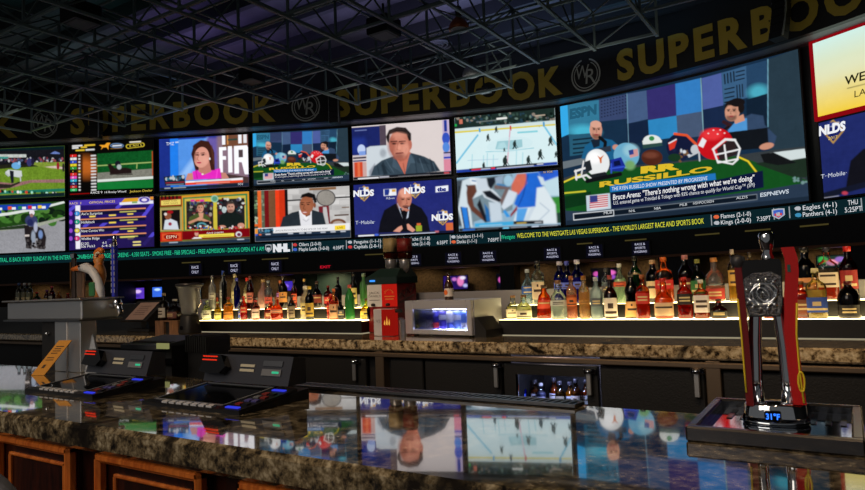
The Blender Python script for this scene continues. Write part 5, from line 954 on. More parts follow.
# bar-top terminals
REDL, BLUEL, GRNL = emit('red_led', (235, 50, 26), 1.0, False), emit('blue_led', (50, 60, 220), 1.0, False), emit('green_led', (60, 190, 140), .9, False)
SCRN = pbr('dark_screen_glass', (9, 11, 14), .06); TERM = pbr('terminal_black', (22, 23, 26), .35); TGREY = pbr('terminal_grey', (112, 114, 118), .35)
for s0, lab in ((-1.985, 'black tilted bar-top betting terminal nearest the camera, red lit corner'), (-2.745, 'black tilted bar-top betting terminal beside the steel tap column')):
    th = empty('betting_terminal', (s0 + .235, 1.45, CT), lab, 'terminal')
    s1 = s0 + .47; f, bk, zf, zk = 1.30, 1.56, CT + .006, CT + .034
    MB().prism([(s0, f, CT), (s0, bk + .03, CT), (s0, bk + .03, zk), (s0, f, zf)], (s1 - s0, 0, 0)).build('body', TERM, th)
    up = Vector((0, bk - f, zk - zf)).normalized(); n = Vector((0, -up.z, up.y))
    def on(u, v, h=0): return Vector((s0 + u, f, zf)) + up * v + n * h
    mb = MB().obox(on(.025, .04, .0), (.33, 0, 0), up * .205, n * .004); sc_ = mb.build('screen', SCRN, th)
    mb = MB()
    for a, b, c2, d2 in ((.018, .033, .344, .008), (.018, .244, .344, .008), (.018, .033, .008, .219), (.354, .033, .008, .219)): mb.obox(on(a, b), (c2, 0, 0), up * d2, n * .007)
    mb.build('bezel', TGREY, sc_)
    mb = MB().obox(on(0, .0), (.385, 0, 0), up * .03, n * .006); strip_ = mb.build('button_strip', TERM, th)
    for k in range(7): MB().obox(on(.10 + .036 * k, .005, .006), (.026, 0, 0), up * .017, n * .005).build('button', pbr('white_button', (200, 202, 206), .3), strip_)
    mb = MB().obox(on(.385, .0), (.085, 0, 0), up * .24, n * .008); kp = mb.build('keypad', TERM, th)
    for k, (v, m) in enumerate(((.012, BLUEL), (.20, BLUEL))): MB().obox(on(.395, v, .008), (.055, 0, 0), up * .012, n * .003).build('lit_strip', m, kp)
    for k in range(8): MB().obox(on(.40 + .03 * (k % 2), .045 + .036 * (k // 2), .008), (.022, 0, 0), up * .018, n * .004).build('key', [pbr('red_key', (130, 44, 40), .4), TGREY, pbr('violet_key', (80, 76, 140), .4), TERM][(k * 3 + (k // 3)) % 4], kp)
    # upright back unit
    zt = CT + .137; z0 = CT + .045; a = s0 + .01; b = s0 + .43
    bu = MB().prism([(a, 1.535, z0), (a, 1.62, z0), (a, 1.62, zt - .01), (a, 1.565, zt)], (b - a, 0, 0)).build('back_unit', pbr('back_unit_grey', (70, 72, 80), .28, .4), th)
    w_ = Vector((0, .03, zt - z0)).normalized(); nn = Vector((0, -w_.z, w_.y))
    def bo(u, v, h=0): return Vector((a + u, 1.535, z0)) + w_ * v + nn * h
    MB().prism([bo(.0, .03, .001), bo(.03, .025, .001), bo(.11, .025, .001), bo(.135, .05, .001), bo(.10, .09, .001), bo(.02, .09, .001)], nn * .03).build('bill_reader', GLOSSB, bu)
    mb = MB()
    for k in range(2): [mb.obox(bo(.012 + .013 * i, .068 + .012 * k, .032), (.009, 0, 0), w_ * .004, nn * .003) for i in range(6)]
    mb.build('red_light', REDL, bu)
    mb = MB()
    for k in range(2): mb.obox(bo(.18, .04 + .016 * k, .0), (.07, 0, 0), w_ * .009, nn * .003)
    mb.build('label_plate', pbr('cream_label', (190, 184, 160), .5), bu)
    MB().obox(bo(.29, .03, 0), (.09, 0, 0), w_ * .022, nn * .004).build('ticket_slot', TGREY, bu); MB().obox(bo(.34, .038, .004), (.03, 0, 0), w_ * .007, nn * .002).build('slot_light', GRNL, bu)
    MB().obox(bo(.29, .062, 0), (.09, 0, 0), w_ * .018, nn * .004).build('ticket_slot', DSTEEL, bu)

# left beer tower
lt = empty('tap_station', (-3.3, 1.72, CT), 'stainless steel T-shaped tap station on the left of the bar', 'beer tap')
MB().box((-3.82, 1.72, Z(-.107)), (-3.10, 1.91, Z(-.013)), 0, .006).build('tap_box', STEEL, lt)
MB().box((-3.84, 1.70, Z(-.013)), (-3.08, 1.93, Z(-.004)), 0, .003).build('lid', STEEL, lt)
MB().box((-3.83, 1.705, Z(-.115)), (-3.09, 1.925, Z(-.107))).build('tray_edge', DSTEEL, lt)
MB().box((-3.34, 1.72, CT), (-3.11, 1.80, Z(-.115)), 0, .003).build('column', STEEL, lt)
MB().box((-3.225, 1.716, CT), (-3.218, 1.721, Z(-.115))).build('seam', WHITEP, lt)
bc = MB().box((-3.47, 1.725, CT), (-3.34, 1.80, Z(-.115))).build('side_column', BLACK, lt); MB().lathe([(.012, 0), (.012, .01), (0, .012)], (-3.40, 1.715, Z(-.18)), 12).build('bolt', CHROME, bc)
MB().prism([(-3.11, 1.74, CT), (-3.0, 1.76, CT), (-3.11, 1.78, Z(-.18))], (0, .01, 0)).build('gusset', STEEL, lt)
GT = 1.86; tz0 = Z(-.004)
def hx(px, y=290): return at_t(px, y, GT)
p = hx(76); h = MB().box((p.x - .018, GT - .018, tz0), (p.x + .014, GT + .0, hx(76, 253).z), 0, .006).build('tap_handle', pbr('dark_brown_handle', (40, 26, 20), .4), lt)
MB().box((p.x - .019, GT - .021, tz0 + .05), (p.x - .011, GT - .018, hx(76, 262).z)).build('gold_frame', pbr('bronze', (130, 86, 40), .4, .6), h); MB().box((p.x - .019, GT - .019, hx(76, 258).z), (p.x + .015, GT + .001, hx(76, 254).z)).build('steel_band', CHROME, h)
# goose-head handle: slatted base with a long white neck and an orange bill
p = hx(84); zt = hx(84, 270).z
h = MB().box((p.x - .026, GT - .02, tz0), (p.x + .024, GT - .002, zt), 0, .006).build('tap_handle', TANWOOD, lt); h['label'] = 'wooden handle with a white goose head'
mb = MB()
for k in range(5): mb.bar((p.x - .022 + .0095 * k, GT - .021, tz0 + .01), (p.x - .022 + .0095 * k, GT - .021, zt - .01), .005)
mb.build('slats', pbr('grey_slats', (104, 84, 72), .6), h)
gp = [hx(87, 268), hx(92, 267.5), hx(98, 271), hx(103, 279), hx(106, 289), hx(108, 297)]
MB().tube([(q.x, GT - .03, q.z) for q in gp], [.018, .025, .021, .019, .02, .012], 12).build('goose_neck', pbr('white_goose', (205, 205, 205), .45), h)
MB().tube([(hx(78, 269.5).x, GT - .03, hx(78, 269.5).z), (hx(83, 268.5).x, GT - .03, hx(83, 268.5).z), (hx(88, 268).x, GT - .03, hx(88, 268).z)], [.009, .014, .017], 10).build('goose_bill', ORANGE, h)
MB().lathe([(0, -.006), (.007, 0), (0, .006)], (hx(89, 266).x, GT - .052, hx(89, 266.5).z), 10).build('goose_eye', GLOSSB, h)
q = hx(102, 288); MB().box((q.x - .022, GT - .058, hx(102, 296).z), (q.x + .022, GT - .044, hx(102, 282).z), 0, .005).build('green_badge', pbr('green_badge', (44, 110, 62), .4), h)
# carved orange handle with a citrus-slice top (plain)
p = hx(97); h = MB().lathe([(.022, 0), (.026, .02), (.02, .05), (.034, .1), (.03, .14), (.02, .17), (.026, .2)], (p.x, GT + .012, tz0), 14).build('tap_handle', pbr('carved_tan', (190, 120, 50), .5), lt); h['label'] = 'orange carved handle with a citrus slice on top'
q = hx(98, 257); R_ = .036
arc = [(q.x + R_ * math.cos(a), GT + .01, q.z + R_ * math.sin(a)) for a in np.linspace(.7, 5.0, 18)]
MB().tube(arc, [.008] + [.014] * 16 + [.008], 10).build('citrus_peel', pbr('citrus_orange', (226, 122, 40), .4), h)
MB().tube([(q.x + .022 * math.cos(a), GT + .0, q.z + .022 * math.sin(a)) for a in np.linspace(.9, 4.8, 14)], .006, 8).build('citrus_pith', pbr('pith_white', (225, 210, 180), .5), h)
MB().box((q.x - .008, GT + .002, q.z - .014), (q.x + .034, GT + .02, q.z + .014), 0, .008).build('citrus_flesh', ORANGE, h)
p = hx(115); zt = hx(115, 246).z
h = MB().prism([(p.x - .011, GT - .01, tz0), (p.x + .011, GT - .01, tz0), (p.x + .015, GT - .01, zt - .03), (p.x + .012, GT - .01, zt), (p.x - .012, GT - .01, zt), (p.x - .015, GT - .01, zt - .03)], (0, .018, 0)).build('tap_handle', pbr('blue_handle', (46, 56, 190), .35), lt); h['label'] = 'tall blue handle'
mb = MB()
for k in (-1, 1):
    for j in range(9): mb.box((p.x + k * .012 - .002, GT - .012, tz0 + .02 + .028 * j), (p.x + k * .012 + .002, GT - .01, tz0 + .038 + .028 * j))
mb.build('pale_trim', WHITEP, h); MB().lathe([(.011, 0), (.01, .045), (.006, .055)], (p.x, GT, zt), 12).build('ferrule', CHROME, h)
p = hx(121, 308); MB().tube([(-3.08, 1.86, Z(-.05)), (-3.02, 1.86, Z(-.05)), (-3.0, 1.86, Z(-.09))], .014, 10).lathe([(.02, 0), (.022, .03), (.012, .05)], (-3.03, 1.86, Z(-.06)), 12).build('spout', CHROME, lt)
# leaning card
b0, b1 = at_z(31, 375.5, CT), at_z(44, 375.5, CT); tp = .155
cd = empty('menu_card', ((b0.x + b1.x) / 2, b0.y, CT), 'orange yellow printed card leaning against the tap column', 'card')
lean = Vector((.055, .10, tp)); e = Vector((b1.x - b0.x, b1.y - b0.y, 0)); nn = e.cross(lean).normalized()
b0 = Vector((b0.x, b0.y, CT + .001)); MB().obox(b0, e, lean, -nn * .004).build('card', pbr('amber_card', (206, 140, 40), .45), cd)
mb = MB()
for k in range(7):
    if k != 2: mb.obox(b0 + lean * (.42 + .065 * k) + e * .2 + nn * .0005, e * (.6 - .1 * (k % 2)), lean * .022, nn * .0006)
mb.obox(b0 + lean * .2 + e * .35 + nn * .0005, e * .2, lean * .1, nn * .0006)
mb.build('card_print', pbr('brown_ink', (70, 44, 20), .6), cd)

# bar stool in the lower left corner
st = empty('bar_stool', (-1.315, .72, 0), 'grey bar stool whose rounded back shows in the lower left corner', 'stool')
SE = pbr('grey_upholstery', (96, 100, 110), .7, bump=.2, scale=60)
MB().lathe([(0, .72), (.19, .72), (.21, .75), (.2, .79), (0, .80)], (-1.315, .72, 0), 24, sq=3).build('seat', SE, st)
mb = MB(); zt = 1.125; vs = []
for i in range(17):
    u = -1 + 2 * i / 16; x = -1.315 + .17 * u; y = .57 + .05 * (u * u); zz = zt - .2 * abs(u) ** 2.2
    vs += [(x, y, .86), (x, y, zz), (x, y - .035, zz - .006), (x, y - .035, .86)]
mb.add(vs, [(4 * i + k, 4 * i + (k + 1) % 4, 4 * i + 4 + (k + 1) % 4, 4 * i + 4 + k) for i in range(16) for k in range(4)] + [(0, 1, 2, 3), (67, 66, 65, 64)], 0, True); mb.build('backrest', SE, st)
for a in (-1, 1): MB().bar((-1.315 + .15 * a, .6, .74), (-1.315 + .15 * a, .585, .9), .03).build('back_post', BLACK, st)
for a in (-1, 1):
    for b in (-1, 1): MB().bar((-1.315 + .15 * a, .72 + .15 * b, .74), (-1.315 + .2 * a, .72 + .2 * b, 0), .035).build('leg', BLACK, st)
MB().tube([(-1.315 + .19 * a, .72 + .19 * b, .28) for a, b in ((-1, -1), (1, -1), (1, 1), (-1, 1))], .012, 8, closed=True).build('foot_ring', CHROME, st)

# ------------------------------------------------------------------ under-bar station with printer and caddy
ub = empty('underbar_station', (-3.0, 2.15, 0), 'dark steel work station behind the front bar, under the printer', 'work station')
MB().box((-4.6, 1.9, Z(-.56)), (-2.3, 2.36, Z(-.53))).build('work_top', DSTEEL, ub)
for s in (-4.55, -2.4): MB().box((s, 1.95, 0), (s + .05, 2.3, Z(-.56))).build('leg', DSTEEL, ub)
pr = empty('receipt_printer', (-3.05, 2.2, Z(-.53)), 'black printer with a small yellowish display between the two betting terminals', 'printer')
MB().box((-3.33, 2.1, Z(-.53)), (-2.975, 2.34, Z(-.25)), 0, .02).build('body', BLACK, pr)
MB().prism([(-3.33, 2.06, Z(-.262)), (-3.33, 2.32, Z(-.232)), (-3.33, 2.32, Z(-.26)), (-3.33, 2.06, Z(-.285))], (.355, 0, 0)).build('cover', pbr('printer_grey', (58, 60, 64), .4), pr)
q = at_t(163.5, 346, 2.06); MB().box((q.x - .045, 2.05, q.z - .014), (q.x + .045, 2.062, q.z + .014)).build('display', emit('printer_display', (150, 150, 96), .7, False), pr)
MB().box((-3.2, 2.075, Z(-.36)), (-2.9, 2.1, Z(-.33)), 0, .005).build('paper_slot', GLOSSB, pr)
q = Vector((-2.875, 2.27, 1.2)); cad = empty('bar_caddy', (q.x, 2.26, Z(-.53)), 'black ribbed bar caddy beside the printer', 'caddy')
MB().box((q.x - .085, 2.2, Z(-.53)), (q.x + .085, 2.34, Z(-.24)), 0, .01).build('box', BLACK, cad)
mb = MB()
for k in range(10): mb.box((q.x - .085 + .0175 * k, 2.19, Z(-.31)), (q.x - .074 + .0175 * k, 2.345, Z(-.222 - .006 * (k % 2))))
mb.build('ribbed_rim', VINYL, cad)

# ------------------------------------------------------------------ back bar
bb = empty('back_counter', (-3, 3.9, 0), 'long back bar counter with speckled granite top behind the front bar', 'counter')
MB().box((-9, 3.45, CT - .07), (3, 4.34, CT), 0, .01).build('countertop', GRAN_LIT, bb)
MB().box((-9, 3.52, 0), (-1.72, 4.3, CT - .07)).box((-1.18, 3.52, 0), (3, 4.3, CT - .07)).box((-1.72, 4.0, 0), (-1.18, 4.3, CT - .07)).box((-1.72, 3.52, 0), (-1.18, 4.0, .45)).build('base', BLACK, bb)
tag(MB().box((-5.7, 4.3, CT), (2.5, 4.33, Z(-.068))).build('shelf_backboard', pbr('pale_back_panel', (128, 128, 134), .4)), 'pale grey panel standing behind the bottle shelves', 'panel')
MB().box((-9, 3.452, CT - .112), (3, 3.5, CT - .082), 0, .006).build('metal_rail', COPPER, bb)
def sx(px, y=365): return at_t(px, y, 3.48).x
for k, px in enumerate((381.5, 713.5)): MB().box((sx(px) - .035, 3.455, .05), (sx(px) + .035, 3.62, CT - .075), 0, .004).build('post', COPPER, bb)
def door(x0, x1, lab, hxp=None, glass_=False, hside=None):
    s0, s1 = sx(x0), sx(x1); zt, zb = CT - .125, .2
    th = empty('cooler_door', ((s0 + s1) / 2, 3.48, zb), lab, 'cabinet door', 'black doors under the back counter')
    if glass_:
        a, b, z1 = sx(516), sx(586), at_t(550, 376, 3.46).z; mb = MB()
        for p, q in (((s0, zb), (a, zt)), ((b, zb), (s1, zt)), ((a, z1), (b, zt)), ((a, zb), (b, zb + .12))): mb.box((p[0], 3.475, p[1]), (q[0], 3.515, q[1]))
        mb.build('frame', VINYL, th); MB().box((a, 3.49, zb + .12), (b, 3.497, z1)).build('pane', glass('cooler_glass', (225, 232, 240)), th); MB().box((a, 3.468, zb + .12), (a + .012, 3.478, z1)).build('edge_trim', CHROME, th)
    else: MB().box((s0, 3.475, zb), (s1, 3.51, zt), 0, .006).build('panel', VINYL, th)
    if hxp:
        h = sx(hxp); y0 = at_t(hxp, 362 if hxp < 400 else 366 if hxp < 550 else 372, 3.46).z
        hd = MB().box((h - .014, 3.44, y0 - .125), (h + .014, 3.455, y0), 0, .004).build('handle', STEEL, th)
        MB().box((h - .03, 3.445, y0 - .01), (h + .04, 3.476, y0 + .02), 0, .006).lathe([(.018, -.01), (.02, 0), (.015, .012)], (h, 3.445, y0 + .005), 12).build('latch', CHROME, hd)
door(150, 218, 'black cooler door behind the left betting terminals'); door(221, 291, 'black cooler door behind the right betting terminal', 289)
door(298, 366, 'black cooler door left of the copper-lit post, chrome handle', 357); door(391, 423, 'narrow black cooler door right of the copper-lit post'); door(425, 501, 'black cooler door under the mini fridge, chrome handle on its right', 498)
door(504, 597, 'glass cooler door showing bottles', 590, True); door(600, 704, 'wide black cooler door right of the glass door', 697); door(722, 872, 'black cooler door behind the beer tower'); 
cb = [(522, (70, 90, 220), (60, 80, 210), (70, 100, 226)), (532, (220, 190, 150), (190, 120, 60), (214, 212, 226)), (541, (220, 226, 236), (150, 150, 190), (184, 184, 226)), (551, (230, 190, 130), (206, 130, 50), (210, 210, 220)), (560, (206, 190, 150), (150, 120, 70), (160, 150, 130)), (567, (240, 210, 120), (226, 176, 50), (200, 204, 214)), (576, (206, 180, 140), (170, 120, 60), (180, 170, 160)), (583, (236, 180, 110), (210, 130, 50), (206, 210, 214))]
SHF = pbr('shelf_black', (16, 16, 17), .4); LED = emit('shelf_led', (255, 226, 160), 7.0); LEDL = emit('shelf_led_low', (255, 240, 200), .3)
ZF, ZB, TF, TB = Z(-.258), Z(-.17), 3.985, 4.15
for s0, s1, lab in ((-5.12, -3.155, 'left'), (-1.985, .75, 'right')):
    for t_a, t_b, zz, nm in ((3.9, 4.07, ZF, 'front'), (4.075, 4.24, ZB, 'rear')):
        th = empty('bottle_shelf', ((s0 + s1) / 2, (t_a + t_b) / 2, CT), 'black %s step with lit top of the %s bottle shelf' % (nm, lab), 'shelf')
        MB().box((s0, t_a, CT + (.005 if nm == 'front' else 0)), (s1, t_b, zz - .008)).build('riser', SHF, th)
        MB().box((s0, t_a, zz - .008), (s1, t_a + .006, zz - .002)).build('front_lip', SHF, th)
        MB().box((s0, t_a + .006, zz - .008), (s1, t_b, zz)).build('lit_tread', LED, th)
        if nm == 'front': MB().box((s0, 3.905, CT), (s1, 4.06, CT + .005)).build('light_strip', LEDL, th)

# ------------------------------------------------------------------ bottles
PROF = {
 'std': ([(.92, 0), (1, .02), (1, .60), (.93, .66), (.62, .73), (.40, .79), (.36, .84), (.36, .97), (.4, .975), (.4, 1)], 2),
 'tall': ([(.92, 0), (1, .02), (1, .64), (.9, .70), (.5, .76), (.38, .80), (.36, .97), (.36, 1)], 2),
 'round': ([(.85, 0), (1, .04), (1, .42), (.97, .52), (.84, .6), (.55, .68), (.34, .73), (.32, .8), (.32, 1)], 2),
 'square': ([(.93, 0), (1, .02), (1, .62), (.92, .68), (.5, .74), (.34, .78), (.33, 1)], 5),
 'squat': ([(.9, 0), (1, .03), (1, .38), (.92, .5), (.65, .60), (.36, .68), (.33, .74), (.33, 1)], 3),
 'flare': ([(.98, 0), (1, .03), (.9, .28), (.72, .42), (.86, .5), (.9, .6), (.7, .7), (.38, .79), (.3, .84), (.3, 1)], 2),
 'taper': ([(.95, 0), (1, .02), (.95, .2), (.78, .55), (.66, .68), (.4, .76), (.33, .8), (.33, 1)], 2),
 'bell': ([(.95, 0), (1, .03), (.95, .3), (1, .48), (.95, .6), (.72, .74), (.36, .84), (.33, .88), (.33, 1)], 2),
 'slim': ([(.9, 0), (1, .02), (1, .66), (.85, .72), (.45, .78), (.4, .82), (.4, 1)], 2)}
def liq(col):
    nm = 'liquid_%d_%d_%d' % tuple(col)
    if nm in MATS: return MATS[nm]
    m, n, l, o = nt(nm)
    tr = n.new('ShaderNodeBsdfTransparent'); tr.inputs[0].default_value = L4(np.minimum(255, np.array(col) * .6 + 100)); tl = n.new('ShaderNodeBsdfTranslucent'); tl.inputs[0].default_value = L4(col)
    df = n.new('ShaderNodeBsdfDiffuse'); df.inputs[0].default_value = L4(col)
    a = n.new('ShaderNodeMixShader'); a.inputs[0].default_value = .4; l.new(tl.outputs[0], a.inputs[1]); l.new(df.outputs[0], a.inputs[2])
    b = n.new('ShaderNodeMixShader'); b.inputs[0].default_value = .72; l.new(tr.outputs[0], b.inputs[1]); l.new(a.outputs[0], b.inputs[2])
    l.new(b.outputs[0], o.inputs[0]); MATS[nm] = m; return m
PAT = [lambda j, i: (j in (2, 4) and 2 <= i <= 6), lambda j, i: j == 4 and 1 <= i <= 7, lambda j, i: (j == 3 and 2 <= i <= 6) or (j == 5 and i == 4), lambda j, i: j in (1, 5) and 2 <= i <= 6, lambda j, i: (j == 1 and 1 <= i <= 7) or (j in (3, 4) and 3 <= i <= 5)]
def cut(prof, z0, z1, k):
    pz = [z for r, z in prof]; pr_ = [r for r, z in prof]; zs = [z0] + [z for z in pz if z0 < z < z1] + [z1]
    return [(0, z0)] + [(float(np.interp(z, pz, pr_)) * k, z) for z in zs] + [(0, z1)]
def bottle(loc, h, r, kind, gcol, lcol, fill, cap, label, text, group, frost=0, rz=0, upside=False):
    pf, sq = PROF[kind]; n = 18
    th = empty('liquor_bottle', loc, text, 'bottle', group, rz)
    gm = glass('glass_%d_%d_%d_%d' % (*gcol, int(frost * 10)), gcol, frost)
    MB().lathe([(0, .004)] + [(a * r, z * h) for a, z in pf if z <= .93] + [(float(pf[-1][0]) * r, .93 * h)], n=n, sq=sq).build('glass', gm, th, local=True)
    if lcol is not None: MB().lathe([(a * r, z * h) for a, z in cut(pf, .025, fill, .93)], n=n, sq=sq).build('liquid', liq(lcol), th, local=True)
    ck = pf[-1][0] * r * 1.12; MB().lathe([(ck, .9 * h), (ck, .992 * h), (ck * .9, h), (0, h)], n=n).build('cap', pbr('cap_%d_%d_%d' % tuple(cap), cap, .35), th, local=True)
    if label is not None:
        lc, z0, z1 = label; mb = MB(); N = 9; ZN = 7; pz = [z for a, z in pf]; pr_ = [a for a, z in pf]; vs = []
        for j in range(ZN + 1):
            z = z0 + (z1 - z0) * j / ZN; rr = float(np.interp(z, pz, pr_)) * r * 1.025
            for i in range(N + 1):
                t = -math.pi / 2 + (i / N - .5) * 2.3; a, b = math.cos(t), math.sin(t); q = (abs(a) ** sq + abs(b) ** sq) ** (-1 / sq); vs.append((a * q * rr, b * q * rr, z * h))
        for j in range(ZN):
            for i in range(N): mb.add([], [], 0); mb.f.append((j * (N + 1) + i, j * (N + 1) + i + 1, (j + 1) * (N + 1) + i + 1, (j + 1) * (N + 1) + i)); mb.m.append(1 if PAT[int(loc[0] * 997) % 5](j, i) else 0); mb.sm.append(True)
        mb.v = vs; lum = sum(lc) / 3
        mb.build('label', [pbr('label_%d_%d_%d' % tuple(lc), lc, .55), pbr('print_dark', (60, 44, 36), .6) if lum > 110 else pbr('print_light', (200, 180, 130), .6)], th, local=True)
    return th
CL = (232, 240, 240); YG = (225, 225, 190); WHT = (215, 212, 205); CREAM = (214, 196, 150)
# (x centre, y top, width in photo px, row, kind, glass, liquid, fill, cap, (label, z0, z1), words, frost)
RB = [
 (509.7, 295.6, 14, 'f', 'squat', CL, (222, 214, 150), .5, (150, 110, 70), ((214, 206, 170), .08, .42), 'small squat clear bottle with cork and cream label', 0),
 (524.4, 294.7, 16, 'f', 'squat', CL, (224, 222, 170), .5, (120, 84, 50), ((220, 218, 190), .06, .36), 'small squat clear bottle with cork stopper and pale label', 0),
 (541.5, 285, 17, 'f', 'taper', (240, 170, 90), (226, 120, 40), .62, (60, 44, 30), ((205, 70, 40), .3, .55), 'tapered orange bottle with red label', 0),
 (559.5, 280, 17, 'f', 'round', CL, (216, 222, 220), .4, (130, 92, 60), ((200, 205, 200), .34, .48), 'round-shouldered clear bottle with cork stopper', 0),
 (572.7, 275.7, 10.5, 'f', 'tall', (245, 220, 190), (230, 150, 90), .55, (170, 100, 60), ((220, 120, 60), .3, .5), 'slim bottle of peach orange liquor', .2),
 (585.3, 275.5, 11, 'f', 'slim', (240, 228, 190), (222, 184, 90), .62, (150, 100, 40), ((180, 130, 60), .34, .44), 'slim bottle of golden liquor', .2),
 (597.5, 277, 12, 'f', 'tall', (214, 230, 236), (190, 206, 206), .5, (190, 200, 205), ((90, 100, 110), .3, .5), 'slim frosted clear bottle with grey print', .4),
 (611.6, 275, 13.5, 'f', 'round', (150, 60, 40), (110, 34, 24), .6, (150, 60, 60), ((222, 216, 204), .06, .48), 'dark red-brown bottle with large white label', 0),
 (630, 272, 15, 'f', 'flare', (70, 40, 28), (60, 30, 20), .6, (20, 18, 18), ((206, 160, 100), .03, .36), 'dark brown flared bottle with tan label', 0),
 (644, 274.5, 13, 'f', 'square', (240, 170, 100), (214, 110, 40), .62, (150, 90, 50), ((190, 46, 34), .34, .58), 'square amber bottle with slanted red label', 0),
 (664.8, 278, 18, 'f', 'squat', (245, 200, 140), (226, 150, 70), .5, (190, 36, 30), ((220, 190, 150), .08, .40), 'squat amber bottle with cream label and red neck', 0),
 (686, 277, 14, 'f', 'square', (235, 140, 80), (200, 90, 40), .62, (200, 44, 36), ((40, 34, 30), .34, .6), 'square amber bottle with black slanted label and red cap', 0),
 (702.6, 279.5, 14, 'f', 'square', (240, 200, 160), (190, 100, 50), .62, (220, 220, 210), ((224, 216, 212), .16, .6), 'square bottle with white label and red dot', 0),
 (719.5, 299, 15, 'f', 'squat', (150, 80, 40), (120, 54, 24), .6, (30, 26, 24), ((30, 28, 28), .1, .4), 'short dark amber bottle with small black label', 0),
 (803, 281, 14, 'f', 'square', (220, 130, 70), (190, 90, 40), .62, (120, 80, 40), ((120, 64, 36), .12, .5), 'square amber bottle with brown label', 0),
 (818, 268, 18, 'f', 'square', (235, 230, 200), (220, 206, 150), .56, (224, 214, 160), ((46, 76, 160), .12, .42), 'square clear bottle with blue label and pale cap', 0),
 (850, 281, 20, 'f', 'bell', (90, 24, 20), (80, 16, 14), .6, (90, 20, 20), ((26, 22, 22), .06, .36), 'bell-shaped dark red bottle with black label', 0),
 (771, 284, 13, 'f', 'square', (230, 150, 90), (196, 96, 40), .62, (40, 30, 30), ((210, 180, 150), .2, .5), 'amber bottle glimpsed between beer tower columns', 0),
 (525, 269, 13, 'b', 'round', (214, 230, 240), (206, 222, 232), .5, (180, 190, 200), ((50, 90, 170), .3, .52), 'clear bottle with blue label', .1),
 (539, 260.7, 13, 'b', 'tall', CL, (224, 226, 222), .55, (40, 40, 44), ((216, 200, 170), .12, .52), 'tall clear bottle with buff label and dark cap', 0),
 (558, 261, 13, 'b', 'std', (60, 70, 230), (36, 44, 190), .6, (180, 180, 200), ((90, 110, 220), .35, .5), 'cobalt blue bottle, left one of the three', 0),
 (568.6, 261, 11, 'b', 'std', (60, 70, 230), (36, 44, 190), .6, (80, 90, 190), ((90, 110, 220), .35, .5), 'cobalt blue bottle, middle one of the three', 0),
 (578.8, 259.5, 13, 'b', 'std', (60, 70, 230), (36, 44, 190), .6, (190, 190, 210), ((90, 110, 220), .35, .5), 'cobalt blue bottle, right one of the three', 0),
 (607.6, 268, 10, 'b', 'slim', CL, (190, 196, 200), .6, (60, 60, 64), ((70, 74, 80), .3, .5), 'slim clear bottle with dark banded label', 0),
 (621, 263.4, 13, 'b', 'round', (224, 240, 224), (214, 228, 214), .6, (206, 212, 206), ((216, 90, 60), .42, .54), 'clear bottle with orange red band', .2),
 (637, 256, 12, 'b', 'std', (40, 190, 90), (20, 130, 60), .62, (30, 34, 30), ((30, 60, 40), .6, .66), 'tall green gin bottle with black neck seal', 0),
 (652, 259.7, 14, 'b', 'std', (60, 34, 26), (40, 22, 18), .6, (186, 160, 120), ((206, 190, 150), .1, .5), 'dark brown bottle with cream label and beige neck', 0),
 (665.5, 257, 17, 'b', 'square', (250, 220, 180), (226, 150, 80), .5, (220, 110, 40), ((190, 40, 40), .3, .5), 'wide-shouldered orange-capped bottle of amber liquor', 0),
 (685, 254.7, 14, 'b', 'std', (150, 40, 36), (130, 26, 24), .6, (180, 120, 120), ((100, 24, 24), .2, .5), 'dark red bottle with striped neck', 0),
 (699.5, 259, 15, 'b', 'round', (50, 170, 80), (26, 110, 44), .55, (120, 130, 60), ((40, 110, 60), .2, .5), 'rounded green whisky bottle', 0),
 (716, 257.5, 20, 'b', 'round', CL, (200, 120, 70), .36, (180, 120, 60), ((170, 50, 44), .06, .3), 'large clear bottle half full of amber', .15),
 (735, 249, 10, 'b', 'tall', (236, 232, 200), (220, 190, 110), .3, (170, 160, 150), ((190, 150, 70), .3, .6), 'slim clear bottle with curved yellow print', 0),
 (752.5, 252, 8, 'b', 'slim', (240, 226, 170), (220, 200, 130), .8, (60, 50, 40), None, 'pale yellow bottle behind the beer tower head', 0),
 (774.5, 256, 8, 'b', 'slim', (240, 170, 90), (226, 130, 40), .8, (220, 130, 50), None, 'orange bottle behind the beer tower head', 0),
 (807.6, 247, 18, 'b', 'std', (40, 50, 40), (30, 26, 22), .6, (26, 26, 26), ((190, 130, 80), .12, .42), 'dark green bottle with tan picture label', 0),
 (829.5, 247, 18, 'b', 'square', (224, 236, 244), (226, 96, 50), .34, (50, 50, 60), ((220, 206, 180), .24, .52), 'clear bottle with cream label over red-orange liquor', 0),
 (850.5, 246, 16, 'b', 'std', (150, 34, 30), (140, 26, 22), .6, (205, 44, 40), ((150, 40, 36), .2, .55), 'tall dark red bottle with red cap', 0)]
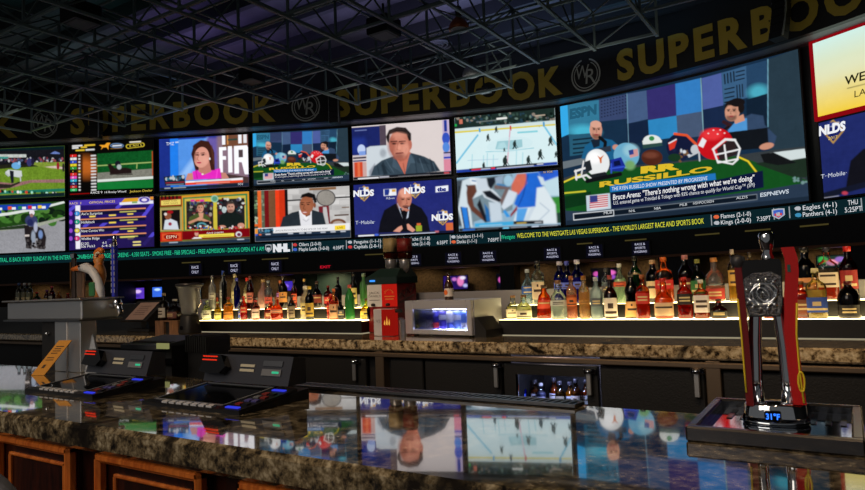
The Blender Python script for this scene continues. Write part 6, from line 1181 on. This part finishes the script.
LB = [
 (199.8, 302.6, 8, 'f', 'squat', (222, 228, 226), (210, 214, 200), .55, (70, 90, 150), ((190, 190, 180), .1, .4), 'small clear bottle with blue cap', 0),
 (207, 300, 9, 'f', 'round', (230, 235, 215), (214, 220, 180), .6, (170, 190, 150), ((216, 220, 206), .1, .5), 'short clear bottle with white label', .1),
 (213.4, 305, 5, 'f', 'slim', (60, 80, 40), (40, 54, 24), .7, (90, 40, 36), None, 'tiny dark green bottle', 0),
 (218, 301.5, 7, 'f', 'round', (240, 230, 140), (228, 210, 70), .6, (150, 170, 90), ((222, 214, 130), .1, .4), 'short bright yellow bottle', 0),
 (222.8, 309, 4.5, 'f', 'slim', (60, 50, 20), (50, 44, 16), .7, (30, 30, 26), None, 'tiny dark miniature bottle', 0),
 (228.7, 297, 9, 'f', 'square', (245, 225, 150), (230, 186, 60), .62, (150, 60, 40), ((214, 140, 50), .1, .36), 'square golden yellow bottle', 0),
 (236.6, 300, 7, 'f', 'std', (220, 230, 236), (206, 214, 222), .6, (200, 205, 210), ((60, 80, 170), .1, .4), 'clear bottle with blue label', 0),
 (244, 296, 7, 'f', 'std', (240, 110, 60), (216, 70, 30), .62, (190, 60, 40), ((190, 60, 40), .3, .55), 'slim orange-red bottle', 0),
 (249.6, 297, 8, 'f', 'std', (90, 30, 26), (80, 20, 18), .6, (50, 24, 24), ((70, 30, 28), .2, .5), 'dark maroon bottle', 0),
 (256, 300, 8, 'f', 'std', (236, 200, 190), (214, 160, 150), .6, (190, 60, 50), ((224, 200, 190), .1, .55), 'pale pink labelled bottle', 0),
 (266, 301.8, 12, 'f', 'square', (220, 130, 70), (170, 80, 36), .55, (190, 60, 44), ((120, 40, 24), .1, .45), 'wide amber bottle with red-brown label', 0),
 (277, 297, 12, 'f', 'squat', (245, 190, 130), (220, 120, 60), .55, (150, 80, 50), ((230, 160, 120), .3, .45), 'squat round amber bourbon bottle', 0),
 (285.2, 303, 6, 'f', 'slim', (222, 230, 210), (190, 190, 160), .6, (60, 54, 50), ((190, 186, 166), .1, .6), 'slim grey-green labelled bottle', 0),
 (292, 295, 7, 'f', 'std', (110, 90, 74), (80, 60, 44), .6, (80, 30, 26), ((130, 116, 98), .1, .55), 'brown bottle with grey label', 0),
 (301.2, 286, 11, 'f', 'std', (226, 220, 196), (220, 206, 160), .62, (222, 218, 206), ((206, 190, 130), .16, .5), 'cream white coconut rum style bottle', .7),
 (310, 286, 9, 'f', 'std', (60, 44, 26), (44, 28, 16), .62, (206, 176, 60), ((180, 150, 60), .1, .5), 'dark brown bottle with yellow label and yellow cap', 0),
 (326.6, 294, 8.5, 'f', 'square', (245, 110, 60), (222, 66, 30), .6, (190, 60, 40), ((216, 80, 50), .3, .55), 'square glowing orange-red bottle', 0),
 (334.4, 288.7, 9, 'f', 'square', (245, 190, 140), (206, 120, 60), .6, (226, 120, 70), ((206, 160, 120), .05, .5), 'square bottle with tan label and orange cap', 0),
 (341.3, 300, 6, 'f', 'square', (50, 44, 50), (30, 26, 28), .6, (20, 20, 22), ((90, 90, 100), .2, .5), 'black-labelled square bottle', 0),
 (350.3, 284.6, 10, 'f', 'bell', (90, 200, 110), (70, 190, 90), .66, (190, 80, 70), None, 'bright green melon liqueur style bottle with red cap', .6),
 (362.5, 298.5, 13, 'f', 'squat', (245, 230, 120), (228, 206, 60), .5, (80, 50, 30), ((222, 206, 90), .1, .4), 'squat yellow bottle with dark cork', 0),
 (369.2, 303, 4, 'f', 'std', (60, 36, 26), (50, 26, 18), .6, (40, 26, 24), None, 'small dark bottle beside the red dispenser', 0),
 (209.3, 286, 9, 'b', 'round', (226, 200, 180), (222, 130, 80), .5, (190, 70, 60), ((216, 96, 60), .2, .5), 'clear bottle with orange label', .2),
 (212.6, 275.6, 7, 'b', 'tall', (222, 226, 222), (206, 208, 200), .6, (120, 124, 128), ((190, 190, 180), .3, .5), 'slim frosted white bottle with grey cap', .5),
 (218.6, 270.7, 7, 'b', 'tall', (220, 226, 226), (206, 210, 206), .6, (60, 90, 190), ((200, 206, 206), .3, .5), 'tall frosted bottle with blue cap', .5),
 (224.6, 272, 5, 'b', 'slim', (40, 36, 30), (30, 26, 22), .6, (26, 26, 26), None, 'slim near-black bottle', 0),
 (230.4, 274, 7.5, 'b', 'slim', (230, 226, 190), (222, 212, 160), .62, (200, 190, 150), ((206, 200, 150), .3, .5), 'tall pale yellow bottle', .5),
 (237.4, 278, 6.5, 'b', 'std', (50, 60, 210), (36, 44, 180), .6, (60, 70, 180), None, 'slim cobalt blue bottle', 0),
 (242.8, 278, 8, 'b', 'std', (236, 232, 200), (224, 214, 160), .6, (216, 50, 40), ((216, 210, 170), .2, .5), 'pale bottle with bright red cap', .2),
 (250.5, 276, 7.5, 'b', 'bell', (180, 70, 60), (140, 44, 36), .55, (110, 60, 54), ((190, 110, 96), .2, .5), 'brick red bottle', 0),
 (258.6, 279.5, 11, 'b', 'round', (226, 190, 180), (206, 160, 150), .7, (190, 160, 110), None, 'wide frosted pink bottle', .7),
 (268.8, 280.5, 8, 'b', 'std', (206, 220, 230), (200, 130, 110), .5, (130, 140, 150), ((196, 80, 66), .2, .42), 'pale blue bottle with red label', .2),
 (275.8, 280.5, 8, 'b', 'round', (236, 150, 100), (206, 106, 56), .6, (200, 110, 60), ((170, 120, 190), .4, .55), 'amber orange bottle with orange cap', 0),
 (283.6, 275.6, 8.5, 'b', 'std', (80, 40, 24), (64, 28, 16), .6, (50, 44, 40), ((210, 150, 80), .2, .5), 'dark brown bottle with golden label', 0),
 (294.4, 279.5, 6, 'b', 'std', (226, 110, 70), (206, 70, 40), .55, (60, 50, 56), ((216, 96, 60), .2, .5), 'small bottle with orange-red label', 0),
 (304.8, 278.6, 6.5, 'b', 'taper', (130, 30, 26), (110, 20, 20), .6, (206, 170, 90), ((90, 24, 24), .2, .5), 'dark red bottle with tall gold cap', 0),
 (317.3, 281.3, 10, 'b', 'round', (130, 44, 30), (110, 30, 20), .6, (60, 40, 36), ((120, 44, 34), .2, .5), 'round dark red-brown bottle', 0),
 (328.5, 285.4, 8, 'b', 'square', (190, 40, 36), (160, 26, 24), .6, (120, 30, 30), ((190, 44, 40), .2, .5), 'deep red square bottle', 0),
 (338.6, 277, 7, 'b', 'square', (40, 40, 42), (28, 26, 28), .6, (20, 20, 22), None, 'tall black decanter with wide stopper', 0),
 (354.3, 272, 7, 'b', 'std', (60, 56, 40), (40, 34, 26), .6, (20, 20, 22), ((214, 196, 120), .1, .55), 'black-necked bottle with yellow label', 0),
 (359.8, 274.5, 5, 'b', 'slim', (130, 80, 50), (110, 60, 30), .6, (130, 70, 40), None, 'slim brown bottle', 0),
 (364.5, 273, 8.5, 'b', 'slim', (150, 220, 150), (110, 190, 100), .66, (120, 150, 130), None, 'tall pale green bottle', .4)]
def rank(B, i): return sum(1 for q in B if q[3] == B[i][3] and q[0] < B[i][0] + 1e-6)
for B, side in ((LB, 'left'), (RB, 'right')):
    for i, (px, yt, w, row, kind, g, lq, fill, cap, lab, words, fr) in enumerate(B):
        t, z = (TF, ZF) if row == 'f' else (TB, ZB)
        p = s_at(px, t, z); h = at_t(px, yt, t).z - z; depth = -.5373 * p.x + .8434 * t; r = min(w / 2 * depth / 650, .055)
        k = rank(B, i)
        if any(q[3] == row and 0 < q[0] - px < (q[2] + w) / 2 * 1.1 for q in B) and k % 2: t += .06
        txt = '%s, %s in %s shelf %s row' % (words, ORD[k - 1], side, 'front' if row == 'f' else 'back')
        bottle((p.x, t, z), h, r, kind, g, lq, fill, cap, lab, txt, 'bottles on the %s shelf' % side, fr, rz=math.atan2(-p.x, t) * .8)
wd = ['blue', 'brown', 'clear violet-labelled', 'amber white-labelled', 'grey', 'yellow', 'brown-green', 'orange']
for k, (px, g, lq, lc) in enumerate(cb):
    p = at_t(px, 390, 3.7); b0 = CT - .44; bottle((p.x, 3.7 + .05 * (k % 2), b0), at_t(px, 379 + (k % 3) * 2, 3.7).z - b0, .03, 'std', g, lq, .7, (190, 190, 200) if k == 2 else (60, 60, 70), (lc, .3, .55), wd[k] + ' bottle inside the glass cooler, %s from the left' % ORD[k], 'bottles inside the glass cooler')
tag(MB().box((-1.71, 3.64, CT - .46), (-1.19, 3.99, CT - .44)).build('cooler_shelf', STEEL), 'steel shelf inside the glass cooler, under its bottles', 'shelf')
# ------------------------------------------------------------------ mini fridge, cans, beer bottle
frz = math.radians(-9); fo = at_z(405.5, 335.5, CT)
fr_ = empty('mini_fridge', fo, 'silver glass-front mini fridge on the back counter', 'fridge', rz=frz)
W_, H_, D_ = .60, .245, .34; SIL = pbr('silver_fridge', (176, 178, 186), .35, .3)
MB().box((0, .035, .012), (W_, D_, H_), 0, .01).build('hidden_core', SIL) if 0 else None
mb = MB()
for a, b in (((0, .035, .012), (.012, D_, H_)), ((W_ - .03, .035, .012), (W_, D_, H_)), ((.012, .035, H_ - .03), (W_ - .03, D_, H_)), ((.012, .035, .012), (W_ - .03, D_, .035)), ((.012, D_ - .03, .035), (W_ - .03, D_, H_ - .03))): mb.box(a, b)
mb.build('body', SIL, fr_, local=True)
mb = MB(); i0, i1, j0, j1 = .075, W_ - .04, .045, H_ - .06
for a, b in (((0, 0, .012), (i0, .03, H_)), ((i1, 0, .012), (W_, .03, H_)), ((i0, 0, j1), (i1, .03, H_)), ((i0, 0, .012), (i1, .03, j0))): mb.box(a, b, 0, .004)
dr = mb.build('door', SIL, fr_, local=True); MB().box((i0, .018, j0), (i1, .022, j1)).build('pane', glass('fridge_glass', (236, 238, 245)), dr, local=True)
mb = MB(); LF = emit('fridge_light', (225, 225, 255), 40)
mb.box((i0 - .03, .031, j1 - .004), (i1 + .0, .037, j1 + .006)); mb.build('light_bar', LF, fr_, local=True); MB().box((i0 - .03, .031, j0 - .008), (i1, .036, j0 + .001)).build('light_bar', LF, fr_, local=True)  # lower bar is added to brighten the cans
for k in (0, 1):
    for j in (0, 1): MB().lathe([(.015, 0), (.018, .012)], (.05 + k * .5, .06 + j * .24, 0), 10).build('foot', BLACK, fr_, local=True)
cR, sR = math.cos(frz), math.sin(frz)
def fl(x, y, z): return Vector((fo.x + x * cR - y * sR, fo.y + x * sR + y * cR, CT + z))
cans = [((226, 208, 40), (240, 226, 120), 'yellow'), ((40, 40, 150), (200, 205, 220), 'blue and silver'), ((190, 195, 210), (44, 44, 160), 'silver and blue'), ((40, 40, 150), (190, 50, 60), 'blue with red'), ((70, 60, 170), (200, 205, 220), 'violet blue'), ((205, 208, 222), (90, 110, 200), 'silver'), ((120, 150, 225), (215, 220, 235), 'pale blue'), ((90, 130, 220), (200, 208, 230), 'sky blue')]
for k, (c1, c2, nm) in enumerate(cans):
    p = fl(i0 - .032 + k * .065, .064, .035); r = .0285
    th = empty('drink_can', p, '%s can in the mini fridge, %s from the left' % (nm, ORD[k]), 'can', 'cans in the mini fridge')
    MB().lathe([(.9 * r, 0), (r, .008), (r, .122), (.8 * r, .132)], n=18).build('can_body', pbr('can_%d' % k, c1, .35, 0), th, local=True)
    MB().lathe([(.8 * r, .132), (.82 * r, .136), (0, .134)], n=18).build('can_lid', STEEL, th, local=True)
    mb = MB(); mb.lathe([(r * 1.01, .02), (r * 1.01, .058)] if k % 2 else [(r * 1.01, .075), (r * 1.01, .11)], n=18); mb.f = mb.f[:-2]; mb.m = mb.m[:-2]; mb.sm = mb.sm[:-2]; mb.build('can_band', pbr('can_band_%d' % k, c2, .35, 0), th, local=True)
p = fl(.335, .1, H_); hgt = at_t(446, 272.5, p.y).z - p.z
th = empty('beer_bottle', p, 'brown beer bottle with white and orange label on top of the mini fridge', 'bottle')
pf = [(0, .002), (.9, 0), (1, .02), (1, .5), (.9, .58), (.5, .72), (.4, .78), (.38, .95)]; r = .031
MB().lathe([(a * r, z * hgt) for a, z in pf], n=20).build('glass', pbr('brown_bottle_glass', (52, 26, 12), .1, coat=.5), th, local=True)
MB().lathe([(.46 * r, .94 * hgt), (.48 * r, .99 * hgt), (0, hgt)], n=16).build('cap', pbr('bottle_crown', (40, 34, 30), .4), th, local=True)
mb = MB(); mb.lathe([(r * 1.02, .12 * hgt), (r * 1.02, .42 * hgt)], n=20); mb.f = mb.f[:-2]; mb.m = mb.m[:-2]; mb.sm = mb.sm[:-2]; lb = mb.build('label', pbr('bottle_label_white', (214, 206, 200), .5), th, local=True)
MB().add([(-.006 + .015 * math.cos(a), -r * 1.035, .27 * hgt + .018 * math.sin(a)) for a in np.linspace(0, 2 * math.pi, 15)[:-1]], [tuple(range(14))]).build('label_spot', pbr('orange_spot', (226, 110, 40), .5), lb, local=True)
MB().lathe([(r * .62, .64 * hgt), (r * .46, .74 * hgt)], n=18).build('neck_label', pbr('neck_label', (150, 120, 60), .5), th, local=True)

# ------------------------------------------------------------------ red drink dispenser with two inverted bottles, small front box
dt = 3.98
a, b = at_t(368.5, 320, dt), at_t(398, 320, dt)
ds = empty('drink_dispenser', (b.x, dt, CT), 'tall red and white chilled shot dispenser left of the mini fridge', 'dispenser')
zt = at_t(380, 284, dt).z; ztop = at_t(380, 274, dt).z; s0, s1 = a.x, b.x; dp = .26
DR = pbr('dispenser_red', (176, 20, 16), .3, coat=.4); DG = pbr('dispenser_green_black', (24, 42, 40), .35)
MB().box((s0, dt, CT), (s1, dt + dp, zt), 0, .006).build('body', pbr('dispenser_maroon', (120, 16, 16), .35), ds)
MB().box((s0, dt - .006, Z(-.16)), (s0 + (s1 - s0) * .5, dt, zt - .004)).build('front_panel', WHITEP, ds)['label'] = 'white front panel'
MB().box((s0 + (s1 - s0) * .5, dt - .006, Z(-.16)), (s1, dt, zt - .004)).build('front_panel', emit('lit_red_panel', (196, 30, 20), .75), ds)['label'] = 'lit red front panel'
mb = MB(); mb.text('JACK', (s0 + .02, dt - .007, zt - .075), (1, 0, 0), (0, 0, 1), .018, w=.10); mb.text("DANIEL'S", (s0 + .015, dt - .007, zt - .10), (1, 0, 0), (0, 0, 1), .016, w=.115); mb.box((s0 + .02, dt - .008, zt - .125), (s0 + .12, dt - .0065, zt - .121))
mb.build('panel_lettering', BLACK, ds)
mb = MB()
for i in range(9):
    aa = math.pi * i / 8; mb.bar((s0 + (s1 - s0) * .75 + .045 * math.cos(aa), dt - .008, zt - .07 + .03 * math.sin(aa)), (s0 + (s1 - s0) * .75 + .03 * math.cos(aa), dt - .008, zt - .07 + .02 * math.sin(aa)), .004)
mb.box((s0 + (s1 - s0) * .6, dt - .009, zt - .1), (s1 - .02, dt - .006, zt - .092)).box((s0 + (s1 - s0) * .62, dt - .009, zt - .12), (s1 - .03, dt - .006, zt - .112)); mb.build('panel_crest', pbr('gold_print', (220, 130, 60), .4), ds)
for k in (.22, .72): MB().lathe([(.0, 0), (.016, 0), (.018, .012), (.012, .02), (0, .022)], (s0 + (s1 - s0) * k, dt - .016, Z(-.155)), 12).build('spigot', BLACK, ds)
# side script
mb = MB(); x_ = s1 + .001
mb.tube([(x_, dt + .03 + .02 * i, zt - .1 + .006 * i + .022 * math.sin(i * 1.5)) for i in range(11)], .004, 6); mb.tube([(x_, dt + .02 + .022 * i, zt - .145 + .006 * i) for i in range(10)], .003, 6); mb.tube([(x_, dt + .05 + .02 * i, zt - .065 + .006 * i + .012 * math.sin(i * 2.1)) for i in range(9)], .003, 6)
mb.build('side_script', pbr('dark_grey_script', (60, 40, 40), .5), ds)
mb = MB(); e_ = .03
lo = [(s0 - .01, dt - .012, zt), (s1 + .008, dt - .012, zt), (s1 + .008, dt + dp + .01, zt), (s0 - .01, dt + dp + .01, zt)]; hi = [(s0 + .08, dt + .06, ztop + .04), (s1 - .005, dt + .06, ztop + .04), (s1 - .005, dt + dp - .05, ztop + .04), (s0 + .08, dt + dp - .05, ztop + .04)]
md = [(x, y, zt + .05) for x, y, z in lo]
mb.add(lo + md + hi, [(3, 2, 1, 0), (8, 9, 10, 11)] + [(k * 4 + i, k * 4 + (i + 1) % 4, k * 4 + 4 + (i + 1) % 4, k * 4 + 4 + i) for k in (0, 1) for i in range(4)]); mb.build('hood', DG, ds)
MB().box((s0 + .035, dt - .016, zt + .018), (s0 + .085, dt - .011, zt + .032)).build('blue_display', emit('disp_blue', (60, 150, 255), 1.2, False), ds)
tb = dt + .13; IBX = ((391, (206, 170, 110), (150, 132, 92), 'amber label'), (405, (190, 40, 30), (104, 18, 18), 'red'))
for px, lq, lc, nm in IBX:
    z0 = at_t(px, 273, tb).z; z1 = at_t(px, 236, tb).z; p = at_t(px, 260, tb); r = .05; hh = z1 - z0
    th = empty('liquor_bottle', (p.x, tb, z0), 'upside-down %s bottle feeding the red dispenser' % ('pale labelled' if px < 400 else 'red'), 'bottle', 'upside-down bottles on the dispenser')
    MB().lathe([(.012, 0), (.02, .01), (.045, .04), (.048, .1), (.04, .11)], n=18, mat=0).build('feed_collar', pbr('smoky_collar', (130, 130, 134), .2, .6), th, local=True)
    MB().lathe([(.042, .11), (.05, .12), (.05, hh - .005), (.046, hh), (0, hh)], n=20, sq=4).build('glass', glass('disp_glass', (225, 226, 226)), th, local=True)
    MB().lathe([(0, .112), (.04, .113), (.047, .122), (.047, .155), (0, .156)], n=20, sq=4).build('liquid', liq((176, 60, 24)), th, local=True)
    MB().lathe([(.0505, .165), (.0505, hh - .02)], n=20, sq=4).build('label', pbr('disp_label_%d' % px, lc, .5), th, local=True)
# small front box
b = at_z(397, 336.5, CT); a = at_t(373.5, 330, b.y); b = at_t(393, 330, b.y); zt2 = at_t(385, 309, a.y).z
fbx = empty('shot_dispenser', ((a.x + b.x) / 2, a.y, CT), 'small white and red box with a flame picture in front of the tall dispenser', 'dispenser')
y0 = b.y; MB().box((a.x, y0, CT), (b.x, y0 + .06, zt2), 0, .006).build('body', pbr('front_box_white', (190, 186, 190), .4), fbx)
mm = a.x + (b.x - a.x) * .45
MB().box((mm, y0 - .004, CT + .004), (b.x + .002, y0 + .06, zt2 - .002)).build('red_half', emit('lit_red_front', (176, 26, 18), .55), fbx)
mb = MB(); cx = (mm + b.x) / 2; cz = (CT + zt2) / 2
for dx, h0, w0 in ((-.02, .05, .012), (0, .085, .014), (.02, .06, .012)): w0 *= .6; h0 *= .8; mb.add([(cx + dx - w0, y0 - .006, cz - .01), (cx + dx + w0 * .6, y0 - .006, cz - .02), (cx + dx + w0, y0 - .006, cz - .0), (cx + dx + w0 * .2, y0 - .0062, cz + h0 - .02)], [(0, 1, 2, 3)])
mb.build('flame_picture', emit('flame_glow', (240, 170, 70), .9, False), fbx)
mb = MB(); mb.text('VS', (a.x + .025, y0 - .0015, cz), (1, 0, 0), (0, 0, 1), .022, w=.04); mb.build('box_lettering', pbr('grey_print', (120, 120, 124), .5), fbx)
MB().lathe([(.014, 0), (.016, .012), (0, .016)], (b.x + .01, y0 + .04, Z(-.19)), 10).box((b.x + .001, y0 + .03, Z(-.195)), (b.x + .045, y0 + .06, Z(-.17))).build('tap', BLACK, fbx)
q = at_z(402, 335, CT); tag(MB().box((q.x - .03, q.y - .03, CT), (q.x - .012, q.y + .05, CT + .12)).box((q.x - .008, q.y - .03, CT), (q.x + .008, q.y + .05, CT + .11)).build('napkin_stack', WHITEP), 'white napkins standing between the dispenser and the mini fridge', 'napkins')
tag(MB().prism([fl(.61, .02, 0), fl(.70, .02, 0), fl(.70, .02, .05), fl(.63, .02, .13), fl(.61, .02, .13)], fl(.61, .2, 0) - fl(.61, .02, 0)).build('black_bin', VINYL), 'black sloped bin against the right side of the mini fridge', 'bin')

# ------------------------------------------------------------------ things on the left part of the back counter
t0 = 3.75
p0, p1 = at_t(119, 320, t0), at_t(154, 320, t0)
ms = empty('menu_stand', ((p0.x + p1.x) / 2, t0, CT), 'black tilted stand holding a pinkish sheet on the back counter', 'stand')
w = p1.x - p0.x; lo = Vector((p0.x, t0, Z(-.25))); lean = Vector((.16, .1, .19)); e = Vector((w * .78, 0, 0))
MB().obox(lo, e, lean, (0, .03, -.012)).build('board', BLACK, ms)
nn = e.cross(lean).normalized()
MB().obox(lo + e * .2 + lean * .06 + nn * .003, e * .66, lean * .84, nn * .002).build('sheet', pbr('pink_sheet', (160, 134, 124), .6), ms)
mb = MB()
for k in range(5): mb.obox(lo + e * .33 + lean * (.3 + .1 * k) + nn * .006, e * (.4 - .05 * (k % 2)), lean * .03, nn * .001)
mb.build('sheet_print', pbr('faded_print', (120, 98, 92), .6), ms)
MB().box((lo.x + .05, t0 + .05, CT), (lo.x + w * .7, t0 + .2, CT + .03), 0, .006).bar((lo.x + w * .45, t0 + .12, CT + .02), lo + e * .5 + lean * .45 + Vector((0, .02, 0)), .05).build('foot', BLACK, ms)
p0, p1 = at_t(157, 325, t0), at_t(180, 325, t0); zc = at_t(170, 320.5, t0).z
wb = empty('wooden_block', ((p0.x + p1.x) / 2, t0, CT), 'tan wooden tray block left of the blender, two bottles on it', 'block')
[MB().box((x, t0 - .02, CT), (x + .13, t0 + .2, zc - .012)).build('end_block', TANWOOD, wb) for x in (p0.x, p1.x - .13)]; MB().box((p0.x, t0 - .02, zc - .012), (p1.x, t0 + .2, zc)).build('top_board', TANWOOD, wb); MB().box((p0.x + .13, t0, CT), (p1.x - .13, t0 + .18, zc - .012)).build('dark_middle', BLACK, wb)
p = at_t(164, 318, t0 + .08); bottle((p.x, t0 + .08, zc), at_t(163, 293, t0 + .08).z - zc, .05, 'round', (200, 190, 170), (130, 84, 50), .5, (150, 130, 100), ((190, 184, 170), .1, .45), 'round clear bottle on the wooden block by the menu stand', 'bottles on the wooden block')
p = at_t(175, 318, t0 + .08); bottle((p.x, t0 + .08, zc), at_t(175, 299, t0 + .08).z - zc, .06, 'squat', (190, 180, 180), (90, 50, 40), .4, (150, 150, 150), ((100, 60, 54), .1, .4), 'short dark bottle on the wooden block beside the blender', 'bottles on the wooden block')
p = s_at(190, t0, CT); hb = at_t(190, 283, t0).z - CT
bl = empty('blender', (p.x, t0, CT), 'clear plastic blender jar on a black base at the left end of the bottle shelf', 'blender')
MB().lathe([(.085, 0), (.09, .015), (.075, .1), (.07, .15), (.06, .165)], n=24, sq=3).build('base', BLACK, bl, local=True); MB().box((-.02, -.09, .04), (.02, -.08, .07)).build('switch', CHROME, bl, local=True)
JG = glass('jar_glass', (232, 234, 240), .3)
jr = MB().lathe([(.058, .165), (.064, .19), (.09, hb - .05), (.105, hb - .025)], n=24, sq=3).build('jar', JG, bl, local=True); MB().lathe([(.107, hb - .03), (.107, hb - .005), (.07, hb), (0, hb)], n=24, sq=3).build('lid', pbr('smoke_lid', (40, 40, 44), .4), jr, local=True)
MB().tube([(.09, 0, hb - .06), (.14, 0, hb - .07), (.145, 0, hb - .18), (.08, 0, hb - .26)], .012, 8).build('jar_handle', JG, jr, local=True)
# background bottles further left on a low shelf
ls = empty('wall_shelf', (-7.6, 4.05, CT), 'short dark shelf carrying small bottles at the far left behind the tap station', 'shelf')
MB().box((-9.0, 3.95, CT), (-5.9, 4.2, Z(-.09))).build('riser', SHF, ls)
BX = [(19, 283, 6, 'slim', CL, (222, 214, 190), (60, 90, 140), ((206, 196, 160), .1, .4), 'clear bottle with blue cap'), (24.5, 283, 5.5, 'slim', CL, (222, 206, 170), (190, 190, 190), ((206, 180, 130), .1, .4), 'clear bottle with white cap'), (29.5, 283, 6, 'slim', CL, (222, 214, 180), (150, 150, 140), ((214, 200, 150), .1, .4), 'clear bottle with grey cap'), (37, 292, 7, 'round', (80, 160, 90), (60, 150, 70), (200, 60, 50), ((200, 70, 50), .2, .5), 'green and red bottle'),
      (47, 290, 6, 'std', (150, 80, 70), (130, 50, 50), (120, 60, 120), ((190, 150, 90), .2, .5), 'reddish bottle with violet cap'), (52, 286, 6, 'std', (190, 80, 120), (150, 40, 70), (190, 70, 80), ((190, 180, 160), .2, .5), 'pink bottle'), (59, 291, 5, 'std', (220, 190, 100), (206, 160, 60), (190, 140, 60), ((190, 90, 60), .2, .5), 'yellow bottle'), (68, 293, 8, 'squat', (230, 130, 70), (216, 90, 40), (200, 80, 50), ((220, 100, 60), .2, .5), 'orange squat bottle')]
for k, (px, yt, wpx, kind, g, lq, cap, lab, nm) in enumerate(BX):
    p = s_at(px, 4.06, Z(-.09)); h = at_t(px, yt, 4.06).z - Z(-.09); bottle((p.x, 4.06, Z(-.09)), max(h, .09), wpx / 2 * (-.5373 * p.x + .8434 * 4.06) / 650, kind, g, lq, .6, cap, lab, nm + ' on far left shelf behind tap station, %s from left' % ORD[k], 'bottles on the far left shelf')

# ------------------------------------------------------------------ light
def lamp(kind, name, loc, power, col, size=.1, target=None, spot=90, blend=.6):
    l = bpy.data.lights.new(name, kind); l.energy = power; l.color = tuple(float(v) for v in lin(col))
    if kind == 'AREA': l.size = size
    elif kind in ('SPOT', 'POINT'): l.shadow_soft_size = size
    if kind == 'SPOT': l.spot_size = math.radians(spot); l.spot_blend = blend
    o = bpy.data.objects.new(name, l); COL.objects.link(o); o.location = loc
    if target is not None: o.rotation_euler = (Vector(target) - Vector(loc)).to_track_quat('-Z', 'Y').to_euler()
    return o
WARM, NEUT = (255, 214, 165), (255, 240, 224)
for s in (-5.2, -4.2, -3.2, -2.2, -1.2, -.2, .8): lamp('SPOT', 'back_bar_fill_spot', (s, 1.0, 4.0), 125, WARM, .08, (s, 3.75, CT + .08), 40)  # added spots with no lamp there, brighten the back bar fronts
for s in (-3.6, -2.4, -1.2, 0): lamp('SPOT', 'front_bar_fill_spot', (s, .0, 4.4), 62, WARM, .08, (s, 1.2, 1.0), 48)  # added spots with no lamp there, brighten counter edge and panels
lamp('AREA', 'hall_side_fill', (-2.5, -3, 4.2), 95, NEUT, 3.0, (-1.8, 2, 1))  # unseen area light added behind the camera as frontal fill
for px in (30, 80, 215, 260, 330, 420, 465, 540, 600, 640, 730, 800, 840):
    l = l_of_px(px, Z(.4), -1); p = cpos(l, -.9); lamp('SPOT', 'betting_window_fill_spot', (*p, Z(.5)), 13, (255, 214, 160), .05, (*cpos(l, -1.7), .6), 140)  # added spots without fixtures, warm the alcove wall
for x, y, pw, col in ((205, 70, 70, (150, 130, 215)), (330, 40, 60, (165, 160, 220)), (420, 40, 90, (180, 172, 225)), (520, 45, 80, (140, 170, 220)), (90, 90, 40, (130, 165, 165)), (600, 30, 50, (60, 150, 190)), (40, 30, 20, (80, 150, 140)), (300, 5, 30, (120, 150, 170)), (500, 8, 40, (110, 150, 220))):
    c_ = at_h(x, y, 7.0); lamp('AREA', 'ceiling_fill', c_, pw * .62, col, 3.5, c_ + Vector((0, 0, 1)))  # unseen upward area lights added as coloured fill on the deck
for px in (80, 230, 400, 520, 660, 800):
    l = l_of_px(px, Z(6.7), FO); p = cpos(l, 5.0); lamp('AREA', 'fascia_fill', (*p, Z(5.0)), 8, (255, 246, 226), 2.0, (*cpos(l, FO), Z(6.8)))  # unseen area lights added to lift the gold letters
lamp('POINT', 'cooler_lamp', ((sx(516) + sx(586)) / 2, 3.56, CT - .17), 6, (215, 215, 255), .03)
wo = bpy.data.worlds.new('hall'); wo.use_nodes = True; wo.node_tree.nodes['Background'].inputs[0].default_value = (.5, .5, .5, 1); wo.node_tree.nodes['Background'].inputs[1].default_value = .17
sc.world = wo

# ------------------------------------------------------------------ camera and view
cam = bpy.data.cameras.new('camera'); cam.sensor_width = 36; cam.lens = F_PX / 865 * 36; cam.clip_start = .05; cam.clip_end = 200
co = bpy.data.objects.new('camera', cam); COL.objects.link(co)
f = Vector((-math.sin(YAW) * math.cos(PITCH), math.cos(YAW) * math.cos(PITCH), math.sin(PITCH))); r0 = Vector((math.cos(YAW), math.sin(YAW), 0)); u0 = r0.cross(f)
c, s = math.cos(ROLL), math.sin(ROLL); r = r0 * c - u0 * s; u = r0 * s + u0 * c
M = Matrix((r, u, -f)).transposed().to_4x4(); M.translation = (0, 0, EYE); co.matrix_world = M
sc.camera = co
vs_ = sc.view_settings; vs_.view_transform = 'Standard'; vs_.look = 'None'; vs_.exposure = 0.0; vs_.gamma = 1.0; vs_.use_curve_mapping = False
sc.cycles.use_denoising = True; sc.cycles.max_bounces = 10; sc.cycles.transparent_max_bounces = 24; sc.cycles.sample_clamp_indirect = 4
